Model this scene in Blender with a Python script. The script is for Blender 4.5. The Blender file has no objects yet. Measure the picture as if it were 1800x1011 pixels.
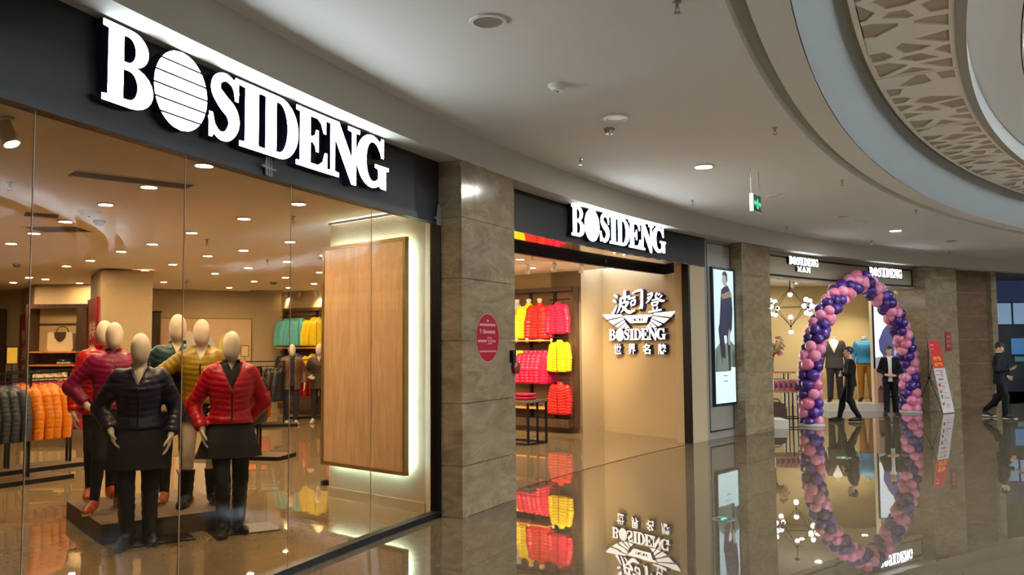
import bpy, bmesh, math, random
import numpy as np
from mathutils import Vector, Matrix

random.seed(7)
rng = np.random.default_rng(7)
SC = bpy.context.scene
COL = SC.collection
PI = math.pi

# ------------------------------------------------------------------ camera
CAM_H = 1.76
CAM_R = Matrix(((0.9999718782913366, 0.007499508416959839, 0.0),
                (0.0005040310694959557, -0.06720665772455804, -0.9977389493801346),
                (-0.0074825516488049885, 0.9977108912560783, -0.06720854774375738)))
cam_data = bpy.data.cameras.new('camera')
cam_data.sensor_width = 36.0
cam_data.lens = 30.0
cam_data.clip_start = 0.05
cam_data.clip_end = 400
cam = bpy.data.objects.new('camera', cam_data)
cam.matrix_world = Matrix.Translation((0, 0, CAM_H)) @ CAM_R.to_4x4()
COL.objects.link(cam)
SC.camera = cam

# ------------------------------------------------------------------ view and world
SC.view_settings.view_transform = 'Standard'
SC.view_settings.look = 'None'
SC.view_settings.gamma = 1
SC.view_settings.use_curve_mapping = False
SC.view_settings.exposure = 1.6
WARM = (1.0, 0.78, 0.51)          # the shop downlights
COOL = (0.78, 0.90, 1.0)          # sign letters, added cove strips
LAMP_SHOP = 360.0                  # emission of a shop downlight lens
LAMP_MALL = 190.0                  # emission of a lit mall downlight lens
LETTER_E = 4.5
COVE_E = 60.0
world = bpy.data.worlds.new('world')
SC.world = world
world.use_nodes = True
wb = world.node_tree.nodes['Background']
wb.inputs[0].default_value = (0.90, 0.93, 1.0, 1)
wb.inputs[1].default_value = 2.1
try:
    SC.cycles.max_bounces = 10
    SC.cycles.transparent_max_bounces = 16
    SC.cycles.sample_clamp_indirect = 6.0
    SC.cycles.use_denoising = True
except Exception:
    pass


def sun_area(name, loc, target, size, power, colour, size_y=None):
    l = bpy.data.lights.new(name, 'AREA')
    l.shape = 'RECTANGLE'
    l.size = size
    l.size_y = size_y or size
    l.energy = power
    l.color = colour
    o = bpy.data.objects.new(name, l)
    o.location = loc
    o.rotation_euler = (Vector(target) - Vector(loc)).to_track_quat('-Z', 'Y').to_euler()
    COL.objects.link(o)
    return o


# ------------------------------------------------------------------ plan: everything is a ring about CX, CY
CX, CY, RW = 29.78, -5.99, 34.026


def pol(s, d, z=0.0):
    """s metres along the shop fronts, d metres outwards from them (into the shops)"""
    a = s / RW
    r = RW + d
    return Vector((CX - r * math.cos(a), CY + r * math.sin(a), z))


def out_dir(s):
    a = s / RW
    return Vector((-math.cos(a), math.sin(a), 0))


def tan_dir(s):
    a = s / RW
    return Vector((math.sin(a), math.cos(a), 0))


def ray(px, py):
    return (CAM_R @ Vector((px - 900.0, 505.5 - py, -1500.0))).normalized()


def at(px, py, z=0.0):
    """the point of the level plane z that the photograph shows at px, py"""
    d = ray(px, py)
    return d * ((z - CAM_H) / d.z) + Vector((0, 0, CAM_H))


def s_of(p):
    return math.atan2(p[1] - CY, CX - p[0]) * RW


def d_of(p):
    return math.hypot(p[0] - CX, p[1] - CY) - RW


# ------------------------------------------------------------------ materials
def lin(c):
    return tuple(((x / 255) / 12.92 if x / 255 <= 0.04045 else ((x / 255 + 0.055) / 1.055) ** 2.4) for x in c)


MATS = {}


def mat(name, rgb, rough=0.5, metal=0.0, spec=0.5, noise=None, bump=None, sheen=0.0, coat=0.0):
    """rgb in 0..255. noise = (scale, amount, rgb2); bump = (scale, strength)"""
    if name in MATS:
        return MATS[name]
    m = bpy.data.materials.new(name)
    m.use_nodes = True
    nt = m.node_tree
    b = nt.nodes['Principled BSDF']
    c = lin(rgb)
    b.inputs['Base Color'].default_value = (*c, 1)
    b.inputs['Roughness'].default_value = rough
    b.inputs['Metallic'].default_value = metal
    b.inputs['Specular IOR Level'].default_value = spec
    if sheen:
        b.inputs['Sheen Weight'].default_value = sheen
    if coat:
        b.inputs['Coat Weight'].default_value = coat
        b.inputs['Coat Roughness'].default_value = 0.05
    if noise or bump:
        tc = nt.nodes.new('ShaderNodeTexCoord')
    if noise:
        n = nt.nodes.new('ShaderNodeTexNoise')
        n.inputs['Scale'].default_value = noise[0]
        n.inputs['Detail'].default_value = 6
        nt.links.new(tc.outputs['Object'], n.inputs['Vector'])
        r = nt.nodes.new('ShaderNodeValToRGB')
        r.color_ramp.elements[0].position = 0.5 - noise[1] / 2
        r.color_ramp.elements[1].position = 0.5 + noise[1] / 2
        r.color_ramp.elements[0].color = (*c, 1)
        r.color_ramp.elements[1].color = (*lin(noise[2]), 1)
        nt.links.new(n.outputs['Fac'], r.inputs['Fac'])
        nt.links.new(r.outputs['Color'], b.inputs['Base Color'])
    if bump:
        n2 = nt.nodes.new('ShaderNodeTexNoise')
        n2.inputs['Scale'].default_value = bump[0]
        n2.inputs['Detail'].default_value = 3
        nt.links.new(tc.outputs['Object'], n2.inputs['Vector'])
        bp = nt.nodes.new('ShaderNodeBump')
        bp.inputs['Strength'].default_value = bump[1]
        bp.inputs['Distance'].default_value = 0.02
        nt.links.new(n2.outputs['Fac'], bp.inputs['Height'])
        nt.links.new(bp.outputs['Normal'], b.inputs['Normal'])
    MATS[name] = m
    return m


def glow(name, rgb, strength, base=None):
    if name in MATS:
        return MATS[name]
    m = bpy.data.materials.new(name)
    m.use_nodes = True
    b = m.node_tree.nodes['Principled BSDF']
    c = rgb if max(rgb) <= 1.0 else lin(rgb)
    b.inputs['Base Color'].default_value = (*(base or (0.02, 0.02, 0.02)), 1)
    b.inputs['Emission Color'].default_value = (*c, 1)
    b.inputs['Emission Strength'].default_value = strength
    b.inputs['Roughness'].default_value = 0.4
    MATS[name] = m
    return m


def glass_mat(name, tint, refl=1.0):
    m = bpy.data.materials.new(name)
    m.use_nodes = True
    nt = m.node_tree
    nt.nodes.remove(nt.nodes['Principled BSDF'])
    out = nt.nodes['Material Output']
    tr = nt.nodes.new('ShaderNodeBsdfTransparent')
    tr.inputs[0].default_value = (*tint, 1)
    gl = nt.nodes.new('ShaderNodeBsdfGlossy')
    gl.inputs['Roughness'].default_value = 0.01
    gl.inputs['Color'].default_value = (refl, refl, refl, 1)
    fr = nt.nodes.new('ShaderNodeFresnel')
    # the same reflectance on either face of a thin pane
    ge = nt.nodes.new('ShaderNodeNewGeometry')
    mr = nt.nodes.new('ShaderNodeMapRange')
    mr.inputs['To Min'].default_value = 1.45
    mr.inputs['To Max'].default_value = 1 / 1.45
    nt.links.new(ge.outputs['Backfacing'], mr.inputs['Value'])
    nt.links.new(mr.outputs['Result'], fr.inputs['IOR'])
    mx = nt.nodes.new('ShaderNodeMixShader')
    nt.links.new(fr.outputs[0], mx.inputs[0])
    nt.links.new(tr.outputs[0], mx.inputs[1])
    nt.links.new(gl.outputs[0], mx.inputs[2])
    nt.links.new(mx.outputs[0], out.inputs[0])
    MATS[name] = m
    return m


def stone_mat(name, c1, c2, c3, scale=1.0, rough=0.12, vein=True):
    """polished stone: drifting tone with thin slanting veins"""
    m = bpy.data.materials.new(name)
    m.use_nodes = True
    nt = m.node_tree
    b = nt.nodes['Principled BSDF']
    b.inputs['Roughness'].default_value = rough
    b.inputs['Specular IOR Level'].default_value = 0.4
    tc = nt.nodes.new('ShaderNodeTexCoord')
    mp = nt.nodes.new('ShaderNodeMapping')
    mp.inputs['Rotation'].default_value = (0.5, 0.45, 0.3)
    mp.inputs['Scale'].default_value = (scale, scale, scale * 2.6)
    nt.links.new(tc.outputs['Object'], mp.inputs['Vector'])
    n1 = nt.nodes.new('ShaderNodeTexNoise')
    n1.inputs['Scale'].default_value = 1.7
    n1.inputs['Detail'].default_value = 9
    n1.inputs['Roughness'].default_value = 0.62
    n1.inputs['Distortion'].default_value = 1.4
    nt.links.new(mp.outputs[0], n1.inputs['Vector'])
    r = nt.nodes.new('ShaderNodeValToRGB')
    r.color_ramp.elements[0].position = 0.32
    r.color_ramp.elements[0].color = (*lin(c1), 1)
    r.color_ramp.elements[1].position = 0.68
    r.color_ramp.elements[1].color = (*lin(c2), 1)
    nt.links.new(n1.outputs['Fac'], r.inputs['Fac'])
    w = nt.nodes.new('ShaderNodeTexNoise')
    w.inputs['Scale'].default_value = 1.1
    w.inputs['Detail'].default_value = 5
    w.inputs['Distortion'].default_value = 2.2
    nt.links.new(mp.outputs[0], w.inputs['Vector'])
    r2 = nt.nodes.new('ShaderNodeValToRGB')
    e = r2.color_ramp.elements
    e[0].position = 0.485
    e[0].color = (0, 0, 0, 1)
    e[1].position = 0.5
    e[1].color = (0.3, 0.3, 0.3, 1)
    x = e.new(0.52)
    x.color = (0, 0, 0, 1)
    nt.links.new(w.outputs['Fac'], r2.inputs['Fac'])
    mx = nt.nodes.new('ShaderNodeMix')
    mx.data_type = 'RGBA'
    nt.links.new(r2.outputs['Color'], mx.inputs['Factor'])
    nt.links.new(r.outputs['Color'], mx.inputs['A'])
    mx.inputs['B'].default_value = (*lin(c3), 1)
    nt.links.new(mx.outputs['Result'], b.inputs['Base Color'])
    MATS[name] = m
    return m


def floor_mat(name, c1, c2, c3, rough, spec=0.5, bump=0.03):
    """polished terrazzo-like stone with dark flecks and a faint waviness"""
    m = bpy.data.materials.new(name)
    m.use_nodes = True
    nt = m.node_tree
    b = nt.nodes['Principled BSDF']
    b.inputs['Roughness'].default_value = rough
    b.inputs['Specular IOR Level'].default_value = spec
    tc = nt.nodes.new('ShaderNodeTexCoord')
    n1 = nt.nodes.new('ShaderNodeTexNoise')
    n1.inputs['Scale'].default_value = 9
    n1.inputs['Detail'].default_value = 8
    n1.inputs['Roughness'].default_value = 0.7
    nt.links.new(tc.outputs['Object'], n1.inputs['Vector'])
    r = nt.nodes.new('ShaderNodeValToRGB')
    r.color_ramp.elements[0].position = 0.35
    r.color_ramp.elements[0].color = (*lin(c1), 1)
    r.color_ramp.elements[1].position = 0.65
    r.color_ramp.elements[1].color = (*lin(c2), 1)
    nt.links.new(n1.outputs['Fac'], r.inputs['Fac'])
    n2 = nt.nodes.new('ShaderNodeTexNoise')
    n2.inputs['Scale'].default_value = 38
    n2.inputs['Detail'].default_value = 2
    nt.links.new(tc.outputs['Object'], n2.inputs['Vector'])
    r2 = nt.nodes.new('ShaderNodeValToRGB')
    r2.color_ramp.elements[0].position = 0.585
    r2.color_ramp.elements[0].color = (0, 0, 0, 1)
    r2.color_ramp.elements[1].position = 0.66
    r2.color_ramp.elements[1].color = (1, 1, 1, 1)
    nt.links.new(n2.outputs['Fac'], r2.inputs['Fac'])
    mx = nt.nodes.new('ShaderNodeMix')
    mx.data_type = 'RGBA'
    nt.links.new(r2.outputs['Color'], mx.inputs['Factor'])
    nt.links.new(r.outputs['Color'], mx.inputs['A'])
    mx.inputs['B'].default_value = (*lin(c3), 1)
    nt.links.new(mx.outputs['Result'], b.inputs['Base Color'])
    n3 = nt.nodes.new('ShaderNodeTexNoise')
    n3.inputs['Scale'].default_value = 1.6
    n3.inputs['Detail'].default_value = 2
    nt.links.new(tc.outputs['Object'], n3.inputs['Vector'])
    bp = nt.nodes.new('ShaderNodeBump')
    bp.inputs['Strength'].default_value = bump
    bp.inputs['Distance'].default_value = 0.05
    nt.links.new(n3.outputs['Fac'], bp.inputs['Height'])
    nt.links.new(bp.outputs['Normal'], b.inputs['Normal'])
    MATS[name] = m
    return m


def wood_mat(name, c1, c2, rough=0.4, scale=(6, 6, 0.7)):
    m = bpy.data.materials.new(name)
    m.use_nodes = True
    nt = m.node_tree
    b = nt.nodes['Principled BSDF']
    b.inputs['Roughness'].default_value = rough
    tc = nt.nodes.new('ShaderNodeTexCoord')
    mp = nt.nodes.new('ShaderNodeMapping')
    mp.inputs['Scale'].default_value = scale
    nt.links.new(tc.outputs['Object'], mp.inputs['Vector'])
    n = nt.nodes.new('ShaderNodeTexNoise')
    n.inputs['Scale'].default_value = 3
    n.inputs['Detail'].default_value = 7
    n.inputs['Distortion'].default_value = 0.8
    nt.links.new(mp.outputs[0], n.inputs['Vector'])
    r = nt.nodes.new('ShaderNodeValToRGB')
    r.color_ramp.elements[0].position = 0.3
    r.color_ramp.elements[0].color = (*lin(c1), 1)
    r.color_ramp.elements[1].position = 0.7
    r.color_ramp.elements[1].color = (*lin(c2), 1)
    nt.links.new(n.outputs['Fac'], r.inputs['Fac'])
    nt.links.new(r.outputs['Color'], b.inputs['Base Color'])
    MATS[name] = m
    return m


M_CEIL = mat('ceiling_paint', (208, 206, 200), 0.85)
M_BULK = mat('bulkhead_paint', (176, 172, 160), 0.7)
M_GROOVE = mat('groove_paint', (170, 170, 152), 0.8)
M_ATRIUM = mat('atrium_paint', (222, 224, 226), 0.85)
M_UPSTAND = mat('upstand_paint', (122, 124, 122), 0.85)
M_LATTICE = mat('lattice_plaster', (236, 230, 222), 0.8, noise=(30, 0.6, (228, 222, 214)))
M_LATTICE_BACK = mat('lattice_backing', (176, 160, 142), 0.85)
M_FASCIA = mat('fascia_metal', (27, 21, 19), 0.55, 0.0, 0.3)
M_FASCIA3 = mat('fascia_greige', (146, 136, 116), 0.5, 0.1)
M_BLACK = mat('black_metal', (20, 18, 18), 0.4, 0.5)
M_MIRROR = mat('polished_band', (206, 190, 178), 0.05, 1.0)
M_WALL = mat('beige_wallpaper', (180, 160, 124), 0.7, noise=(60, 0.8, (172, 152, 117)))
M_WALL3 = mat('beige_paint', (178, 160, 116), 0.7)
M_SHOPCEIL = mat('shop_ceiling_paint', (242, 230, 214), 0.85)
M_PANEL = mat('grey_panel', (128, 124, 112), 0.5)
M_PILLAR = stone_mat('grey_brown_marble', (112, 97, 73), (146, 129, 100), (176, 158, 124), 1.0, 0.12)
M_PILLAR2 = stone_mat('dark_brown_marble', (84, 64, 46), (108, 86, 64), (126, 104, 80), 0.8, 0.2)
M_FLOOR = floor_mat('mall_floor_stone', (94, 84, 64), (122, 110, 88), (52, 40, 28), 0.014, 0.9, 0.010)
M_SFLOOR = floor_mat('shop_floor_tile', (132, 114, 86), (144, 126, 96), (127, 109, 82), 0.015, 0.6, 0.007)
M_GLASS = glass_mat('shop_glass', (0.74, 0.70, 0.63), 0.30)
M_CLEAR = glass_mat('clear_glass', (0.85, 0.9, 0.88))
M_SEAM = mat('silicone_seam', (140, 112, 84), 0.4)
M_TRIM_W = mat('white_trim', (214, 210, 200), 0.45)
M_LENS_SHOP = glow('shop_lamp_lens', WARM, LAMP_SHOP)
M_LENS_ENT = glow('entrance_lamp_lens', WARM, 95.0)
M_LENS_MALL = glow('mall_lamp_lens', (1.0, 0.95, 0.87), LAMP_MALL)
M_LENS_DIM = glow('dim_lamp_lens', (1.0, 0.95, 0.87), 45.0)
M_LENS_OFF = mat('unlit_lens', (132, 124, 116), 0.3)
M_LETTER = glow('letter_face', (0.80, 0.91, 1.0), LETTER_E, (0.8, 0.8, 0.8))
M_LETTER_SIDE = mat('letter_side', (34, 38, 66), 0.4, 0.3)
M_PLASTER = mat('mannequin_white', (222, 208, 190), 0.55)
M_STEEL = mat('brushed_steel', (150, 150, 148), 0.3, 0.9)
M_WOODLIGHT = wood_mat('honey_wood', (196, 130, 64), (222, 158, 88), 0.4)
M_WOODDARK = wood_mat('dark_walnut', (62, 44, 32), (88, 64, 46), 0.4)
M_WOODGREY = wood_mat('weathered_oak', (84, 64, 44), (112, 88, 62), 0.7, (1.5, 6, 6))
M_BOARD = wood_mat('warm_veneer', (184, 150, 114), (208, 176, 140), 0.35)
M_GOLD = mat('champagne_trim', (150, 128, 80), 0.35, 0.6)
M_COVE = glow('cool_strip', COOL, COVE_E)
M_SKIN = mat('skin', (196, 150, 120), 0.5)
M_HAIR = mat('black_hair', (18, 15, 14), 0.4)
M_SUIT = mat('black_suit', (10, 9, 10), 0.75, 0, 0.2)
M_SHIRT = mat('white_shirt', (220, 218, 214), 0.7)
M_SHOE = mat('black_leather', (16, 15, 15), 0.3)
M_BLACKCLOTH = mat('black_cloth', (24, 25, 30), 0.85)


def cloth(name, rgb):
    return mat('nylon_' + name, rgb, 0.38, 0.0, 0.45, noise=(14, 0.7, tuple(max(0, int(x * 0.86)) for x in rgb)), bump=(26, 0.12))


# ------------------------------------------------------------------ object helpers
def tag(o, label=None, cat=None, group=None, kind=None):
    if label:
        o['label'] = label
    if cat:
        o['category'] = cat
    if group:
        o['group'] = group
    if kind:
        o['kind'] = kind
    return o


def thing(name, label, cat, loc=(0, 0, 0), rotz=0.0, group=None):
    o = bpy.data.objects.new(name, None)
    o.empty_display_size = 0.1
    o.location = loc
    o.rotation_euler = (0, 0, rotz)
    COL.objects.link(o)
    return tag(o, label, cat, group)


def wmat(o):
    m = o.matrix_basis.copy()
    while o.parent:
        o = o.parent
        m = o.matrix_basis @ m
    return m


def new_obj(name, mesh, parent=None, mats=None):
    o = bpy.data.objects.new(name, mesh)
    COL.objects.link(o)
    if parent is not None:
        o.parent = parent
    if mats:
        for i, m in enumerate(mats):
            if i < len(o.material_slots):
                o.material_slots[i].link = 'OBJECT'
                o.material_slots[i].material = m
    return o


class MB:
    """collects simple solids and links them as one mesh object"""

    def __init__(self):
        self.v = []
        self.f = []
        self.mi = []
        self.cur = 0

    def add(self, vs, fs):
        k = len(self.v)
        self.v.extend([tuple(x) for x in vs])
        for f in fs:
            self.f.append(tuple(i + k for i in f))
            self.mi.append(self.cur)
        return self

    def hexa(self, p):
        """eight corners: bottom four counter-clockwise, then top four"""
        return self.add(p, [(3, 2, 1, 0), (4, 5, 6, 7), (0, 1, 5, 4), (1, 2, 6, 5), (2, 3, 7, 6), (3, 0, 4, 7)])

    def box(self, c, size, rz=0.0):
        x, y, z = (k / 2 for k in size)
        co, si = math.cos(rz), math.sin(rz)
        p = []
        for dz in (-z, z):
            for dx, dy in ((-x, -y), (x, -y), (x, y), (-x, y)):
                p.append((c[0] + dx * co - dy * si, c[1] + dx * si + dy * co, c[2] + dz))
        return self.hexa(p)

    def obox(self, o, u, v, w):
        """corner and three edge vectors"""
        o, u, v, w = Vector(o), Vector(u), Vector(v), Vector(w)
        p = [o, o + u, o + u + v, o + v, o + w, o + u + w, o + u + v + w, o + v + w]
        if u.cross(v).dot(w) < 0:
            p = [o, o + v, o + u + v, o + u, o + w, o + v + w, o + u + v + w, o + u + w]
        return self.hexa(p)

    def prism(self, pts, ext):
        """planar polygon pts (3-D) pushed along ext"""
        n = len(pts)
        pts = [Vector(p) for p in pts]
        ext = Vector(ext)
        nrm = Vector((0, 0, 0))
        for i in range(n):
            a, b = pts[i], pts[(i + 1) % n]
            nrm += a.cross(b)
        if nrm.dot(ext) > 0:
            pts = pts[::-1]
        vs = pts + [p + ext for p in pts]
        fs = [tuple(range(n)), tuple(range(2 * n - 1, n - 1, -1))]
        fs += [(i, i + n, (i + 1) % n + n, (i + 1) % n) for i in range(n)]
        return self.add(vs, fs)

    def tube(self, pts, r, n=8, closed=False, caps=True):
        pts = [Vector(p) for p in pts]
        rs = r if isinstance(r, (list, tuple)) else [r] * len(pts)
        k = len(pts)
        vs = []
        prev = None
        for i, p in enumerate(pts):
            if closed:
                t = pts[(i + 1) % k] - pts[i - 1]
            else:
                t = pts[min(i + 1, k - 1)] - pts[max(i - 1, 0)]
            t.normalize()
            if prev is None:
                a = Vector((0, 0, 1)) if abs(t.z) < 0.9 else Vector((1, 0, 0))
                prev = (a - t * a.dot(t)).normalized()
            else:
                prev = prev - t * prev.dot(t)
                if prev.length < 1e-6:
                    prev = Vector((1, 0, 0)) - t * t.x
                prev.normalize()
            b = t.cross(prev)
            for j in range(n):
                an = 2 * PI * j / n
                vs.append(p + (prev * math.cos(an) + b * math.sin(an)) * rs[i])
        fs = []
        for i in range(k if closed else k - 1):
            i2 = (i + 1) % k
            for j in range(n):
                j2 = (j + 1) % n
                fs.append((i * n + j, i * n + j2, i2 * n + j2, i2 * n + j))
        if caps and not closed:
            fs.append(tuple(range(n - 1, -1, -1)))
            fs.append(tuple((k - 1) * n + j for j in range(n)))
        return self.add(vs, fs)

    def lathe(self, prof, c=(0, 0, 0), n=20, sx=1.0, sy=1.0, rz=0.0):
        """profile of (radius, z) turned about a vertical axis at c"""
        vs, fs = [], []
        k = len(prof)
        co, si = math.cos(rz), math.sin(rz)
        for (r, z) in prof:
            for j in range(n):
                a = 2 * PI * j / n
                x, y = r * math.cos(a) * sx, r * math.sin(a) * sy
                vs.append((c[0] + x * co - y * si, c[1] + x * si + y * co, c[2] + z))
        for i in range(k - 1):
            for j in range(n):
                j2 = (j + 1) % n
                fs.append((i * n + j, i * n + j2, (i + 1) * n + j2, (i + 1) * n + j))
        fs.append(tuple(range(n - 1, -1, -1)))
        fs.append(tuple((k - 1) * n + j for j in range(n)))
        return self.add(vs, fs)

    def ball(self, c, r, n=12, m=8, sz=1.0):
        prof = []
        for i in range(m + 1):
            a = -PI / 2 + PI * i / m
            prof.append((max(r * math.cos(a), r * 0.02), r * math.sin(a) * sz))
        return self.lathe(prof, c, n)

    def arc(self, s0, s1, d0, d1, z0, z1, ds=0.4):
        """a curved bar that follows the shop fronts"""
        n = max(1, int(math.ceil(abs(s1 - s0) / ds)))
        vs = []
        for i in range(n + 1):
            s = s0 + (s1 - s0) * i / n
            vs += [pol(s, d0, z0), pol(s, d1, z0), pol(s, d1, z1), pol(s, d0, z1)]
        fs = []
        for i in range(n):
            a, b = i * 4, i * 4 + 4
            for j in range(4):
                j2 = (j + 1) % 4
                fs.append((a + j, a + j2, b + j2, b + j))
        fs.append((3, 2, 1, 0))
        fs.append((n * 4, n * 4 + 1, n * 4 + 2, n * 4 + 3))
        return self.add(vs, fs)

    def ring(self, prof, s0, s1, ds=0.4):
        """closed profile of (d, z) swept along the shop fronts"""
        n = max(1, int(math.ceil((s1 - s0) / ds)))
        k = len(prof)
        vs = [pol(s0 + (s1 - s0) * i / n, d, z) for i in range(n + 1) for d, z in prof]
        fs = [(i * k + j, i * k + (j + 1) % k, (i + 1) * k + (j + 1) % k, (i + 1) * k + j) for i in range(n) for j in range(k)]
        fs += [tuple(range(k - 1, -1, -1)), tuple(n * k + j for j in range(k))]
        return self.add(vs, fs)

    def build(self, name, mats, parent=None, smooth=False, world=True, auto=None):
        me = bpy.data.meshes.new(name)
        v = self.v
        if parent is not None and world:
            inv = wmat(parent).inverted()
            v = [tuple(inv @ Vector(p)) for p in v]
        me.from_pydata(v, [], self.f)
        if not isinstance(mats, (list, tuple)):
            mats = [mats]
        for m in mats:
            me.materials.append(m)
        me.polygons.foreach_set('material_index', self.mi)
        bm = bmesh.new()
        bm.from_mesh(me)
        bmesh.ops.recalc_face_normals(bm, faces=bm.faces)
        bm.to_mesh(me)
        bm.free()
        if smooth:
            me.polygons.foreach_set('use_smooth', [True] * len(me.polygons))
            if auto:
                me.set_sharp_from_angle(angle=math.radians(auto))
        me.update()
        o = bpy.data.objects.new(name, me)
        COL.objects.link(o)
        if parent is not None:
            o.parent = parent
        return o


def struct(o):
    o['kind'] = 'structure'
    return o


# ------------------------------------------------------------------ implicit surfaces (bodies and clothes)
def sd_cone(P, a, b, ra, rb):
    a, b = np.asarray(a, float), np.asarray(b, float)
    pa, ba = P - a, b - a
    h = np.clip(pa @ ba / max(ba @ ba, 1e-9), 0, 1)
    d = np.linalg.norm(pa - h[:, None] * ba, axis=1) - (ra + (rb - ra) * h)
    return d, h


def cone(P, a, b, ra, rb):
    return sd_cone(P, a, b, ra, rb)[0]


def ell(P, c, r):
    r = np.asarray(r, float)
    q = (P - np.asarray(c, float)) / r
    k0 = np.linalg.norm(q, axis=1)
    k1 = np.linalg.norm(q / r, axis=1)
    return k0 * (k0 - 1) / np.maximum(k1, 1e-6)


def smin(a, b, k):
    h = np.clip(0.5 + 0.5 * (b - a) / k, 0, 1)
    return b * (1 - h) + a * h - k * h * (1 - h)


def prof_tube(P, zs, rx, ry, y0=None, x0=None, amp=None):
    """upright tube of elliptical section given by height; open-ended solid, cut flat"""
    z = P[:, 2]
    a = np.interp(z, zs, rx)
    b = np.interp(z, zs, ry)
    yc = np.interp(z, zs, y0) if y0 is not None else 0.0
    xc = np.interp(z, zs, x0) if x0 is not None else 0.0
    if amp is not None:
        a = a + amp
        b = b + amp
    q = np.sqrt(((P[:, 0] - xc) / a) ** 2 + ((P[:, 1] - yc) / b) ** 2)
    d = (q - 1) * np.minimum(a, b)
    return np.maximum(d, np.maximum(zs[0] - z, z - zs[-1]))


def surface_nets(fn, lo, hi, c):
    lo, hi = np.asarray(lo, float), np.asarray(hi, float)
    n = np.ceil((hi - lo) / c).astype(int) + 1
    ax = [lo[i] + c * np.arange(n[i]) for i in range(3)]
    P = np.stack(np.meshgrid(*ax, indexing='ij'), -1).reshape(-1, 3)
    v = fn(P).reshape(n)
    s = v < 0
    cs = np.zeros(n - 1, int)
    for i in (0, 1):
        for j in (0, 1):
            for k in (0, 1):
                cs += s[i:n[0] - 1 + i, j:n[1] - 1 + j, k:n[2] - 1 + k]
    mixed = (cs > 0) & (cs < 8)
    idx = -np.ones(n - 1, int)
    idx[mixed] = np.arange(mixed.sum())
    acc = np.zeros((*(n - 1), 3))
    cnt = np.zeros(n - 1)
    quads = []
    for A in range(3):
        U, W = (A + 1) % 3, (A + 2) % 3
        sl0 = [slice(None)] * 3
        sl1 = [slice(None)] * 3
        sl0[A] = slice(0, -1)
        sl1[A] = slice(1, None)
        v0, v1 = v[tuple(sl0)], v[tuple(sl1)]
        cr = (v0 < 0) != (v1 < 0)
        with np.errstate(divide='ignore', invalid='ignore'):
            t = np.where(cr, v0 / (v0 - v1), 0)
        gi = np.indices(cr.shape).astype(float)
        pos = np.stack([gi[0], gi[1], gi[2]], -1)
        pos[..., A] += t
        for a in (0, 1):
            for b in (0, 1):
                sl = [slice(None)] * 3
                sl[U] = slice(a, n[U] - 1 + a)
                sl[W] = slice(b, n[W] - 1 + b)
                cc = cr[tuple(sl)]
                acc += np.where(cc[..., None], pos[tuple(sl)], 0)
                cnt += cc
        sl = [slice(None)] * 3
        sl[U] = slice(1, n[U] - 1)
        sl[W] = slice(1, n[W] - 1)
        ii = np.argwhere(cr[tuple(sl)])
        ii[:, U] += 1
        ii[:, W] += 1
        inside = v0[tuple(ii.T)] < 0
        q = []
        for (a, b) in ((-1, -1), (0, -1), (0, 0), (-1, 0)):
            jj = ii.copy()
            jj[:, U] += a
            jj[:, W] += b
            q.append(idx[tuple(jj.T)])
        q = np.stack(q, 1)
        q[~inside] = q[~inside][:, ::-1]
        quads.append(q)
    verts = acc[mixed] / np.maximum(cnt[mixed], 1)[:, None] * c + lo
    return verts, np.concatenate(quads)


def mesh_np(name, parts, smooth=True):
    """parts: list of (verts, quads) joined into one mesh datablock"""
    vs, fs, k = [], [], 0
    for v, q in parts:
        vs.append(v)
        fs.append(q + k)
        k += len(v)
    vs = np.concatenate(vs)
    fs = np.concatenate(fs)
    me = bpy.data.meshes.new(name)
    me.vertices.add(len(vs))
    me.vertices.foreach_set('co', vs.astype(np.float32).ravel())
    me.loops.add(len(fs) * 4)
    me.loops.foreach_set('vertex_index', fs.astype(np.int32).ravel())
    me.polygons.add(len(fs))
    me.polygons.foreach_set('loop_start', np.arange(0, len(fs) * 4, 4, dtype=np.int32))
    me.polygons.foreach_set('use_smooth', np.ones(len(fs), bool))
    me.materials.append(None)
    me.update(calc_edges=True)
    me.validate()
    return me


def part_np(name, meshes, material, parent):
    me = mesh_np(name, meshes) if isinstance(meshes, list) else meshes
    return new_obj(name, me, parent, [material])
# ------------------------------------------------------------------ the mall shell
S0, S1 = -10.0, 58.0            # how far the ring is built
Z_SOFF, Z_CEIL = 3.70, 4.04     # underside of the bulkhead, mall ceiling
Z_SHOP = 3.24
GL0, GL1 = 2.5, 15.47           # the show window
EN0, EN1 = 16.69, 22.86         # the shop entrance
D_BACK = 16.0


def ring_sector(name, s0, s1, d0, d1, z, m, ds=0.5, thick=0.1):
    mb = MB().arc(s0, s1, d0, d1, z - thick, z, ds)
    return struct(mb.build(name, m))


ring_sector('floor', S0, S1, -20.0, 0.0, 0.0, M_FLOOR)
struct(MB().prism([pol(s, 0.0, 0) for s in np.arange(S0, S1 + .1, 0.5)] + [(30, 40, 0), (-22, 40, 0), (-22, -8, 0)], (0, 0, -0.1)).build('shop_floor', M_SFLOOR))

# thin joints: the threshold line and two tile joints behind it
fj = MB().arc(EN0 - 0.05, 22.85, -0.012, 0.012, -0.01, 0.003)
threshold = struct(fj.build('threshold_trim', M_BLACK))
for k, (a, b) in enumerate((((1120, 806), (1100, 779)), ((1030, 833), (1022, 800)), ((1240, 786), (1300, 773)))):
    p, q = at(*a), at(*b)
    t = (q - p).normalized() * 0.006
    nrm = Vector((-t.y, t.x, 0))
    struct(MB().prism([p - nrm, q - nrm, q + nrm, p + nrm], (0, 0, 0.002)).build('floor_joint_trim', M_SEAM))

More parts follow.
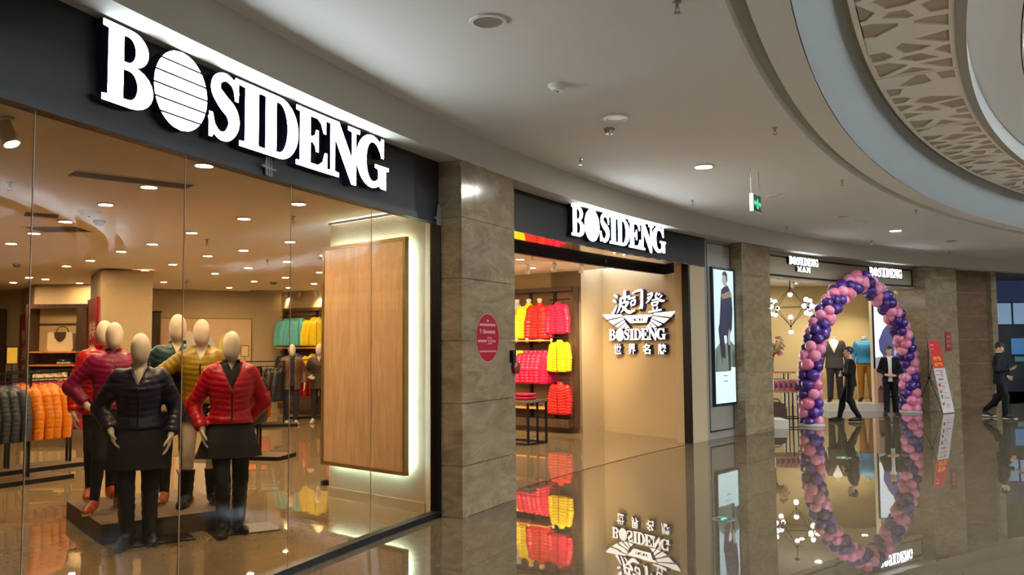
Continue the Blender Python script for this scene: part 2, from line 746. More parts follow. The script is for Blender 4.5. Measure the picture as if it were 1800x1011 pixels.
# mall ceiling, a shadow groove, the narrow inner strip
ce = MB().arc(S0, S1, -3.42, -0.3, Z_CEIL, Z_CEIL + 0.1)
struct(ce.build('ceiling', M_CEIL))
struct(MB().arc(S0, S1, -3.56, -3.40, Z_CEIL + 0.10, Z_CEIL + 0.2).build('ceiling_groove_trim', M_GROOVE))
st = MB().arc(S0, S1, -3.82, -3.55, Z_CEIL, Z_CEIL + 0.2)
struct(st.build('strip_ceiling', M_CEIL))
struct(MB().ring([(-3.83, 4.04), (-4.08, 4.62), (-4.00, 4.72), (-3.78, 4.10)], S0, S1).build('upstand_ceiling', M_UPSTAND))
struct(MB().arc(S0, S1, -5.0, -3.98, 4.66, 4.72).build('reveal_ceiling', mat('reveal_tan', (206, 184, 144), 0.8)))
# the bulkhead over the shop fronts
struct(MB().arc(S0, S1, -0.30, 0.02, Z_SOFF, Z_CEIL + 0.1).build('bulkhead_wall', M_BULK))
# inner atrium: trim ring and the plain cool ceiling beyond it
struct(MB().arc(S0, S1, -5.02, -4.93, 4.58, 4.84).build('atrium_trim', mat('trim_grey', (150, 146, 138), 0.7)))
struct(MB().arc(S0, S1, -10.0, -5.0, 5.30, 5.40).build('atrium_ceiling', M_ATRIUM))
struct(MB().arc(S0, S1, -5.02, -4.98, 4.84, 5.35).build('atrium_upstand_trim', M_ATRIUM))
struct(MB().arc(S0, S1, -10.05, -10.0, 4.95, 7.0).build('opening_edge_trim', M_ATRIUM))  # edge of the added opening to the sky, out of view
struct(MB().arc(S0, S1, -5.5, -5.02, 4.84, 4.88).build('cove_ledge_trim', M_ATRIUM))
struct(MB().arc(S0, S1, -5.52, -5.49, 4.84, 4.97).build('cove_lip_trim', M_ATRIUM))  # added lip that keeps the light strip out of view
# the far side of the atrium, with an unseen opening added above it to let in daylight
M_FARSIDE = mat('far_side_shopfronts', (70, 60, 52), 0.6)
struct(MB().arc(S0, S1, -20.2, -20.0, 0, 7.0, 1.0).build('far_side_wall', M_FARSIDE))
struct(MB().prism([pol(S0, -20.2), pol(S0, 0.2), pol(S0, 0.2) - tan_dir(S0) * .2, pol(S0, -20.2) - tan_dir(S0) * .2], (0, 0, 7.0)).build('near_end_wall', M_FARSIDE))
struct(MB().prism([pol(S1, -20.2), pol(S1, 0.2), pol(S1, 12.3) + tan_dir(S1) * .2, pol(S1, -20.2) + tan_dir(S1) * .2], (0, 0, 7.0)).build('far_end_wall', M_FARSIDE))
struct(MB().arc(36.45, S1, 12.0, 12.3, 0, Z_SOFF + .4, 1.0).build('far_shops_wall', M_FARSIDE))
struct(MB().arc(36.45, S1, -.02, 12.0, 3.9, 4.0, 1.0).build('far_shops_ceiling', M_FARSIDE))
struct(MB().arc(36.45, S1, 0, 12.0, -.1, 0, 1.0).build('far_shops_floor', M_FLOOR))
struct(MB().arc(S0, GL0, 0, .15, 0, 3.15, 1.0).build('near_shops_wall', M_FARSIDE))
cove = thing('added_cove_light', 'added cool white light strips hidden on ledges round the inner atrium ceiling', 'light')
MB().arc(-8, 50, -5.44, -5.36, 4.885, 4.91).build('light_strip', M_COVE, cove)  # added hidden strip that brightens the atrium ceiling
struct(MB().arc(S0, S1, -10.0, -9.55, 4.93, 4.97).build('added_strip_ledge_trim', M_ATRIUM))
MB().arc(-8, 50, -9.85, -9.65, 4.975, 5.0).build('added_ceiling_strip', M_COVE, cove)  # second added strip, unseen, for more cool light on that ceiling


# perforated plaster panels of the atrium ring
def half_clip(poly, p, n):
    out = []
    for i in range(len(poly)):
        a, b = poly[i], poly[(i + 1) % len(poly)]
        da, db = (a - p) @ n, (b - p) @ n
        if da <= 0:
            out.append(a)
        if (da < 0) != (db < 0) and abs(da - db) > 1e-9:
            out.append(a + (b - a) * da / (da - db))
    return out


def fill_curve(polys, z0, z1):
    """flat shape with holes -> (verts, faces) between two heights"""
    cu = bpy.data.curves.new('tmp', 'CURVE')
    cu.dimensions = '2D'
    cu.fill_mode = 'BOTH'
    cu.extrude = (z1 - z0) / 2
    for pl in polys:
        sp = cu.splines.new('POLY')
        sp.points.add(len(pl) - 1)
        for i, p in enumerate(pl):
            sp.points[i].co = (p[0], p[1], 0, 1)
        sp.use_cyclic_u = True
    ob = bpy.data.objects.new('tmp', cu)
    COL.objects.link(ob)
    dg = bpy.context.evaluated_depsgraph_get()
    me = bpy.data.meshes.new_from_object(ob.evaluated_get(dg))
    vs = [(v.co.x, v.co.y, v.co.z + (z0 + z1) / 2) for v in me.vertices]
    fs = [tuple(p.vertices) for p in me.polygons]
    bpy.data.objects.remove(ob)
    bpy.data.curves.remove(cu)
    bpy.data.meshes.remove(me)
    return vs, fs


PD0, PD1, PZ = -4.93, -4.12, 4.60
edges = [8.9, 12.0, 15.0, 17.98, 20.95, 23.95, 26.95, 29.95, 32.95, 35.95]
for k in range(len(edges) - 1):
    a, b = edges[k] + 0.012, edges[k + 1] - 0.012
    L, Wd = b - a, PD1 - PD0
    r2 = np.random.default_rng(40 + k)
    # jittered seeds
    seeds = []
    nx = 6
    for i in range(nx):
        for j in range(3):
            seeds.append(((i + 0.5 + (0.25 if j % 2 else -0.2)) * L / nx + r2.uniform(-.13, .13), (j + 0.5) * Wd / 3 + r2.uniform(-.11, .11)))
    seeds = np.array(seeds)
    polys = []
    outer = [(0, 0)] + [(L * i / 10, 0) for i in range(1, 11)] + [(L * i / 10, Wd) for i in range(10, -1, -1)]
    polys.append(outer)
    for i, sd in enumerate(seeds):
        pg = [np.array(p, float) for p in ((.05, .05), (L - .05, .05), (L - .05, Wd - .05), (.05, Wd - .05))]
        g = r2.uniform(.040, .072)
        for j, o in enumerate(seeds):
            if i == j:
                continue
            nrm = o - sd
            ln = np.linalg.norm(nrm)
            nrm = nrm / ln
            pg = half_clip(pg, (sd + o) / 2 - nrm * g, nrm)
            if len(pg) < 3:
                break
        if len(pg) >= 3 and r2.uniform() > 0.12:
            ar = 0.5 * abs(sum(pg[q][0] * pg[(q + 1) % len(pg)][1] - pg[(q + 1) % len(pg)][0] * pg[q][1] for q in range(len(pg))))
            if ar > 0.012:
                polys.append([tuple(p) for p in pg])
    vs, fs = fill_curve(polys, 0, 0.016)
    mb = MB()
    mb.add([pol(a + x, PD0 + y, PZ + z) for x, y, z in vs], fs)
    t = thing('perforated_panel', '', 'ceiling panel', pol((a + b) / 2, (PD0 + PD1) / 2, PZ))
    ordn = ['nearest', 'second', 'third', 'fourth', 'fifth', 'sixth', 'seventh', 'eighth', 'ninth'][k]
    t['label'] = 'cream plaster ceiling panel with irregular cut-outs, %s from the camera' % ordn
    t['group'] = 'perforated panels round the atrium'
    mb.build('lattice', M_LATTICE, t)
    MB().arc(a, b, PD0, PD1, PZ + 0.017, PZ + 0.04).build('backing', M_LATTICE_BACK, t)

# ------------------------------------------------------------------ fascias
struct(MB().arc(S0, GL1 + 0.06, -0.02, 0.10, 3.10, Z_SOFF).build('fascia_window_wall', M_FASCIA))
struct(MB().arc(EN0 - 0.25, 23.49, -0.02, 0.10, 3.17, Z_SOFF).build('fascia_entrance_wall', M_FASCIA))
# mirror-bright band and dark frame under the entrance fascia
struct(MB().arc(EN0 - 0.2, 23.27, -0.02, 0.75, 3.168, 3.185).build('entrance_soffit_trim', M_MIRROR))
struct(MB().arc(EN0 - 0.2, 23.40, 0.75, 0.83, 3.07, 3.25).build('entrance_frame_trim', M_BLACK))
struct(MB().prism([pol(23.40, .83, 3.07), pol(23.40, .75, 3.07), pol(EN1 + .02, .02, 3.07), pol(EN1 + .06, .12, 3.07)], (0, 0, .10)).build('entrance_return_trim', M_BLACK))
struct(MB().arc(EN1 - 0.03, EN1 + 0.04, -0.01, 0.12, 0.0, 3.165).build('entrance_jamb_trim', M_BLACK))
# show window frame
struct(MB().arc(GL0, GL1 + 0.03, -0.05, 0.05, 0.0, 0.055).build('window_sill_trim', M_BLACK))
struct(MB().arc(GL0, GL1 + 0.03, -0.04, 0.06, 3.045, 3.105).build('window_head_trim', M_BLACK))
struct(MB().arc(GL1 - 0.02, GL1 + 0.06, -0.05, 0.07, 0.0, 3.10).build('window_post_trim', M_BLACK))
seams = [GL1 - 0.02 - 1.185 * k for k in range(0, 11)]
for k in range(10):
    b, a = seams[k], seams[k + 1]
    struct(MB().arc(a + 0.001, b - 0.001, -0.002, 0.002, 0.05, 3.05, 0.3).build('window_%d' % (k + 1), M_GLASS))
    struct(MB().arc(a - 0.003, a + 0.003, -0.003, 0.003, 0.05, 3.05).build('glass_seam_trim', M_SEAM))


# ------------------------------------------------------------------ stone pillars, one slab at a time
def pillar(name, s0, s1, d0, d1, joints, m, split=None):
    core = struct(MB().arc(s0 + .03, s1 - .03, d0 + .03, d1, 0, Z_SOFF + 0.05).build(name, M_SEAM))
    for i in range(len(joints) - 1):
        z0, z1 = joints[i] + 0.003, joints[i + 1] - 0.003
        cuts = [s0, s1]
        if split and i >= len(joints) - 2:
            cuts = [s0, split, s1]
        for j in range(len(cuts) - 1):
            a, b = cuts[j] + (0.002 if j else 0), cuts[j + 1] - (0.002 if j < len(cuts) - 2 else 0)
            mb = MB().arc(a, b, d0, d0 + 0.03, z0, z1)
            mb.build('stone_slab', m, core)
        mb = MB().arc(s0, s0 + 0.03, d0 + 0.032, d1, z0, z1)
        mb.build('side_slab', m, core)
        mb = MB().arc(s1 - 0.03, s1, d0 + 0.032, d1, z0, z1)
        mb.build('side_slab', m, core)
    return core


JT = [0.0, 0.52, 1.16, 1.81, 2.46, 3.10, 3.71]
pillar('window_pillar', 15.47, 16.69, -0.30, 0.08, JT, M_PILLAR, 15.78)
pillar('screen_pillar', 24.60, 25.80, -0.22, 0.9, JT, M_PILLAR)
pillar('banner_pillar', 32.78, 34.25, -0.30, 0.9, JT, M_PILLAR)
# brown niche wall, its pale edge strip
core = struct(MB().arc(34.25, 36.2, 0.04, 0.4, 0, Z_SOFF).build('niche_wall', M_SEAM))
for i in range(6):
    MB().arc(34.25, 36.2, 0.01, 0.04, JT[i] + .004, JT[i + 1] - .004).build('stone_slab', M_PILLAR2, core)
struct(MB().arc(36.2, 36.45, -0.1, 0.5, 0, Z_SOFF).build('edge_strip_wall', M_PILLAR))

# beige jamb wall and the grey panel with its black outline
struct(MB().arc(EN1 + 0.04, 23.49, 0.0, 0.3, 0, 3.17).build('jamb_wall', M_WALL))
core = struct(MB().arc(23.49, 24.62, 0.0, 0.3, 0, Z_SOFF).build('panel_wall', M_PANEL))
for (a, b, z0, z1) in ((23.58, 24.56, 3.62, 3.645), (23.58, 24.56, 0.13, 0.155), (23.58, 23.605, 0.13, 3.645), (24.535, 24.56, 0.13, 3.645)):
    MB().arc(a, b, -0.006, 0.002, z0, z1).build('black_line', M_BLACK, core)

# third shop: fascia with two dark lines and a frame
core = struct(MB().arc(25.9, 32.8, 0.02, 0.14, 3.12, Z_SOFF).build('fascia_third_shop_wall', M_FASCIA3))
for (a, b, z0, z1) in ((25.97, 32.74, 3.58, 3.62), (25.97, 32.74, 3.17, 3.21), (32.70, 32.74, 3.17, 3.62)):
    MB().arc(a, b, 0.005, 0.03, z0, z1).build('black_line', M_BLACK, core)

# ------------------------------------------------------------------ shop interior shell
poly_ceil = [pol(s, 0.10, Z_SHOP) for s in np.arange(2.5, 23.2, 0.6)] + [pol(23.2, 0.1, Z_SHOP), pol(23.2, 17, Z_SHOP), (-13, 26, Z_SHOP), (-19, 23, Z_SHOP), (-19, 6, Z_SHOP)]
struct(MB().prism(poly_ceil, (0, 0, 0.1)).build('shop_ceiling', M_SHOPCEIL))
def wall_line(name, pts, z0, z1, m, th=0.12):
    mb = MB()
    for i in range(len(pts) - 1):
        a, b = Vector((*pts[i][:2], 0)), Vector((*pts[i + 1][:2], 0))
        t = (b - a).normalized()
        n = Vector((-t.y, t.x, 0)) * th
        mb.obox(a + Vector((0, 0, z0)), b - a, n, (0, 0, z1 - z0))
    return struct(mb.build(name, m))


BW = [(-18.5, 21.7), (-12.37, 21.5), (-11.04, 19.7), (-9.3, 19.65), (-9.0, 21.45), (-6.28, 23.2)]
wall_line('back_wall', BW, 0, Z_SHOP, M_WALL)
wall_line('back_baseboard', [(p[0], p[1] - 0.012) for p in BW], 0, 0.1, M_WALL, 0.012)
rw0, rw1 = pol(23.2, 2.55), pol(23.2, 12.6)
wall_line('right_wall', [rw0, rw1][::-1], 0, Z_SHOP + .05, M_WALL)
wall_line('left_wall', [(-18.5, 5.0), (-18.5, 21.7)], 0, Z_SHOP, M_WALL)
wall_line('left_front_wall', [tuple(pol(2.6, 0.1).xy), (-18.5, 5.0)], 0, Z_SHOP, M_WALL)
# free-standing column with its own corner
ca, cb = at(180, 478, 3.17), at(268, 480, 3.17)
u = (cb - ca).normalized()
v = Vector((-u.y, u.x, 0))
cl = (at(160, 482, 3.17) - ca)
COLUMN_A, COLUMN_U, COLUMN_V = Vector((ca.x, ca.y, 0)), u, v
struct(MB().obox((ca.x, ca.y, 0), u * (cb - ca).length, v * 0.75, (0, 0, 3.2)).build('column_wall', M_WALL))

# partition behind the first pillar, with the corner that shows in the show window
PA, PB = Vector((-0.926, 9.099, 0)), Vector((-2.178, 10.201, 0))
PT = (PB - PA).normalized()
PN = Vector((PT.y, -PT.x, 0))          # to the far side
PN = PN if PN.dot(Vector((0.6, 0.8, 0))) > 0 else -PN
e0 = pol(16.62, 0.3)
e1 = PB + PN * 1.0
struct(MB().prism([PA, PB, e1, e0], (0, 0, Z_SHOP + 0.03)).build('partition_wall', M_WALL))
wall_line('partition_baseboard', [PB - PN * 0.012, PA - PN * 0.012], 0, 0.11, M_WALL, 0.012)
wall_line('partition_return_wall', [PA, pol(GL1 - 0.02, 0.06)], 0, Z_SHOP, M_WALL, 0.02)

# sign wall beside the entrance and the pier next to it
SA, SB = Vector((3.25, 15.64, 0)), Vector((1.85, 17.49, 0))
ST = (SB - SA).normalized()
SN = Vector((-ST.y, ST.x, 0))
SN = SN if SN.dot(Vector((-1, -0.6, 0))) > 0 else -SN        # faces the shop
struct(MB().prism([SA, SB, SB - SN * 0.6, SA - SN * 0.45], (0, 0, Z_SHOP + 0.05)).build('sign_wall', M_WALL))
struct(MB().obox(SA + SN * 0.0, SB - SA, SN * 0.012, (0, 0, 0.13)).build('sign_baseboard', M_WALL))
pier = [SB + SN * 0.0, rw0, pol(23.2, 3.3), SB - SN * 0.4 + ST * 0.3]
struct(MB().prism(pier, (0, 0, Z_SHOP + 0.05)).build('pier_wall', M_WALL))
wall_line('pier_baseboard', [(SB.x, SB.y - .01), (rw0.x, rw0.y - .012)], 0, 0.13, M_WALL, 0.012)

# third shop shell
T0, T1 = pol(26.0, 0.15), pol(32.78, 0.15)
struct(MB().arc(25.5, 36.3, 0.12, 9.0, 3.35, 3.45).build('third_shop_ceiling', mat('white_ceiling', (226, 220, 204), 0.8)))
wall_line('third_left_wall', [(T0.x - 0.2, T0.y - .2), pol(26.2, 7.2)][::-1], 0, 3.1, M_WALL3)
# third shop: back wall, poster wall, raised display floor
Z3 = 3.35
wall_line('third_back_wall', [(6.2, 24.0), (13.5, 24.0)], 0, Z3, M_WALL3)
M_WHITEW = mat('off_white_wall', (216, 210, 190), 0.6)
struct(MB().box((10.2, 22.55, 1.675), (1.42, 0.3, 3.35)).build('poster_wall', M_WHITEW))
struct(MB().box((9.35, 22.99, 0.085), (2.5, 1.98, 0.17)).build('display_step_floor', mat('white_plinth', (206, 202, 188), 0.35)))

# ------------------------------------------------------------------ letters
def arcpts(cx, cy, rx, ry, a0, a1, n=10):
    return [(cx + rx * math.cos(math.radians(a0 + (a1 - a0) * i / n)), cy + ry * math.sin(math.radians(a0 + (a1 - a0) * i / n))) for i in range(n + 1)]


def stroke(pts, ws):
    """polygon of a pen line with its own half width at each point"""
    L, R = [], []
    n = len(pts)
    for i, (x, y) in enumerate(pts):
        a, b = pts[max(i - 1, 0)], pts[min(i + 1, n - 1)]
        tx, ty = b[0] - a[0], b[1] - a[1]
        l = math.hypot(tx, ty) or 1
        w = ws[i] if isinstance(ws, (list, tuple)) else ws
        L.append((x - ty / l * w, y + tx / l * w))
        R.append((x + ty / l * w, y - tx / l * w))
    return L + R[::-1]


def smooth_path(pts, n=6):
    out = []
    for i in range(len(pts) - 1):
        p0, p1, p2, p3 = pts[max(i - 1, 0)], pts[i], pts[i + 1], pts[min(i + 2, len(pts) - 1)]
        for j in range(n):
            t = j / n
            out.append(tuple(0.5 * (2 * b + (c - a) * t + (2 * a - 5 * b + 4 * c - d) * t * t + (3 * b - a - 3 * c + d) * t ** 3) for a, b, c, d in zip(p0, p1, p2, p3)))
    out.append(tuple(pts[-1]))
    return out


def glyph(ch):
    """heavy slab letters: list of shapes, each a list of outlines (first outer, then holes); height 1"""
    if ch == 'B':
        o = [(0, 0), (0, .08), (.08, .09), (.08, .91), (0, .92), (0, 1)] + arcpts(.40, .765, .27, .235, 90, -75) + arcpts(.42, .275, .33, .275, 70, -90)
        return [[o, [(.30, .57), (.36, .57)] + arcpts(.36, .735, .115, .165, -90, 90)[1:-1] + [(.36, .90), (.30, .90)],
                 [(.30, .10), (.38, .10)] + arcpts(.38, .285, .13, .185, -90, 90)[1:-1] + [(.38, .47), (.30, .47)]]], .75
    if ch == 'D':
        o = [(0, 0), (0, .08), (.08, .09), (.08, .91), (0, .92), (0, 1)] + arcpts(.36, .5, .40, .5, 90, -90, 18)
        return [[o, [(.30, .10), (.35, .10)] + arcpts(.35, .5, .18, .40, -90, 90, 14)[1:-1] + [(.35, .90), (.30, .90)]]], .76
    if ch == 'I':
        return [[[(0, 0), (0, .08), (.09, .09), (.09, .91), (0, .92), (0, 1), (.41, 1), (.41, .92), (.32, .91), (.32, .09), (.41, .08), (.41, 0)]]], .41
    if ch == 'E':
        return [[[(0, 0), (0, .08), (.08, .09), (.08, .91), (0, .92), (0, 1), (.66, 1), (.66, .68), (.60, .68), (.54, .84), (.46, .90), (.31, .90), (.31, .56), (.36, .57), (.41, .61), (.43, .70), (.49, .70), (.49, .32), (.43, .32), (.41, .41), (.36, .46), (.31, .47), (.31, .10), (.48, .10), (.58, .18), (.63, .35), (.69, .35), (.69, 0)]]], .69
    if ch == 'N':
        return [[[(0, 0), (0, .08), (.09, .09), (.09, .91), (0, .92), (0, 1), (.30, 1), (.63, .42), (.63, .91), (.53, .92), (.53, 1), (.84, 1), (.84, .92), (.74, .91), (.74, -.06), (.62, -.06), (.20, .68), (.20, .09), (.30, .08), (.30, 0)]]], .84
    if ch == 'S':
        c = smooth_path([(.53, .74), (.46, .88), (.30, .94), (.15, .86), (.13, .70), (.27, .56), (.43, .44), (.47, .26), (.36, .09), (.20, .06), (.08, .16), (.03, .30)])
        n = len(c)
        ws = [0.05 + 0.075 * math.exp(-((i / n - 0.5) / 0.22) ** 2) for i in range(n)]
        return [[stroke(c, ws)], [[(.49, .64), (.56, .64), (.56, 1.0), (.50, 1.0), (.44, .90)]], [[(0, .36), (0, 0), (.06, 0), (.13, .12), (.07, .36)]]], .60
    if ch == 'G':
        c = arcpts(.38, .5, .28, .44, 35, 318, 22)
        n = len(c)
        ws = [0.05 + 0.075 * math.exp(-((i / (n - 1) - 0.52) / 0.25) ** 2) for i in range(n)]
        return [[stroke(c, ws)], [[(.60, .62), (.67, .62), (.67, 1.0), (.61, 1.0), (.54, .86)]],
                [[(.44, .47), (.44, .40), (.52, .38), (.52, .08), (.60, .02), (.73, .02), (.73, .39), (.80, .40), (.80, .47)]]], .80
    if ch == 'M':
        return [[[(0, 0), (0, .08), (.09, .09), (.09, .91), (0, .92), (0, 1), (.28, 1), (.47, .45), (.66, 1), (.95, 1), (.95, .92), (.86, .91), (.86, .09), (.95, .08), (.95, 0), (.57, 0), (.57, .08), (.65, .09), (.65, .70), (.45, .12), (.40, .12), (.20, .70), (.20, .09), (.29, .08), (.29, 0)]]], .95
    if ch == 'A':
        return [[[(0, 0), (0, .08), (.07, .09), (.33, 1), (.53, 1), (.80, .09), (.86, .08), (.86, 0), (.47, 0), (.47, .08), (.56, .09), (.52, .25), (.26, .25), (.22, .09), (.31, .08), (.31, 0)], [(.29, .35), (.49, .35), (.39, .72)]]], .86
    return [[[(0, 0), (0, 1), (.5, 1), (.5, 0)]]], .5


def letter_mesh(name, shapes, frame, thick, parent, mats=(None, None), sx=1.0, sy=1.0):
    """frame(u, v, w) -> world; w = 0 at the face, thick behind it"""
    mb = MB()
    for polys in shapes:
        vs, fs = fill_curve([[(x * sx, y * sy) for x, y in pl] for pl in polys], 0, thick)
        # front faces are those at z = 0 (w = 0), the rest are the returns
        for f in fs:
            zz = [vs[i][2] for i in f]
            mb.cur = 0 if max(zz) < 1e-4 else 1
            k = len(mb.v)
            mb.v.extend([tuple(frame(*vs[i])) for i in f])
            mb.f.append(tuple(range(k, k + len(f))))
            mb.mi.append(mb.cur)
    me = mb.build(name, [mats[0] or M_LETTER, mats[1] or M_LETTER_SIDE], parent)
    bm = bmesh.new()
    bm.from_mesh(me.data)
    bmesh.ops.remove_doubles(bm, verts=bm.verts, dist=1e-4)
    bmesh.ops.recalc_face_normals(bm, faces=bm.faces)
    bm.to_mesh(me.data)
    bm.free()
    return me


def globe_shapes(rx, ry, gap, rows=6, cols=0):
    out = []
    zs = [-ry + 2 * ry * i / rows for i in range(rows + 1)]
    for i in range(rows):
        a, b = zs[i] + (gap if i else 0), zs[i + 1] - (gap if i < rows - 1 else 0)
        L, R = [], []
        for j in range(9):
            y = a + (b - a) * j / 8
            x = rx * math.sqrt(max(0, 1 - (y / ry) ** 2))
            sag = 0.0
            L.append((-x, y + sag))
            R.append((x, y + sag))
        pts = L + R[::-1]
        clean = []
        for p in pts:
            if not clean or math.hypot(p[0] - clean[-1][0], p[1] - clean[-1][1]) > 1e-4:
                clean.append(p)
        if math.hypot(clean[0][0] - clean[-1][0], clean[0][1] - clean[-1][1]) < 1e-4:
            clean.pop()
        out.append([clean])
    return out


def front_sign(t, spans, z0, z1, gz0, gz1, dface, thick, off=0.0, gap=0.004):
    """spans: letter -> (s0, s1); the letters stand on the curved fascia"""
    k = 0
    for ch, a, b in spans:
        a, b = a + off, b + off
        if ch == 'O':
            c, rx, ry = (a + b) / 2, (b - a) / 2, (gz1 - gz0) / 2

            def fr(u, v, w, c=c, z=(gz0 + gz1) / 2):
                return pol(c + u, dface + w, z + v)
            letter_mesh('globe', globe_shapes(rx, ry, gap), fr, thick, t)
            continue
        sh, wd = glyph(ch)

        def fr(u, v, w, a=a):
            return pol(a + u, dface + w, z0 + v)
        letter_mesh('letter', sh, fr, thick, t, sx=(b - a) / wd, sy=(z1 - z0))


SP1 = [('B', 11.067, 11.48), ('O', 11.485, 11.978), ('S', 12.00, 12.33), ('I', 12.32, 12.60), ('D', 12.57, 13.03), ('E', 13.00, 13.43), ('N', 13.42, 13.92), ('G', 13.88, 14.40)]
sg = thing('illuminated_sign', 'large glowing white letters with a globe on the dark fascia over the show window', 'sign', pol(12.7, -0.06, 3.2))
front_sign(sg, SP1, 3.20, 3.68, 3.17, 3.69, -0.10, 0.075, gap=0.006)
SP2 = [(c, 18.66 + (a - 11.067) * 0.953, 18.66 + (b - 11.067) * 0.953) for c, a, b in SP1]
sg = thing('illuminated_sign', 'glowing white letters with a globe on the dark fascia over the open entrance', 'sign', pol(20.2, -0.06, 3.25))
front_sign(sg, SP2, 3.27, 3.70, 3.24, 3.71, -0.10, 0.075, gap=0.002)
# third shop: two small overexposed signs
sg = thing('illuminated_sign', 'small two-line glowing white sign on the greige fascia near the pillar with the screen', 'sign', pol(27.6, 0, 3.4))
w = 0
for k, ch in enumerate('BOSIDENG'):
    sh, wd = glyph(ch if ch != 'O' else 'D')
    a = 27.0 + k * 0.165
    if ch == 'O':
        letter_mesh('globe', globe_shapes(.08, .09, 0.0, 1), lambda u, v, w, a=a: pol(a + .075 + u, -0.05 + w, 3.535 + v), .05, sg)
    else:
        letter_mesh('letter', sh, lambda u, v, w, a=a: pol(a + u, -0.05 + w, 3.455 + v), .05, sg, sx=.155 / wd, sy=.165)
for k, ch in enumerate('MAN'):
    sh, wd = glyph(ch)
    a = 27.36 + k * 0.2
    letter_mesh('letter', sh, lambda u, v, w, a=a: pol(a + u, -0.05 + w, 3.31 + v), .05, sg, sx=.185 / wd, sy=.11)
sg = thing('illuminated_sign', 'small one-line glowing white sign on the greige fascia above the balloon arch', 'sign', pol(31.4, 0, 3.4))
for k, ch in enumerate('BOSIDENG'):
    sh, wd = glyph(ch if ch != 'O' else 'D')
    a = 30.65 + k * 0.19
    if ch == 'O':
        letter_mesh('globe', globe_shapes(.09, .11, 0.0, 1), lambda u, v, w, a=a: pol(a + .09 + u, -0.05 + w, 3.48 + v), .05, sg)
    else:
        letter_mesh('letter', sh, lambda u, v, w, a=a: pol(a + u, -0.05 + w, 3.37 + v), .05, sg, sx=.18 / wd, sy=.215)


# ------------------------------------------------------------------ emblem on the sign wall
def sign_frame(dist):
    """u from the right-hand end of the wall, as read from the shop; v height; w behind the face"""
    return lambda u, v, w: SA + ST * u + SN * (dist - w) + Vector((0, 0, v))


def flip(shapes, u0):
    return [[[(u0 - x, y) for x, y in pl] for pl in sh] for sh in shapes]


def text_shapes(body, size, fat=0.0):
    """outline of characters in the built-in font as one solid"""
    cu = bpy.data.curves.new('tmp', 'FONT')
    cu.body = body
    cu.size = size
    cu.offset = fat
    cu.extrude = 0.5
    cu.resolution_u = 3
    ob = bpy.data.objects.new('tmp', cu)
    COL.objects.link(ob)
    bpy.context.view_layer.update()
    me = bpy.data.meshes.new_from_object(ob.evaluated_get(bpy.context.evaluated_depsgraph_get()))
    vs = [tuple(v.co) for v in me.vertices]
    fs = [tuple(p.vertices) for p in me.polygons]
    bpy.data.objects.remove(ob)
    bpy.data.curves.remove(cu)
    bpy.data.meshes.remove(me)
    return vs, fs


def text_mesh(name, body, h, w, frame, thick, parent, mats, fat=0.0, mirror=True):
    """characters scaled to a box h x w with its lower left corner at the frame origin"""
    vs, fs = text_shapes(body, 1.0, fat)
    if not vs:
        return None
    x0, x1 = min(v[0] for v in vs), max(v[0] for v in vs)
    y0, y1 = min(v[1] for v in vs), max(v[1] for v in vs)
    z0, z1 = min(v[2] for v in vs), max(v[2] for v in vs)
    mb = MB()
    for f in fs:
        front = all(abs(vs[i][2] - z1) < 1e-4 for i in f)
        mb.cur = 0 if front else 1
        k = len(mb.v)
        for i in f:
            u = (vs[i][0] - x0) / (x1 - x0) * w
            v = (vs[i][1] - y0) / (y1 - y0) * h
            ww = (z1 - vs[i][2]) / (z1 - z0) * thick
            mb.v.append(tuple(frame(u, v, ww)))
        mb.f.append(tuple(range(k, k + len(f))))
        mb.mi.append(mb.cur)
    o = mb.build(name, list(mats), parent)
    bm = bmesh.new()
    bm.from_mesh(o.data)
    bmesh.ops.remove_doubles(bm, verts=bm.verts, dist=1e-5)
    bmesh.ops.recalc_face_normals(bm, faces=bm.faces)
    bm.to_mesh(o.data)
    bm.free()
    return o


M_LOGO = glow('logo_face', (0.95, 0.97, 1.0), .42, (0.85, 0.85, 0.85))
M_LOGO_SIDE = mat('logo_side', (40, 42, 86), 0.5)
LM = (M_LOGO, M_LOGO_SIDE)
lg = thing('wall_emblem', 'white raised emblem with winged badge and characters on the beige wall by the entrance', 'sign', SA + ST * 1.2 + SN * 0.03 + Vector((0, 0, 1.55)))
E0 = 0.11


def lf(u0, v0):
    return lambda u, v, w: SA + ST * (u0 - u) + SN * (E0 - w) + Vector((0, 0, v0 + v))


# brush characters, drawn as pen lines in a 1 x 1 box
BR1 = [([(.10, .92), (.20, .84), (.26, .76)], [.05, .07, .03]), ([(.03, .66), (.14, .60), (.20, .53)], [.05, .065, .03]), ([(.00, .02), (.10, .16), (.24, .42)], [.075, .06, .025]),
       ([(.40, .72), (.62, .76), (.86, .78), (.80, .64)], [.05, .05, .06, .03]), ([(.44, .76), (.40, .50), (.34, .24), (.22, .02)], [.06, .06, .055, .02]), ([(.64, 1.08), (.63, .80), (.62, .52)], [.075, .065, .05]),
       ([(.46, .50), (.66, .53), (.78, .52), (.62, .28), (.40, .04)], [.045, .05, .06, .055, .02]), ([(.46, .40), (.62, .22), (.84, .06), (1.12, .14)], [.04, .065, .085, .03])]
BR2 = [([(.22, .86), (.44, .98), (.74, 1.02), (.80, .96)], [.04, .06, .075, .06]), ([(.80, 1.0), (.79, .60), (.78, .20), (.72, -.04), (.62, .10)], [.08, .08, .08, .085, .02]), ([(.02, .58), (.20, .64), (.40, .68)], [.04, .055, .05]),
       ([(.10, .44), (.14, .26), (.18, .20)], [.05, .055, .04]), ([(.14, .46), (.36, .52), (.38, .44), (.32, .24)], [.04, .05, .05, .05]), ([(.16, .24), (.34, .28)], [.045, .05])]
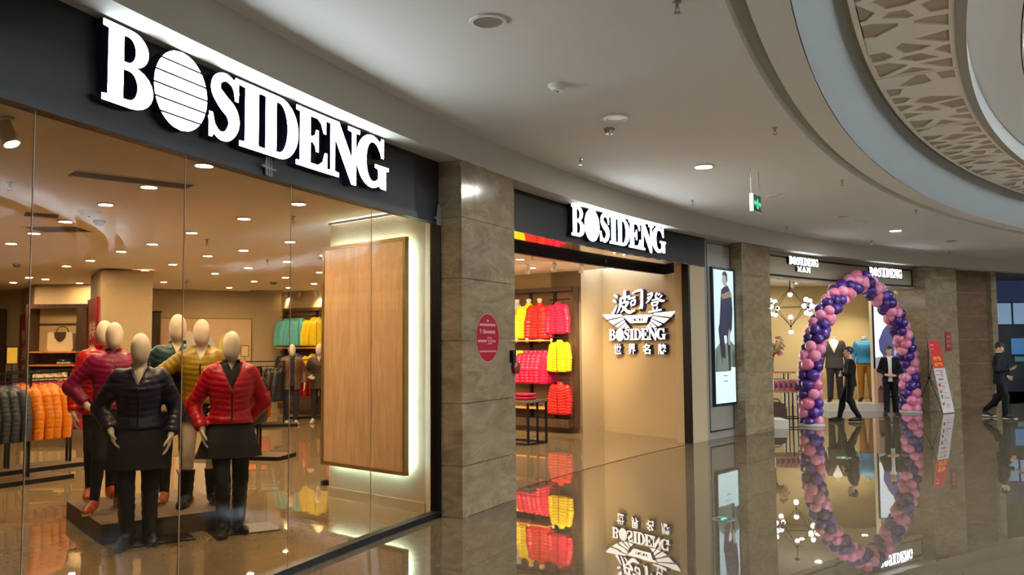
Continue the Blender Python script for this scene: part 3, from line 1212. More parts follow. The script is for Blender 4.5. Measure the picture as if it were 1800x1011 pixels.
BR3 = [([(.10, .92), (.34, .98), (.36, .90), (.20, .66), (.00, .48)], [.04, .06, .06, .05, .02]), ([(.08, .74), (.22, .80)], [.04, .045]), ([(.66, 1.0), (.56, .84), (.62, .72), (.84, .58), (1.06, .56)], [.06, .05, .055, .075, .03]),
       ([(.80, .96), (.70, .84)], [.055, .03]), ([(.92, .86), (.80, .72)], [.055, .03]), ([(.34, .62), (.62, .66)], [.035, .04]), ([(.30, .48), (.66, .52), (.62, .36)], [.045, .05, .04]), ([(.34, .48), (.38, .32)], [.045, .04]), ([(.38, .34), (.62, .37)], [.04, .045]),
       ([(.38, .26), (.44, .12)], [.045, .04]), ([(.66, .28), (.58, .12)], [.045, .035]), ([(.14, .02), (.46, .06), (.88, .12)], [.04, .055, .05])]
for br, u0, v0, ww, hh in ((BR1, 1.91, 2.36, .56, .42), (BR2, 1.44, 2.43, .44, .36), (BR3, 0.99, 2.36, .46, .37)):
    sh = []
    for pts, ws in br:
        c = smooth_path(pts, 5)
        n = len(c)
        wv = [float(np.interp(i / (n - 1) * (len(ws) - 1), range(len(ws)), ws)) * 0.95 for i in range(n)]
        sh.append([[(x * ww, y * hh) for x, y in stroke(c, wv)]])
    letter_mesh('brush_character', sh, lf(u0, v0), 0.10, lg, LM)
# the badge: feathered wings and the three letters between them
UC = 1.215
for sgn in (1, -1):
    root_c = (0.50, 0.36)
    fe = [((.44, .262), (1.0, .280), (.86, .170), (.41, .222)), ((.40, .205), (.82, .145), (.68, .060), (.37, .165)), ((.36, .150), (.64, .042), (.54, .004), (.34, .118)), ((.33, .104), (.50, -.004), (.40, -.02), (.31, .076)), ((.30, .062), (.37, -.022), (.22, -.008), (.27, .040))]
    for q in fe:
        pl = [(UC - sgn * x, y) for x, y in q]
        letter_mesh('feather', [[[(-p[0], p[1]) for p in pl]]], lambda u, v, w: SA + ST * (-u) + SN * (E0 - w) + Vector((0, 0, 2.085 + v)), 0.09, lg, LM)
bar = [[(.0, .15), (.84, .15), (.76, .105), (.70, .105), (.66, .0), (.22, .0), (.10, .08)], [(.24, .035), (.24, .085), (.60, .085), (.60, .035)]]
letter_mesh('badge', [bar], lf(UC + .42, 2.17), 0.09, lg, LM)
for k, ch in enumerate('BSD'):
    sh, wd = glyph(ch)
    letter_mesh('letter', sh, lf(UC + .20 - k * .135, 2.185), 0.065, lg, LM, sx=.11 / wd, sy=.085)
SPW = [(c, (a - 11.067) / 3.333 * 1.53, (b - 11.067) / 3.333 * 1.53) for c, a, b in SP1]
for ch, a, b in SPW:
    if ch == 'O':
        letter_mesh('globe', globe_shapes((b - a) / 2, .125, .002), lf(2.02 - (a + b) / 2, 1.945), 0.10, lg, LM)
        continue
    sh, wd = glyph(ch)
    letter_mesh('letter', sh, lf(2.02 - a, 1.84), 0.10, lg, LM, sx=(b - a) / wd, sy=.215)
for k, ch in enumerate('世界名牌'):
    text_mesh('character', ch, .20, .20, lf(1.88 - k * .395, 1.565), 0.09, lg, LM, fat=0.022)

# ------------------------------------------------------------------ ceiling lamps
ORD = ['first', 'second', 'third', 'fourth', 'fifth', 'sixth', 'seventh', 'eighth', 'ninth', 'tenth', 'eleventh', 'twelfth', 'thirteenth', 'fourteenth', 'fifteenth', 'sixteenth', 'seventeenth', 'eighteenth', 'nineteenth', 'twentieth']


def downlight(p, r, lens, label, group, trim=None):
    t = thing('downlight', label, 'ceiling light', p, 0, group)
    MB().lathe([(r * 1.28, -0.004), (r * 1.24, -0.014), (r * 1.0, -0.016), (r * 0.98, 0.002)], p, 22).build('ring_trim', trim or M_TRIM_W, t, True, auto=40)
    MB().lathe([(r * 0.99, -0.010), (r * 0.95, -0.012)], p, 22).build('lens', lens, t)
    return t


mall = [((858, 36), 0, 'unlit round ceiling lamp in the mall ceiling above the first pillar, nearest the camera'), ((1083, 206), 0, 'unlit round ceiling lamp in the mall ceiling beside a small smoke detector'),
        ((1237, 292), 1, 'bright round ceiling lamp in the mall ceiling before the exit sign'), ((1362, 344), 0, 'unlit round ceiling lamp in the mall ceiling just beyond the exit sign'),
        ((1482, 380), 0, 'unlit round ceiling lamp between the exit sign and the far lit lamp'), ((1574, 405), 1, 'bright round ceiling lamp far along the mall before the balloon arch'),
        ((1672, 423), 0, 'unlit round ceiling lamp farthest along the mall ceiling')]
for (px, py), on, lab in mall:
    p = at(px, py, Z_CEIL)
    downlight(p, 0.105, M_LENS_MALL if on else M_LENS_OFF, lab, 'round lamps in the mall ceiling')
# lit mall lamps added behind the camera, out of view, to light the near floor
for i, s in enumerate((7.0, 3.5)):
    downlight(pol(s, -1.95, Z_CEIL), 0.105, M_LENS_DIM, 'added lit round lamp in the mall ceiling behind the camera, %s from it' % ORD[i], 'round lamps in the mall ceiling')

SHOPL = [(359, 289), (262, 327), (186, 358), (115, 388), (60, 409), (20, 427), (525, 357), (429, 383), (337, 408), (268, 428), (213, 441), (159, 457), (117, 467), (428, 439), (510, 424), (570, 448), (365, 449), (304, 464), (255, 474), (436, 470), (505, 459),
         (51, 487), (23, 496), (140, 497), (288, 495), (378, 480), (447, 494), (502, 487), (562, 478), (552, 498), (403, 505), (507, 505), (330, 511), (361, 512), (80, 490)]
SHOPL_W = []
for px, py in SHOPL:
    z = Z_SHOP
    SHOPL_W.append((py, px, at(px, py, z)))
SHOPL_W.sort()
for r_ in range(0, len(SHOPL_W), 5):
    row = sorted(SHOPL_W[r_:r_ + 5], key=lambda q: q[1])
    for i, (py, px, p) in enumerate(row):
        downlight(p, 0.068, M_LENS_SHOP, 'glowing shop downlight, %s from the left in the %s row back from the glass' % (ORD[i], ORD[r_ // 5]), 'downlights in the window shop')
for i, (px, py) in enumerate(((914, 455), (935, 470))):
    downlight(at(px, py, Z_SHOP), 0.068, M_LENS_ENT, 'glowing round downlight inside the entrance, %s from the stone pillar' % ORD[i], 'downlights inside the entrance')
for i, (s, d) in enumerate(((18.3, 1.0), (20.0, 2.2), (21.8, 1.0), (19.4, 4.2), (21.6, 4.4))):
    downlight(pol(s, d, Z_SHOP), 0.068, M_LENS_ENT, 'glowing round downlight behind the entrance fascia, %s of five along it' % ORD[i], 'downlights behind the entrance fascia')
M_LENS3 = glow('third_lens', (1.0, 0.86, 0.62), 40)
for i, (x, y) in enumerate(((7.1, 20.3), (8.2, 21.2), (9.3, 23.0), (8.6, 22.5), (10.1, 22.0), (11.2, 23.4), (7.5, 22.6), (6.8, 18.9))):
    if d_of((x, y)) < 0.3:
        continue
    downlight(Vector((x, y, Z3 - 0.005)), 0.075, M_LENS3, 'glowing round downlight in the white ceiling of the third shop, %s in its set' % ORD[i], 'downlights in the third shop')


def spot_head(p, target, label, power, lens, colour=(1, .74, .42), angle=60, group='ceiling spot heads'):
    t = thing('spot_lamp', label, 'spot lamp', p, 0, group)
    d = (Vector(target) - p).normalized()
    j = p + Vector((0, 0, -0.10))
    MB().lathe([(0.04, 0), (0.04, -0.015)], p, 12).build('mount', M_TRIM_W, t)
    MB().tube([p, j], 0.009, 6).build('stem', M_TRIM_W, t)
    MB().tube([j - d * 0.07, j + d * 0.085], [0.042, 0.052], 14).build('lamp_body', M_TRIM_W, t)
    MB().tube([j + d * 0.083, j + d * 0.088], 0.042, 14).build('lens', lens, t)
    l = bpy.data.lights.new('spot_beam', 'SPOT')
    l.energy = power
    l.color = colour
    l.spot_size = math.radians(angle)
    l.spot_blend = 0.9
    l.shadow_soft_size = 0.04
    o = bpy.data.objects.new('spot_beam', l)
    o.location = j + d * 0.10 - p
    o.rotation_euler = d.to_track_quat('-Z', 'Y').to_euler()
    o.parent = t
    COL.objects.link(o)
    return t


M_SPOTLENS = glow('spot_lens', (1.0, 0.8, 0.5), 30)
hot = SA + ST * 1.95 + Vector((0, 0, 2.0))
spot_head(at(1062, 452, Z_SHOP), hot, 'white spot lamp on the ceiling aimed at the wall emblem', 150, M_SPOTLENS, angle=50)
for i, (px, py, tx, ty, tz) in enumerate(((928, 464, -0.2, 17.6, 1.5), (974, 459, 0.6, 17.0, 1.7), (1022, 462, 1.1, 17.0, 1.2))):
    spot_head(at(px, py, Z_SHOP), (tx, ty, tz), 'white spot lamp over the jacket shelves inside the entrance, %s from the pillar' % ORD[i], 90, M_SPOTLENS, angle=75)
spot_head(at(14, 206, Z_SHOP), (-2.2, 5.2, 0.9), 'white spot lamp close behind the glass in the top corner of the show window', 30, M_SPOTLENS, angle=75)
for i, (px, py) in enumerate(((330, 492), (466, 516), (485, 514), (504, 513), (527, 512), (556, 508))):
    spot_head(at(px, py, Z_SHOP), (at(px, py, Z_SHOP) + Vector((0.2, 2.0, -2.2))), 'small white spot lamp on the back ceiling, %s along towards the teal jackets' % ORD[i], 60, M_SPOTLENS, angle=80)
for i, (x, y, tx, ty, tz) in enumerate(((8.3, 21.0, 8.7, 23.2, 1.5), (9.6, 21.6, 9.6, 23.2, 1.4), (7.2, 20.6, 7.5, 23.9, 1.5))):
    spot_head(Vector((x, y + 1.2, Z3)), (tx, ty + .5, tz), 'white spot lamp in the third shop over the display step, %s from the chandelier' % ORD[i], 60, M_SPOTLENS, colour=(1, .84, .58), angle=80)

# ------------------------------------------------------------------ small fittings on the ceilings
def sprinkler(p, label, group):
    t = thing('sprinkler', label, 'sprinkler', p, 0, group)
    MB().lathe([(0.032, 0), (0.030, -0.008), (0.012, -0.010), (0.011, -0.045), (0.008, -0.047)], p, 10).build('body', M_STEEL, t)
    MB().lathe([(0.024, -0.075), (0.024, -0.079), (0.004, -0.08)], p, 10).tube([p + Vector((.012, 0, -.045)), p + Vector((.014, 0, -.076))], .003, 5).tube([p + Vector((-.012, 0, -.045)), p + Vector((-.014, 0, -.076))], .003, 5).build('deflector', M_STEEL, t)


inner = [(1190, 3), (1362, 224), (1480, 317), (1610, 369)]
outer = [(1020, 279), (1217, 352), (1383, 398), (1532, 423), (1669, 442)]
for i, (px, py) in enumerate(inner):
    sprinkler(at(px, py, Z_CEIL), 'sprinkler head near the ceiling groove, %s from the camera' % ORD[i], 'sprinklers along the groove')
for i, (px, py) in enumerate(outer):
    sprinkler(at(px, py, Z_CEIL), 'sprinkler head beside the bulkhead, %s from the camera' % ORD[i], 'sprinklers along the bulkhead')
for i, (px, py) in enumerate(((515, 380), (364, 421), (470, 457), (17, 320), (936, 448))):
    sprinkler(at(px, py, Z_SHOP), 'small sprinkler head in the window shop ceiling, %s nearest the glass' % ORD[i] if i < 4 else 'small sprinkler head in the ceiling inside the entrance', 'sprinklers in the shop')


def detector(p, r, label, cat='detector', m=None, name='smoke_detector'):
    t = thing(name, label, cat, p)
    MB().lathe([(r, 0), (r * 0.98, -0.02), (r * 0.72, -0.035), (r * 0.65, -0.055), (r * 0.3, -0.06)], p, 18).build('body', m or M_TRIM_W, t, True, auto=40)
    MB().lathe([(r * 0.12, -0.058), (r * 0.10, -0.066)], p, 8).build('sensor', M_BLACK, t)


detector(at(980, 149, Z_CEIL), 0.085, 'white domed speaker cap on the mall ceiling between two unlit lamps', 'speaker', name='ceiling_speaker')
detector(at(1071, 226, Z_CEIL), 0.06, 'small grey smoke detector beside an unlit lamp in the mall ceiling', m=M_STEEL)
detector(at(1518, 390, Z_CEIL), 0.08, 'pale smoke detector beyond the exit sign on the mall ceiling')
detector(at(175, 388, Z_SHOP), 0.07, 'dark smoke detector on the shop ceiling beside a round speaker', m=M_STEEL)
detector(at(30, 464, Z_SHOP), 0.07, 'smoke detector on the lower shop ceiling above the far shelves', m=M_STEEL)
detector(at(157, 371, Z_SHOP), 0.12, 'round flat speaker in the shop ceiling behind the glass', 'speaker', name='ceiling_speaker')
detector(at(481, 496, Z_SHOP), 0.09, 'smoke detector on the back ceiling before the big wall picture', m=M_STEEL)


def slot_vent(p, q, wd, label):
    t = thing('air_vent', label, 'air vent', (p + q) / 2)
    u = (q - p).normalized()
    n = Vector((-u.y, u.x, 0)) * wd
    L = (q - p).length
    for k in range(2):
        MB().obox(p + n * k - n * 0.04 + Vector((0, 0, -0.008)), u * L, n * 0.08, (0, 0, 0.010)).build('frame_bar', M_TRIM_W, t)
    MB().obox(p + Vector((0, 0, -0.003)), u * L, n, (0, 0, 0.006)).build('dark_slot', mat('vent_dark', (62, 44, 32), 0.7), t)
    for k in (0.25, 0.5, 0.75):
        MB().obox(p + n * k - n * .03 + Vector((0, 0, -0.007)), u * L, n * 0.06, (0, 0, 0.006)).build('slat', mat('vent_slat', (130, 104, 80), 0.6), t)


slot_vent(at(135, 299, Z_SHOP), at(345, 324, Z_SHOP), 0.28, 'long slot air vent in the shop ceiling right behind the glass')
slot_vent(at(45, 372, Z_SHOP), at(105, 376, Z_SHOP), 0.34, 'short air vent in the shop ceiling, front one of two near the left edge')
slot_vent(at(38, 398, Z_SHOP), at(130, 398, Z_SHOP), 0.5, 'air vent with a lamp beside it, rear one of two near the left edge')
slot_vent(at(440, 510, Z_SHOP), at(500, 511, Z_SHOP), 0.4, 'air vent in the back ceiling before the corner')
slot_vent(at(555, 454, Z_SHOP), at(585, 453, Z_SHOP), 0.3, 'air vent in the shop ceiling above the backlit panel')

# hanging exit sign
px = at(1327, 298, Z_CEIL)
ex = thing('exit_sign', 'green glowing emergency exit sign hanging on two rods from the mall ceiling', 'sign', px)
M_EXIT_DARK = mat('exit_dark_green', (10, 44, 30), 0.3)
M_EXIT = glow('exit_green', (0.05, 1.0, 0.35), .5)
ea, eb = at(1319, 294, Z_CEIL), at(1333, 302, Z_CEIL)
eu = (eb - ea).normalized()
en = Vector((eu.y, -eu.x, 0))
en = en if en.dot(Vector((0, -1, 0))) > 0 else -en
zt, zb = 3.70, 3.47
ec = (ea + eb) / 2
for e in (ea, eb):
    MB().tube([e, Vector((e.x, e.y, zt))], 0.005, 6).build('rod', M_STEEL, ex)
w2 = 0.17
o0 = Vector((ec.x, ec.y, zb)) - eu * w2 - en * 0.025
MB().obox(o0, eu * 2 * w2, en * 0.05, (0, 0, zt - zb)).build('housing', mat('exit_housing', (190, 200, 190), 0.4), ex)
face = Vector((ec.x, ec.y, zb)) + en * 0.0255
MB().obox(face - eu * (w2 - .008) + Vector((0, 0, .008)), eu * (2 * w2 - .016), en * 0.003, (0, 0, zt - zb - .016)).build('dark_face', M_EXIT_DARK, ex)


def exf(pl):
    return [face + eu * x + en * 0.0035 + Vector((0, 0, 0.113 + y)) for x, y in pl]


for pl in ([(-.15, 0), (-.10, .035), (-.10, .012), (-.06, .012), (-.06, -.012), (-.10, -.012), (-.10, -.035)],
           [(.15, 0), (.10, -.035), (.10, -.012), (.06, -.012), (.06, .012), (.10, .012), (.10, .035)]):
    MB().prism(exf(pl), en * 0.002).build('arrow', M_EXIT, ex)
man_ = [[(-.014, .058), (.0, .07), (.014, .058), (.012, .042), (-.012, .042)], [(-.022, .038), (.02, .036), (.014, -.012), (-.016, -.012)], [(-.016, -.012), (.0, -.012), (-.016, -.07), (-.032, -.066)], [(0, -.012), (.014, -.012), (.040, -.06), (.026, -.068)], [(.018, .034), (.044, .006), (.036, -.002), (.012, .022)], [(-.022, .036), (-.044, .010), (-.038, .002), (-.016, .022)]]
mb = MB()
for pl in man_:
    mb.prism(exf(pl), en * 0.002)
mb.build('running_figure', M_EXIT, ex)

# floor markers
for (px_, py_), lab in (((1272, 913), 'round steel exit marker with a green arrow set in the near mall floor'), ((1483, 805), 'round steel exit marker set in the mall floor before the balloon arch')):
    p = at(px_, py_)
    t = thing('floor_marker', lab, 'floor marker', p, 0, 'exit markers in the floor')
    MB().lathe([(0.118, 0), (0.114, 0.005), (0.085, 0.006), (0.084, 0.003)], p, 28).build('steel_ring', M_STEEL, t)
    MB().lathe([(0.084, 0.002), (0.083, 0.0045)], p, 28).build('dark_disc', mat('marker_dark', (22, 30, 26), 0.2), t)
    td = tan_dir(s_of(p))
    nd = out_dir(s_of(p))
    q = [(-.06, -.014), (.0, -.014), (.0, -.036), (.06, 0), (0, .036), (0, .014), (-.06, .014)]
    MB().prism([p + td * x + nd * y + Vector((0, 0, .0046)) for x, y in q], (0, 0, .002)).build('green_arrow', M_EXIT, t)

# grey wire ties left hanging on the window head
def wire_tie(s, z, label):
    p = pol(s, -0.055, z)
    t = thing('wire_tie', label, 'wire tie', p)
    td = tan_dir(s)
    m = mat('tie_grey', (120, 120, 122), 0.5)
    MB().tube([p - td * 0.085 + Vector((0, 0, .012)), p + Vector((0, 0, -.004)), p + td * 0.085 + Vector((0, 0, -.004))], .012, 6).build('bar', m, t)
    for k, x in enumerate((-.025, .0, .028)):
        MB().tube([p + td * x + Vector((0, 0, -.06)), p + td * x * 1.2 + Vector((0, -.012, .03)), p + td * (x * .7 + .004) + Vector((0, 0, .16))], [.012, .010, .004], 6).build('strand', m, t)


wire_tie(12.72, 3.115, 'knotted grey wire tie hanging on the window head under the letters')
wire_tie(15.42, 3.08, 'grey wire tie on the window head beside the first stone pillar')

# ------------------------------------------------------------------ screen beside the entrance
def col_frame(s0, dface):
    return lambda s, z, off=0.0: pol(s, dface - off, z)


def flat_poly(name, pts, m, parent, nrm, th=0.002):
    return MB().prism(pts, Vector(nrm) * th).build(name, m, parent)


sc = thing('advertising_screen', 'tall lit advertising screen showing a man in a dark zip jacket, set in grey wall', 'screen', pol(24.14, -0.02, 0.62))
MB().arc(23.70, 24.585, -0.055, -0.002, 0.60, 3.19).build('bezel', mat('screen_bezel', (14, 18, 34), 0.3), sc)
SE = 0.42
sky = glow('screen_pale_blue', (196, 226, 232), SE)
scr = {'sky': sky, 'dark': glow('screen_navy', (38, 36, 74), SE * .55), 'tan': glow('screen_tan', (150, 122, 100), SE * .8), 'skin': glow('screen_skin', (176, 160, 158), SE * .8), 'hair': glow('screen_hair', (58, 52, 58), SE * .7),
       'grass': glow('screen_grass', (120, 132, 118), SE * .7), 'grass2': glow('screen_grass_dark', (84, 92, 88), SE * .6), 'white': glow('screen_white', (206, 236, 240), SE), 'grey': glow('screen_grey', (116, 140, 150), SE * .8), 'trouser': glow('screen_trouser', (30, 32, 50), SE * .5)}
MB().arc(23.745, 24.545, -0.0565, -0.054, 0.645, 3.145).build('screen_picture', scr['sky'], sc)


def spoly(name, pts, m, lay):
    # pts: fraction across (0..1) and up (0..1)
    P = [pol(23.745 + 0.8 * x, -0.0568 - 0.0007 * lay, 0.645 + 2.5 * y) for x, y in pts]
    MB().prism(P, out_dir(24.1) * -0.0004).build(name, m, sc)


spoly('picture_ground', [(0, .235), (1, .235), (1, .43), (.75, .47), (.5, .44), (.25, .45), (0, .40)], scr['grass'], 1)
for k, x in enumerate((.02, .14, .70, .82, .9)):
    spoly('picture_grass_tuft', [(x, .24), (x + .12, .24), (x + .10, .36 + .03 * (k % 2)), (x + .06, .40), (x + .01, .35)], scr['grass2'], 2)
spoly('picture_caption', [(0, 0), (1, 0), (1, .262), (.62, .27), (.5, .235), (0, .235)], scr['white'], 3)
spoly('picture_figure', [(.42, .24), (.50, .24), (.52, .40), (.44, .52), (.60, .50), (.68, .24), (.78, .24), (.76, .50), (.80, .53), (.62, .62), (.30, .62), (.18, .56), (.26, .40), (.36, .26)], scr['trouser'], 4)
spoly('picture_jacket', [(.20, .52), (.30, .50), (.70, .51), (.86, .55), (.92, .70), (.88, .82), (.74, .875), (.66, .89), (.52, .875), (.36, .85), (.30, .72), (.24, .60)], scr['dark'], 5)
spoly('picture_band', [(.35, .775), (.86, .80), (.88, .835), (.80, .845), (.37, .815)], scr['tan'], 6)
spoly('picture_sleeve', [(.20, .50), (.30, .49), (.40, .66), (.40, .80), (.33, .80), (.26, .64)], scr['dark'], 7)
spoly('picture_hand', [(.66, .44), (.74, .43), (.78, .52), (.72, .56), (.66, .50)], scr['skin'], 7)
spoly('picture_face', [(.50, .885), (.44, .895), (.42, .915), (.40, .925), (.44, .945), (.46, .965), (.62, .97), (.64, .90), (.62, .875)], scr['skin'], 8)
spoly('picture_hair', [(.42, .955), (.45, .985), (.58, .995), (.68, .975), (.69, .925), (.64, .905), (.62, .945), (.54, .965)], scr['hair'], 9)
for k, (x0, x1, y0, y1) in enumerate(((.38, .60, .20, .207), (.28, .72, .158, .166), (.30, .74, .128, .133), (.36, .64, .088, .106))):
    spoly('picture_text_line', [(x0, y0), (x1, y0), (x1, y1), (x0, y1)], scr['grey'], 5)

# ------------------------------------------------------------------ sticker, call point and bell on the first pillar
M_RED = mat('sticker_red', (138, 8, 28), 0.8, 0, 0.2)
M_PINK = mat('sticker_print', (200, 150, 146), 0.5)
stc = thing('round_sticker', 'round red promotional sticker with pale print on the first stone pillar', 'sticker', pol(16.035, -0.301, 1.84))
R_ = 0.262


def stp(x, y, off):
    return pol(16.035 + x, -0.3005 - off, 1.84 + y)


MB().prism([stp(R_ * math.cos(a), R_ * math.sin(a), 0) for a in np.linspace(0, 2 * PI, 40, endpoint=False)], out_dir(16) * -0.002).build('disc', M_RED, stc)
MB().add([stp(r * math.cos(a), r * math.sin(a), .0026) for r in (R_ * .985, R_ * 1.01) for a in np.linspace(0, 2 * PI, 40, endpoint=False)], [(i, (i + 1) % 40, 40 + (i + 1) % 40, 40 + i) for i in range(40)]).build('pale_rim', mat('sticker_rim', (190, 120, 120), 0.5), stc)
PM = (M_PINK, M_PINK)


def sf(x, y):
    return lambda u, v, w: stp(x + u, y + v, .003)


# illegible small print kept as rows of short marks, the readable figures as text
rows = [(-.185, .128, .36, .026, 17), (-.09, .048, .26, .03, 12), (-.225, -.048, .20, .026, 9), (-.19, -.155, .38, .016, 22)]
for x0, y0, wd, hh, n in rows:
    mb = MB()
    for i in range(n):
        x = x0 + wd * i / n
        mb.prism([stp(x, y0, .003), stp(x + wd / n * .72, y0, .003), stp(x + wd / n * .72, y0 + hh, .003), stp(x, y0 + hh, .003)], out_dir(16) * -.0005)
    mb.build('print_row', M_PINK, stc)
text_mesh('print_figures', '9', .06, .035, sf(-.185, .04), .0005, stc, PM)
text_mesh('print_figures', '19', .055, .06, sf(-.12, .04), .0005, stc, PM)
text_mesh('print_figures', '50', .085, .10, sf(-.01, -.075), .0005, stc, PM)
mb = MB()
for i in range(4):
    mb.prism([stp(.10 + i * .022, -.05, .003), stp(.112 + i * .022, -.05, .003), stp(.112 + i * .022, -.025, .003), stp(.10 + i * .022, -.025, .003)], out_dir(16) * -.0005)
mb.prism([stp(-.025, .19, .003), stp(.0, .165, .003), stp(.025, .19, .003), stp(.0, .20, .003)], out_dir(16) * -.0005)
mb.build('print_row', M_PINK, stc)

pe = pol(16.60, -0.30, 1.60)
t = thing('fire_call_point', 'small dark fire call point with red bell on the edge of the first pillar', 'alarm', pe)
MB().arc(16.555, 16.63, -0.345, -0.30, 1.56, 1.70).build('box', M_BLACK, t)
MB().lathe([(0.075, -0.02), (0.072, 0.02), (0.04, 0.035)], (0, 0, 0), 18).build('bell', mat('alarm_red', (120, 16, 22), 0.4), None)
bell = bpy.context.scene.objects['bell']
bell.parent = t
bell.rotation_euler = out_dir(16.6).to_track_quat('-Z', 'Y').to_euler()
bell.location = pol(16.66, -0.325, 1.50) - pe

# red notice on the pillar behind the X banner
t = thing('notice_plate', 'small red notice plate on the stone pillar behind the banner stand', 'sign', pol(33.75, -0.31, 1.75))
MB().arc(33.60, 33.88, -0.312, -0.302, 1.52, 2.02).build('plate', mat('notice_red', (120, 24, 30), 0.5), t)
for k in range(3):
    MB().arc(33.66, 33.82, -0.3145, -0.312, 1.62 + k * .12, 1.68 + k * .12).build('print_mark', mat('notice_print', (170, 90, 84), 0.5), t)
# ------------------------------------------------------------------ hanging jackets
def quilt(z, pitch, a):
    return a * np.sqrt(np.abs(np.sin(np.pi * z / pitch)))


def jacket_fn(P, puff=0.010, pitch=0.058, hood=True, arms=0.035):
    """on a hanger: shoulders at z = -0.13, hem at -0.78; x across, +y the front"""
    z = P[:, 2]
    q = quilt(z + 0.02 * np.cos(P[:, 0] * 9), pitch, puff)
    t = prof_tube(P, [-.78, -.74, -.55, -.35, -.22, -.15, -.115, -.09], [.235, .245, .235, .24, .235, .20, .12, .07], [.075, .085, .085, .09, .085, .07, .055, .04], amp=q)
    d = t
    for s in (-1, 1):
        e, h = sd_cone(P, (s * .195, 0, -.17), (s * .265, .015, -.45), .070, .062)
        e = e - quilt(h * .29, pitch, puff)
        f, h2 = sd_cone(P, (s * .265, .015, -.45), (s * .275, arms, -.76), .062, .050)
        f = f - quilt(h2 * .31, pitch, puff)
        f = np.maximum(f, -.765 - z)
        d = smin(d, smin(e, f, .02), .025)
    c = prof_tube(P, [-.13, -.10, -.045], [.075, .072, .070], [.060, .058, .055])
    c = np.maximum(c, -prof_tube(P, [-.11, -.08, -.03], [.052, .052, .054], [.040, .040, .042]))
    d = smin(d, c, .02)
    if hood:
        d = smin(d, ell(P, (0, -.075, -.12), (.12, .055, .085)), .03)
    return d


def jacket_mesh(name, cell=0.0125, **k):
    return mesh_np(name, [surface_nets(lambda P: jacket_fn(P, **k), (-.36, -.17, -.82), (.36, .17, -.02), cell)])


JM = {'hood': jacket_mesh('jacket_hooded'), 'collar': jacket_mesh('jacket_collared', hood=False, pitch=.062, puff=.014), 'coarse': jacket_mesh('jacket_far', .019, hood=True)}


def hanger_mb():
    mb = MB()
    mb.tube([(0, 0, -.085), (0, 0, -.02), (0.018, 0, -.004), (0.022, 0, .012), (0.008, 0, .022), (-.010, 0, .016)], .004, 6)
    mb.tube([(-.19, 0, -.155), (0, 0, -.085), (.19, 0, -.155)], .009, 6)
    return mb


_h = hanger_mb().build('hanger', M_BLACK, None, True)
HANGER = _h.data
bpy.data.objects.remove(_h)
_z = MB()
_z.tube([(0, .118, -.16), (0, .122, -.35), (0, .118, -.55), (0, .108, -.77)], .006, 5)
_o = _z.build('zip_line', M_BLACK, None, True)
ZIP = _o.data
bpy.data.objects.remove(_o)


def hang_jacket(loc, rotz, col, label, group, kind='hood', hanger=True, scale=1.0):
    """loc is the rail point the hook sits on"""
    t = thing('hanging_jacket', label, 'jacket', loc, rotz, group)
    t.scale = (scale, scale, scale)
    new_obj('jacket_shell', JM[kind], t, [col])
    if hanger:
        new_obj('hanger', HANGER, t, [M_BLACK])
    new_obj('zip_line', ZIP, t, [M_BLACK])
    return t


K = {n: cloth(n, c) for n, c in dict(orange=(222, 126, 16), crimson=(140, 12, 44), red=(184, 8, 32), scarlet=(206, 26, 22), magenta=(206, 16, 62), rose=(222, 24, 74), yellow=(236, 208, 10), mustard=(158, 130, 8), teal=(16, 66, 74), aqua=(96, 190, 196), silver=(190, 194, 204),
                                         violet=(70, 56, 130), navy=(30, 30, 58), charcoal=(44, 48, 56), plum=(136, 20, 70), brown=(104, 74, 50), umber=(62, 50, 38), cream=(214, 198, 160), coral=(226, 66, 26), lime=(196, 196, 60), black=(26, 26, 30), slate=(60, 66, 84)).items()}


# ------------------------------------------------------------------ clothes racks
def rack(loc, rotz, L, label, H=1.42, group='clothes racks', board=(1.6, .62), ext=0.0):
    """twin-post rail on a wooden board; the rail runs along local x"""
    t = thing('clothes_rack', label, 'clothes rack', loc, rotz, group)
    MB().box((0, 0, .035), (board[0], board[1], .05)).build('base_board', M_WOODGREY, t, world=False)
    MB().box((0, board[1] / 2 - .006, .03), (board[0] + .01, .014, .06)).box((0, -board[1] / 2 + .006, .03), (board[0] + .01, .014, .06)).box((board[0] / 2, 0, .03), (.014, board[1] - .02, .06)).box((-board[0] / 2, 0, .03), (.014, board[1] - .02, .06)).build('base_rim', M_BLACK, t, world=False)
    for x in (-L / 2, L / 2):
        for y in (-.045, .045):
            MB().box((x, y, .06 + (H - .06) / 2), (.028, .028, H - .06)).build('post', M_BLACK, t, world=False)
        MB().box((x, 0, H * .34), (.02, .07, .02)).build('post_tie', M_BLACK, t, world=False)
        MB().box((x, 0, H - .10), (.02, .07, .02)).build('post_tie', M_BLACK, t, world=False)
    MB().box((ext / 2, 0, H + .012), (L + .05 + ext, .03, .024)).build('top_rail', M_BLACK, t, world=False)
    MB().box((ext / 2, 0, H - .10), (L + .02 + ext, .018, .018)).build('hanging_rail', M_BLACK, t, world=False)
    return t


def sign_stand(loc, rotz, label, m):
    t = thing('table_sign', label, 'sign holder', loc, rotz)
    MB().box((0, 0, .05), (.01, .01, .10)).build('stem', M_BLACK, t, world=False)
    for c, sz in (((0, 0, .10), (.17, .012, .012)), ((0, 0, .34), (.17, .012, .012)), ((-.08, 0, .22), (.012, .012, .24)), ((.08, 0, .22), (.012, .012, .24))):
        MB().box(c, sz).build('frame_bar', M_BLACK, t, world=False)
    MB().box((0, 0, .22), (.148, .004, .228)).build('card', m, t, world=False)
    return t


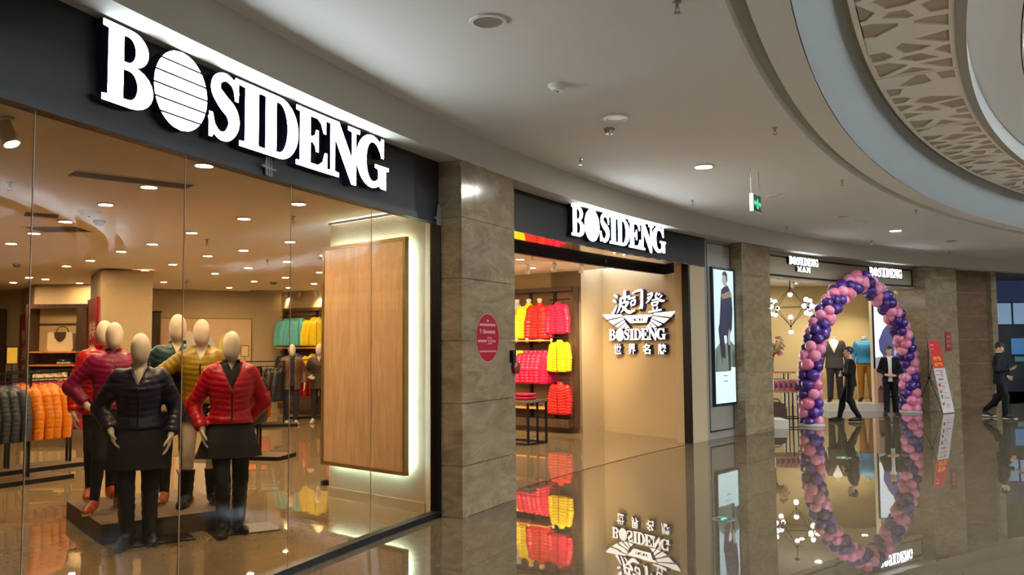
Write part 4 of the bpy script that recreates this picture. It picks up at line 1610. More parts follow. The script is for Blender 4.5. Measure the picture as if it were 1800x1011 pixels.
# rack at the left edge of the window
r0, r1 = at(-22, 862), at(129, 841)
u = (r1 - r0)
u.z = 0
u.normalize()
ang = math.atan2(u.y, u.x)
n = Vector((-u.y, u.x, 0))
rc = r1 - u * 1.0 + n * 0.30
rack(rc, ang, 1.05, 'black clothes rack with orange jackets on a grey wooden board at the left edge', board=(2.0, .62), ext=.36)
RH = 1.32
base = rc + Vector((0, 0, RH))
for i, x in enumerate((.42, .54, .66, .78)):
    hang_jacket(base + u * x, ang + PI / 2 + .55 + .12 * (i % 2), K['orange'], 'orange quilted jacket on the rack at the left edge, %s from the left of four' % ORD[i], 'orange jackets on the left rack')
for i, x in enumerate((-.12, .0, .12, .27)):
    hang_jacket(base + u * x, ang + PI / 2 + .5, K['charcoal'] if i < 3 else K['slate'], 'dark grey quilted coat left of the orange jackets, %s from the left' % ORD[i], 'dark coats on the left rack')
# a second rail behind it with crimson jackets
rd = rc + n * 1.05 + u * 1.25
rack(rd, ang, .9, 'black clothes rack with crimson jackets behind the orange ones', board=(1.5, .6))
base = rd + Vector((0, 0, RH))
for i, x in enumerate((-.36, -.22, -.08, .06, .20, .34)):
    hang_jacket(base + u * x, ang + PI / 2 + .55, K['plum'] if i < 3 else K['crimson'], '%s quilted jacket on the rack behind the orange jackets, %s from the left' % ('plum' if i < 3 else 'crimson', ORD[i]), 'crimson jackets on the second rack')
sign_stand(rd + u * -.42 + Vector((0, 0, 1.445)), ang, 'small framed yellow card standing on the left rack', mat('card_yellow', (196, 168, 60), 0.6))

# rack behind the red-jacketed mannequin
q1 = at(491, 811)
ub = Vector((0.60, 0.80, 0)).normalized()
nb = Vector((-ub.y, ub.x, 0))
ub, nb = Vector((0.93, -0.20, 0)).normalized(), Vector((0.20, 0.93, 0)).normalized()
rb = q1 - ub * .78 + nb * .32
angb = math.atan2(ub.y, ub.x)
rack(rb, angb, .52, 'black clothes rack with dark coats behind the red-jacketed mannequin', board=(1.5, .6))
base = rb + Vector((0, 0, RH))
for i, x in enumerate((-.22, -.11, 0, .11, .22)):
    hang_jacket(base + ub * x, angb + PI / 2, K['navy'] if i % 2 else K['black'], 'dark quilted coat on the rack behind the red-jacketed mannequin, %s from the left' % ORD[i], 'dark coats on the middle rack')

# rack at the back with dark, brown and coral jackets
rcx = at(452, 752)
angc = math.atan2(.25, 1)
uc, nc = Vector((math.cos(angc), math.sin(angc), 0)), Vector((-math.sin(angc), math.cos(angc), 0))
rcc = rcx + nc * .35
rack(rcc, angc, 1.1, 'black clothes rack of dark and coral jackets beside the brown-jacketed mannequin', board=(1.7, .7))
base = rcc + Vector((0, 0, RH))
cols = ['black', 'charcoal', 'umber', 'charcoal', 'brown', 'black', 'umber', 'charcoal']
for i in range(8):
    hang_jacket(base + uc * (-.50 + i * .135), angc + PI / 2 - .4, K[cols[i]], '%s jacket on the back rack by the brown-jacketed mannequin, %s from the left' % (cols[i], ORD[i]), 'jackets on the back rack', 'coarse')
cols = ['navy', 'slate', 'coral', 'coral', 'coral']
low = rcc - nc * .38 + Vector((0, 0, .92))
for i in range(5):
    hang_jacket(low + uc * (-.42 + i * .13), angc + PI / 2 - .6, K[cols[i]], '%s short jacket on the low front rail of the back rack, %s from the left' % (cols[i], ORD[i]), 'low jackets on the back rack', 'coarse', scale=.92)
MB().tube([low - uc * .55, low + uc * .25], .012, 8).tube([low - uc * .53, low - uc * .53 + nc * .36], .012, 8).tube([low + uc * .23, low + uc * .23 + nc * .36], .012, 8).build('low_rail', M_BLACK, [o for o in COL.objects if o.name.startswith('clothes_rack') and (o.location - rcc).length < .01][0])
sign_stand(rcc + uc * -.30 + Vector((0, 0, 1.45)), angc, 'small black-framed card standing on the back rack', mat('card_cream', (210, 186, 140), 0.6))
# a further rack between the two rear mannequins
rd2 = at(540, 742) + Vector((-.2, 1.2, 0))
rack(rd2, angc, .8, 'black clothes rack of red jackets behind the two rear mannequins', board=(1.2, .6))
base = rd2 + Vector((0, 0, RH))
for i, c in enumerate(('crimson', 'magenta', 'red', 'crimson', 'yellow')):
    hang_jacket(base + uc * (-.3 + i * .14), angc + PI / 2 - .4, K[c], '%s jacket on the rack behind the two rear mannequins, %s from the left' % (c, ORD[i]), 'red jackets behind the rear mannequins', 'coarse')
hang_jacket(at(590, 742) + Vector((0, 0, 1.5)), .3, K['rose'], 'rose jacket hanging beside the backlit panel at the back', None, 'coarse')
t = thing('hanging_stand', 'thin black stand holding the rose jacket beside the backlit panel', 'clothes stand', at(590, 742))
q = at(590, 742)
MB().lathe([(.16, 0), (.16, .02), (.02, .025)], q, 16).build('foot', M_BLACK, t)
MB().tube([q + Vector((0, -.03, .02)), q + Vector((0, -.03, 1.5)), q + Vector((0, .0, 1.515))], .010, 8).build('pole', M_BLACK, t)


# ------------------------------------------------------------------ wall shelf units (the frame set into a radial wall)
def wall_pt(u, z, off=0.0):
    """u metres from the front edge of the right-hand shop wall, off metres out of it"""
    return pol(23.2, 2.55) + out_dir(23.2) * u - tan_dir(23.2) * off + Vector((0, 0, z))


RWA = math.atan2(out_dir(23.2).y, out_dir(23.2).x)
M_UNITBACK = mat('unit_back', (108, 78, 54), 0.7)


def shelf_unit(u0, u1, z0, z1, label, uprights, planks, rails, group='wall shelf units'):
    t = thing('wall_shelf', label, 'shelf unit', wall_pt((u0 + u1) / 2, 0))
    e = out_dir(23.2)
    nrm = -tan_dir(23.2)
    b = .09

    def bar(name, ua, ub, za, zb, o0, o1, m):
        MB().obox(wall_pt(ua, za, o0), e * (ub - ua), nrm * (o1 - o0), (0, 0, zb - za)).build(name, m, t)
    bar('back_panel', u0, u1, z0, z1, .004, .02, M_UNITBACK)
    bar('frame_side', u0, u0 + b, z0, z1, .02, .10, M_WOODDARK)
    bar('frame_side', u1 - b, u1, z0, z1, .02, .10, M_WOODDARK)
    bar('frame_top', u0 + b, u1 - b, z1 - b, z1, .02, .12, M_WOODDARK)
    bar('frame_bottom', u0 + b, u1 - b, z0, z0 + .16, .02, .30, M_WOODDARK)
    for x in uprights:
        bar('upright', x - .03, x + .03, z0 + .16, z1 - b, .021, .06, M_BLACK)
    for (a, c, z) in planks:
        bar('shelf_plank', a, c, z - .03, z, .061, .40, M_WOODLIGHT)
    for (a, c, z) in rails:
        MB().tube([wall_pt(a, z, .24), wall_pt(c, z, .24)], .011, 8).build('rail', M_BLACK, t)
    return t


shelf_unit(.05, 3.2, .12, 2.93, 'dark framed wall unit of bright jackets just inside the entrance', (.62, 1.25, 1.9, 2.55), ((.62, 3.1, 1.86), (.62, 3.1, .50)), ((.12, .62, 2.66), (.62, 3.1, 1.69), (.14, .6, 1.90), (.14, .6, 1.06)))
shelf_unit(7.4, 9.7, .12, 2.78, 'dark framed wall unit with teal and yellow jackets at the back of the shop', (8.3,), ((7.6, 9.6, 1.74), (7.6, 9.6, .9)), ((7.5, 9.6, 2.55), (7.5, 9.6, 1.62)))
# what hangs in the first unit
face = RWA + PI / 2          # jackets turned towards the shop: local +y along the outward normal
nrm = -tan_dir(23.2)
FA = math.atan2(nrm.y, nrm.x) - PI / 2
side = FA + PI / 2 * .82
hang_jacket(wall_pt(.40, 2.66, .24), FA, K['rose'], 'rose pink jacket on a black hanger high at the right end of the wall unit', 'front-facing jackets in the wall unit', 'collar', scale=.88)
hang_jacket(wall_pt(.37, 1.90, .24), FA, K['yellow'], 'yellow jacket facing out at the right end, under the rose one', 'front-facing jackets in the wall unit', 'collar', scale=.88)
hang_jacket(wall_pt(.37, 1.06, .24), FA, K['scarlet'], 'scarlet jacket facing out at the right end, lowest of three', 'front-facing jackets in the wall unit', 'collar', scale=.88)
for i, x in enumerate((.72, .84, .96, 1.08, 1.20)):
    hang_jacket(wall_pt(x, 1.69, .24), side, K['magenta'] if i % 2 else K['rose'], '%s jacket hung side-on under the wooden shelf, %s from the right' % ('magenta' if i % 2 else 'rose', ORD[i]), 'side-hung jackets under the shelf', 'collar', scale=.92)
for i, x in enumerate((1.36, 1.48, 1.60, 1.72)):
    hang_jacket(wall_pt(x, 1.69, .24), side, K['yellow'] if i < 3 else K['silver'], '%s jacket hung side-on under the wooden shelf beside the stone pillar, %s from the right' % ('yellow' if i < 3 else 'silver', ORD[i]), 'side-hung jackets under the shelf', 'collar', scale=.92)


def bust(loc, rz, col, label):
    """jacket on a headless white torso form standing on a shelf"""
    t = thing('torso_form', label, 'mannequin', loc, rz, 'jackets on torso forms along the upper shelf')
    new_obj('jacket_shell', JM['collar'], t, [col]).location = (0, 0, .80)
    new_obj('zip_line', ZIP, t, [M_BLACK]).location = (0, 0, .80)
    MB().lathe([(.045, .70), (.045, .78), (.058, .80), (.050, .835), (.02, .845)], (0, 0, 0), 16).build('neck_cap', M_PLASTER, t, True, world=False)
    for s in (-1, 1):
        MB().tube([(s * .275, .03, .06), (s * .272, .045, -.0), (s * .262, .06, -.06)], [.026, .03, .016], 8).build('hand', M_PLASTER, t, True, world=False)
    MB().lathe([(.10, .0), (.10, .012), (.018, .014), (.016, .05)], (0, 0, 0), 16).build('stand', M_STEEL, t, world=False)
    return t


for i, (x, c) in enumerate(((.86, 'scarlet'), (1.14, 'yellow'), (1.45, 'silver'), (1.76, 'violet'))):
    bust(wall_pt(x, 1.865, .24), FA + .25, K[c], '%s quilted jacket on a headless white torso form on the upper wooden shelf' % c)

# back unit
for i, (x, c) in enumerate(((9.35, 'aqua'), (9.12, 'aqua'), (8.92, 'aqua'), (8.74, 'aqua'), (8.2, 'yellow'), (8.0, 'yellow'))):
    hang_jacket(wall_pt(x, 2.55, .24), FA + .55, K[c], '%s jacket in the back wall unit above the rear mannequins, %s from the left' % ('aqua' if c == 'aqua' else 'yellow', ORD[i]), 'jackets in the back wall unit', 'coarse')
for i, (x, c) in enumerate(((9.3, 'navy'), (9.1, 'slate'), (8.9, 'aqua'), (8.7, 'violet'), (8.2, 'yellow'), (8.0, 'yellow'), (7.8, 'mustard'))):
    hang_jacket(wall_pt(x, 1.62, .24), FA + .9, K[c], '%s jacket on the lower rail of the back wall unit, %s from the left' % (c, ORD[i]), 'lower jackets in the back wall unit', 'coarse')

# ------------------------------------------------------------------ black table with folded jackets inside the entrance
tp = at(963, 778)
te = out_dir(22.5)
tn = -tan_dir(22.5)
t = thing('display_table', 'black framed display table with a thin wooden top inside the entrance', 'table', tp)
tl, tw, th = 1.5, .55, .74
o = tp
for a, b in ((0, 0), (tl, 0), (0, tw), (tl, tw)):
    MB().obox(o + te * a + tn * b, te * .035, tn * .035, (0, 0, th)).build('leg', M_BLACK, t)
for b in (0, tw):
    MB().obox(o + te * .035 + tn * b, te * (tl - .035), tn * .03, (0, 0, .03)).build('bar_floor', M_BLACK, t)
for a in (0, tl):
    MB().obox(o + te * a + tn * .035, te * .03, tn * (tw - .035), (0, 0, .03)).build('bar_floor', M_BLACK, t)
    MB().obox(o + te * a + tn * (tw / 2), te * .03, tn * .03, (0, 0, th)).build('middle_post', M_BLACK, t)
MB().obox(o - te * .02 - tn * .02 + Vector((0, 0, th)), te * (tl + .08), tn * (tw + .08), (0, 0, .03)).build('table_top', M_WOODGREY, t)


def folded(loc, rz, col, label, group, size=(.34, .28, .055)):
    t = thing('folded_jacket', label, 'folded jacket', loc, rz, group)

    def fn(P):
        q = np.abs(P - np.array([0, 0, size[2] / 2])) - np.array([size[0] / 2 - .03, size[1] / 2 - .03, size[2] / 2 - .024])
        d = np.linalg.norm(np.maximum(q, 0), axis=1) + np.minimum(q.max(1), 0) - .022
        return d - .004 * np.abs(np.sin(P[:, 0] * 70)) * (P[:, 2] > size[2] * .4)
    key = 'folded%s' % (size,)
    if key not in JM:
        JM[key] = mesh_np('folded', [surface_nets(fn, (-size[0] / 2 - .02, -size[1] / 2 - .02, -.01), (size[0] / 2 + .02, size[1] / 2 + .02, size[2] + .02), .012)])
    new_obj('jacket_shell', JM[key], t, [col])
    MB().box((0, -size[1] / 2 - .0, size[2] * .5), (.05, .006, .02)).build('care_label', M_SHIRT, t, world=False)
    return t


ta = math.atan2(te.y, te.x)
for k, (x, y, c, nm) in enumerate(((.32, .24, 'magenta', 'crimson red'), (.72, .24, 'navy', 'navy blue'), (1.12, .24, 'charcoal', 'charcoal'))):
    for j in range(2):
        folded(o + te * x + tn * y + Vector((0, 0, th + .032 + j * .062)), ta + .05 * j, K[c], '%s folded jacket on the entrance table, %s of its pile' % (nm, ('bottom', 'top')[j]), 'folded jackets on the entrance table')

# ------------------------------------------------------------------ back wall of the show window shop
def on_back(px, py, i=4, off=0.0):
    a, b = Vector((*BW[i], 0)), Vector((*BW[i + 1], 0))
    n = Vector((-(b - a).y, (b - a).x, 0)).normalized()
    a = a - n * off
    d = ray(px, py)
    k = ((a - Vector((0, 0, CAM_H))) @ n if False else (a.xy @ n.xy)) / (d.xy @ n.xy)
    return d * k + Vector((0, 0, CAM_H))


bt = (Vector((*BW[5], 0)) - Vector((*BW[4], 0))).normalized()
bn = Vector((bt.y, -bt.x, 0))
bn = bn if bn.y < 0 else -bn
p0, p1 = on_back(275, 562), on_back(443, 560)
p0.z, p1.z = .95, 2.52
L = (p1 - p0).xy.length
t = thing('wall_picture', 'large pale framed wall picture of people in pastel coats on the back wall', 'picture', Vector((*((p0 + p1) / 2).xy, .95)))
o = Vector((p0.x, p0.y, .95))
MB().obox(o + bn * .002, bt * L, bn * .03, (0, 0, 1.57)).build('board', mat('picture_ground', (206, 176, 140), 0.6), t)
for a, b_, w_, h_ in ((0, 0, L, .03), (0, 1.54, L, .03), (0, .03, .03, 1.51), (L - .03, .03, .03, 1.51)):
    MB().obox(o + bt * a + bn * .033 + Vector((0, 0, b_)), bt * w_, bn * .015, (0, 0, h_)).build('frame_bar', M_GOLD, t)


def bpoly(name, pts, m):
    MB().prism([o + bt * x + bn * .034 + Vector((0, 0, y)) for x, y in pts], bn * .004).build(name, m, t)


for k, (x, c, s) in enumerate(((.25, (198, 160, 140), 1.0), (.75, (226, 214, 200), 1.1), (1.22, (196, 196, 206), 1.0), (1.75, (226, 214, 120), 1.05), (2.3, (214, 180, 150), .95))):
    if x + .3 > L:
        continue
    m = mat('picture_coat_%s' % k, c, .7)
    bpoly('picture_coat', [(x - .2 * s, .04), (x + .22 * s, .04), (x + .25 * s, .6), (x + .17 * s, 1.0 * s), (x + .05, 1.12 * s), (x - .06, 1.12 * s), (x - .18 * s, 1.0 * s), (x - .26 * s, .55)], m)
    bpoly('picture_face', [(x + .085 * math.cos(a), 1.24 * s + .11 * math.sin(a)) for a in np.linspace(0, 2 * PI, 14, endpoint=False)], mat('picture_face', (206, 172, 140), .7))
t = thing('dark_post', 'dark brown upright post at the right side of the free-standing column', 'post', on_back(266, 700, 4, .1))
q = on_back(268, 600, 4, .1)
MB().obox(Vector((q.x + .06, q.y - .34, 0)), (.26, 0, 0), (0, .06, 0), (0, 0, 2.62)).build('upright', M_WOODDARK, t)
MB().obox(Vector((q.x + .04, q.y - .35, 2.62)), (.30, 0, 0), (0, .08, 0), (0, 0, .04)).build('cap', M_BLACK, t)

# shelf with a bag, left of the column
bt3 = (Vector((*BW[3], 0)) - Vector((*BW[2], 0))).normalized()
bn3 = Vector((bt3.y, -bt3.x, 0))
o3 = Vector((*BW[2], 0)) + bt3 * .05
t = thing('wall_shelf', 'dark wall unit with a pale bag on its shelf, left of the column', 'shelf unit', o3)
L3 = 1.66
for (a, b_, w_, h_, d0, d1, m, nm) in ((0, .1, L3, 2.62, .003, .02, mat('unit_back_pale', (206, 180, 132), .7), 'back_panel'), (0, .1, .10, 2.66, .02, .4, M_WOODDARK, 'frame_side'), (L3 - .5, .1, .22, 2.66, .02, .4, M_WOODDARK, 'frame_side'), (.10, 2.66, L3 - .1, .10, .02, .4, M_WOODDARK, 'frame_top'),
                                      (.1, 1.66, L3 - .1, .035, .02, .4, M_WOODLIGHT, 'shelf_plank'), (.1, 1.36, L3 - .1, .035, .02, .4, M_WOODLIGHT, 'shelf_plank'), (.1, 2.30, L3 - .6, .03, .02, .06, M_WOODDARK, 'cross_bar'), (.1, 1.40, L3 - .1, .24, .02, .03, M_WOODDARK, 'dark_backing'), (.1, .12, L3 - .1, 1.22, .02, .03, M_WOODDARK, 'dark_backing')):
    MB().obox(o3 + bt3 * a + bn3 * d0 + Vector((0, 0, b_)), bt3 * w_, bn3 * (d1 - d0), (0, 0, h_)).build(nm, m, t)
MB().tube([o3 + bt3 * .1 + bn3 * .25 + Vector((0, 0, 1.27)), o3 + bt3 * (L3) + bn3 * .25 + Vector((0, 0, 1.27))], .011, 8).build('rail', M_BLACK, t)
a3 = math.atan2(bt3.y, bt3.x)
for i in range(6):
    hang_jacket(o3 + bt3 * (.2 + i * .2) + bn3 * .25 + Vector((0, 0, 1.27)), a3 + PI / 2 * .8, K['cream'], 'cream jacket hung side-on below the bag shelf, %s from the left' % ORD[i], 'cream jackets below the bag shelf', 'coarse')
bg = o3 + bt3 * .75 + bn3 * .22 + Vector((0, 0, 1.697))
t = thing('handbag', 'pale cream handbag with a dark flap on the wall shelf left of the column', 'bag', bg)
MB().prism([bg + bt3 * x + Vector((0, 0, z)) + bn3 * -.09 for x, z in ((-.26, 0), (.26, 0), (.30, .06), (.28, .40), (.24, .43), (-.24, .43), (-.28, .40), (-.30, .06))], bn3 * .18).build('bag_body', mat('bag_cream', (220, 200, 164), .5), t)
MB().prism([bg + bt3 * x + Vector((0, 0, z)) + bn3 * .092 for x, z in ((-.14, .43), (.14, .43), (.12, .30), (.04, .22), (-.04, .22), (-.12, .30))], bn3 * .012).build('bag_flap', M_WOODDARK, t)
MB().tube([bg + bt3 * (.14 * math.cos(a)) + Vector((0, 0, .43 + .13 * math.sin(a))) for a in np.linspace(0, PI, 11)], .012, 8).build('bag_handle', M_WOODDARK, t, True)
for i in range(2):
    p = o3 + bt3 * (.85) + bn3 * .2 + Vector((0, 0, 1.397 + i * .062))
    folded(p, a3, K['charcoal' if i else 'cream'], '%s folded jumper under the pale bag, %s of the pile' % (('cream', 'charcoal')[i], ('bottom', 'top')[i]), 'folded jumpers under the bag', (.34, .28, .055))


# red banners on the column and on the wall corner
def banner_panel(o, u, nrm, w, z0, z1, label):
    t = thing('red_banner', label, 'banner', Vector((o.x, o.y, z0)) + u * w / 2)
    MB().obox(Vector((o.x, o.y, z0)) + nrm * .004, u * w, nrm * .03, (0, 0, z1 - z0)).build('board', mat('banner_red', (170, 22, 30), .5), t)
    for a, ww in ((0, .02), (w - .02, .02)):
        MB().obox(Vector((o.x, o.y, z0)) + u * a + nrm * .034, u * ww, nrm * .012, (0, 0, z1 - z0)).build('frame_bar', M_BLACK, t)
    mp = mat('banner_print', (226, 190, 170), .6)
    base_ = Vector((o.x, o.y, z0)) + nrm * .036
    sgn = 1
    for k, ch in enumerate('特卖'):
        text_mesh('print_character', ch, .34, w * .62, lambda uu, vv, ww, k=k: base_ + u * (w * .19 + uu) + Vector((0, 0, (z1 - z0) * .60 - k * .42 + vv)) + nrm * (.003 - ww), .003, t, (mp, mp), fat=.02)
    MB().obox(base_ + u * w * .25 + Vector((0, 0, (z1 - z0) * .60 - .62)), u * w * .5, nrm * .003, (0, 0, .10)).build('print_line', mp, t)


cl = at(160, 482, Z_SHOP)
cu_ = (COLUMN_A - Vector((cl.x, cl.y, 0)))
cn_ = Vector((cu_.y, -cu_.x, 0)).normalized()
struct(MB().prism([COLUMN_A, Vector((cl.x, cl.y, 0)), Vector((cl.x, cl.y, 0)) + COLUMN_V * .4, COLUMN_A + COLUMN_V * .5], (0, 0, 3.2)).build('column_side_wall', M_WALL))
banner_panel(Vector((cl.x, cl.y, 0)) + cn_ * .002, cu_.normalized(), cn_, cu_.length * .88, .75, 2.72, 'red hanging banner with pale print on the left side of the free-standing column')
b1, b2 = Vector((*BW[1], 0)), Vector((*BW[2], 0))
bu = (b2 - b1).normalized()
bnn = Vector((bu.y, -bu.x, 0))
bnn = bnn if bnn.dot(Vector((1, -1, 0))) * 0 + bnn.dot(-b1) > 0 else -bnn
banner_panel(b1 + bu * .15, bu, bnn, 1.95, .8, 2.6, 'red hanging banner with pale print on the far left wall corner')
# far left wall unit with an aqua coat
o5 = Vector((*BW[1], 0)) + Vector((-.35, -.02, 0))
t = thing('wall_shelf', 'dark wall unit with an aqua coat at the far left of the back wall', 'shelf unit', o5)
for (x0, x1, z0, z1, y1, m, nm) in ((-2.2, 0, .1, 2.7, .02, M_UNITBACK, 'back_panel'), (-.22, 0, .1, 2.75, .42, M_WOODDARK, 'frame_side'), (-2.2, -.22, 2.66, 2.75, .42, M_WOODDARK, 'frame_top'), (-2.2, -.22, 1.55, 1.59, .4, M_WOODLIGHT, 'shelf_plank'), (-2.2, -.22, .6, .64, .4, M_WOODLIGHT, 'shelf_plank')):
    MB().obox(o5 + Vector((x0, 0, z0)), (x1 - x0, 0, 0), (0, -y1, 0), (0, 0, z1 - z0)).build(nm, m, t)
for z in (2.45, 1.48):
    MB().tube([o5 + Vector((-2.2, -.24, z)), o5 + Vector((-.22, -.24, z))], .011, 8).build('rail', M_BLACK, t)
for i in range(3):
    hang_jacket(o5 + Vector((-.42 - i * .3, -.24, 2.45)), PI + .3, K['aqua'], 'aqua quilted coat high in the far left wall unit, %s from the right' % ORD[i], 'aqua coats in the far left unit', 'coarse')
    hang_jacket(o5 + Vector((-.40 - i * .16, -.24, 1.48)), PI - .9, K['lime'], 'lime jacket on the lower rail of the far left wall unit, %s from the right' % ORD[i], 'lime jackets in the far left unit', 'coarse')

# ------------------------------------------------------------------ backlit panel on the partition
bp = thing('backlit_panel', 'tall veneer panel with champagne frame, lit white from behind, in the show window', 'wall panel', PA + PT * .9 - PN * .07 + Vector((0, 0, .4)))


def pp(u, z, off):
    return PA + PT * u - PN * off + Vector((0, 0, z))


MB().obox(pp(.22, .42, .085), PT * 1.41, -PN * .03, (0, 0, 2.48)).build('veneer', M_BOARD, bp)
for (a, b_, w_, h_) in ((.185, .385, 1.48, .04), (.185, 2.895, 1.48, .04), (.185, .425, .04, 2.47), (1.625, .425, .04, 2.47)):
    MB().obox(pp(a, b_, .07), PT * w_, -PN * .055, (0, 0, h_)).build('frame_bar', M_GOLD, bp)
M_LEDB = glow('panel_backlight', (0.42, 0.74, 1.0), 55.0)
for (a, b_, w_, h_) in ((.235, .46, .03, 2.40), (.30, .44, 1.25, .03), (.30, 2.84, 1.25, .03), (1.57, .46, .03, 2.40)):
    MB().obox(pp(a, b_, .055), PT * w_, -PN * .012, (0, 0, h_)).build('light_strip', M_LEDB, bp)
for u_, z_ in ((.4, .6), (.4, 2.7), (1.4, .6), (1.4, 2.7)):
    MB().obox(pp(u_, z_, 0), PT * .06, -PN * .085, (0, 0, .06)).build('bracket', M_STEEL, bp)
# small dark door stop on the floor by the partition
t = thing('door_stop', 'small dark block on the shop floor at the corner of the partition', 'floor block', at(572, 853))
MB().box(at(572, 853) + Vector((0, 0, .03)), (.10, .07, .06), .6).box(at(572, 853) + Vector((0, 0, .065)), (.05, .04, .01), .6).build('block', M_BLACK, t)
# cool strip of light along the ceiling of the partition
t = thing('ceiling_strip_light', 'thin cool strip light along the ceiling edge above the backlit panel', 'light', pp(.9, 3.22, .04))
MB().obox(pp(.1, 3.205, .03), PT * 1.5, -PN * .03, (0, 0, .02)).build('strip', glow('partition_strip', (0.85, 0.9, 1.0), 2.5), t)
MB().obox(pp(.08, 3.2, .06), PT * 1.54, -PN * .01, (0, 0, .028)).build('lip', M_TRIM_W, t)
# ------------------------------------------------------------------ figures (mannequins and people)
def A3(*p):
    return np.array(p, float)


class Pose:
    """joints in metres for a figure that faces +y, right hand at +x; z = 0 is the sole"""

    def __init__(s, H=1.78, male=False, **kw):
        k = H / 1.78
        s.k = k
        s.male = male
        sw = (.19 if male else .165) * k
        hw = (.095 if male else .092) * k
        s.head = A3(0, .025, 1.655) * k
        s.neck = A3(0, -.015, 1.46) * k
        s.sh = {1: A3(sw, -.01, 1.425 * k), -1: A3(-sw, -.01, 1.425 * k)}
        s.el = {1: A3(sw + .06, -.03, 1.13 * k), -1: A3(-sw - .06, -.03, 1.13 * k)}
        s.wr = {1: A3(sw + .075, .04, .88 * k), -1: A3(-sw - .075, .04, .88 * k)}
        s.hd = {1: A3(0, .1, -1), -1: A3(0, .1, -1)}      # hand direction
        s.hn = {1: A3(-1, 0, 0), -1: A3(1, 0, 0)}         # palm faces
        s.hip = {1: A3(hw, 0, .93 * k), -1: A3(-hw, 0, .93 * k)}
        s.kn = {1: A3(hw + .005, .02, .50 * k), -1: A3(-hw - .005, .02, .50 * k)}
        s.an = {1: A3(hw, -.02, .085 * k), -1: A3(-hw, -.02, .085 * k)}
        s.ft = {1: A3(.03, .15, -.055) * k, -1: A3(-.03, .15, -.055) * k}   # ankle to ball of the foot
        s.curl = 0.35
        for n, v in kw.items():
            cur = getattr(s, n)
            if isinstance(cur, dict):
                for q, w in v.items():
                    cur[q] = np.array(w, float)
            else:
                setattr(s, n, v if not isinstance(v, tuple) else np.array(v, float))


def body_fn(P, s, head=True, egg=False, feet=True):
    k = s.k
    m = s.male
    d = ell(P, A3(0, 0, 1.27) * k, A3(.158 if m else .138, .105 if m else .095, .20) * k)
    d = smin(d, ell(P, A3(0, 0, 1.09) * k, A3(.135 if m else .108, .092 if m else .078, .16) * k), .08)
    d = smin(d, ell(P, A3(0, -.012, .955) * k, A3(.155 if m else .155, .108, .12) * k), .08)
    if not m:
        for x in (-1, 1):
            d = smin(d, ell(P, A3(.062 * x, .07, 1.285) * k, A3(.06, .05, .06) * k), .04)
    d = smin(d, cone(P, s.sh[-1] * A3(.75, 1, 1), s.sh[1] * A3(.75, 1, 1), .055 * k, .055 * k), .07)
    d = smin(d, cone(P, s.neck - A3(0, 0, .04), s.head - A3(0, .02, .08) * k, .056 * k, .050 * k), .04)
    for x in (-1, 1):
        a = smin(cone(P, s.sh[x], s.el[x], .052 * k, .040 * k), cone(P, s.el[x], s.wr[x], .041 * k, .026 * k), .025)
        d = smin(d, a, .035)
        l = smin(cone(P, s.hip[x], s.kn[x], .088 * k, .056 * k), cone(P, s.kn[x], s.an[x], .054 * k, .036 * k), .03)
        calf = s.kn[x] * .72 + s.an[x] * .28 + A3(0, -.018, 0)
        l = smin(l, ell(P, calf, A3(.048, .05, .13) * k), .03)
        d = smin(d, l, .04)
        if feet:
            heel = s.an[x] + A3(0, -.035, -.045) * k
            f = smin(cone(P, s.an[x], s.an[x] + s.ft[x], .036 * k, .030 * k), cone(P, heel, s.an[x] + s.ft[x], .030 * k, .030 * k), .03)
            toe = s.an[x] + s.ft[x] * 1.38
            toe[2] = (s.an[x] + s.ft[x])[2] - .004
            f = smin(f, cone(P, s.an[x] + s.ft[x], toe, .032 * k, .022 * k), .02)
            d = smin(d, f, .02)
    if head and egg:
        d = smin(d, ell(P, s.head + A3(0, 0, .01), A3(.080, .100, .130) * k), .03)
        d = smin(d, ell(P, s.head + A3(0, .025, -.055), A3(.058, .070, .075) * k), .03)
    return d


def head_fn(P, s):
    """a head with a face; s.head is its centre"""
    k = s.k
    Q = (P - s.head) / k
    if getattr(s, 'yaw', None):
        c, n = math.cos(s.yaw), math.sin(s.yaw)
        Q = Q @ np.array([[c, n, 0], [-n, c, 0], [0, 0, 1]]).T
    if getattr(s, 'nod', None):
        c, n = math.cos(s.nod), math.sin(s.nod)
        Q = Q @ np.array([[1, 0, 0], [0, c, n], [0, -n, c]]).T
    d = ell(Q, (0, -.012, .035), (.076, .094, .088))
    d = smin(d, ell(Q, (0, .022, -.035), (.060, .068, .082)), .03)
    d = smin(d, ell(Q, (0, .058, -.095), (.026, .024, .022)), .03)
    for x in (-1, 1):
        d = smin(d, ell(Q, (.036 * x, .068, -.022), (.024, .018, .022)), .02)
        d = np.maximum(d, -smin(ell(Q, (.031 * x, .098, .012), (.019, .016, .012)), np.full(len(Q), 1.0), .001))
        d = smin(d, ell(Q, (.076 * x, -.008, -.005), (.010, .022, .034)), .008)
        d = smin(d, cone(Q, A3(.014 * x, .086, .030), A3(.046 * x, .072, .030), .007, .006), .01)
    d = smin(d, cone(Q, A3(0, .086, .015), A3(0, .112, -.030), .009, .013), .012)
    d = smin(d, ell(Q, (0, .092, -.058), (.024, .010, .006)), .006)
    d = smin(d, ell(Q, (0, .090, -.070), (.021, .011, .007)), .006)
    d = np.maximum(d, -cone(Q, A3(-.02, .106, -.0635), A3(.02, .106, -.0635), .0035, .0035))
    return d * k


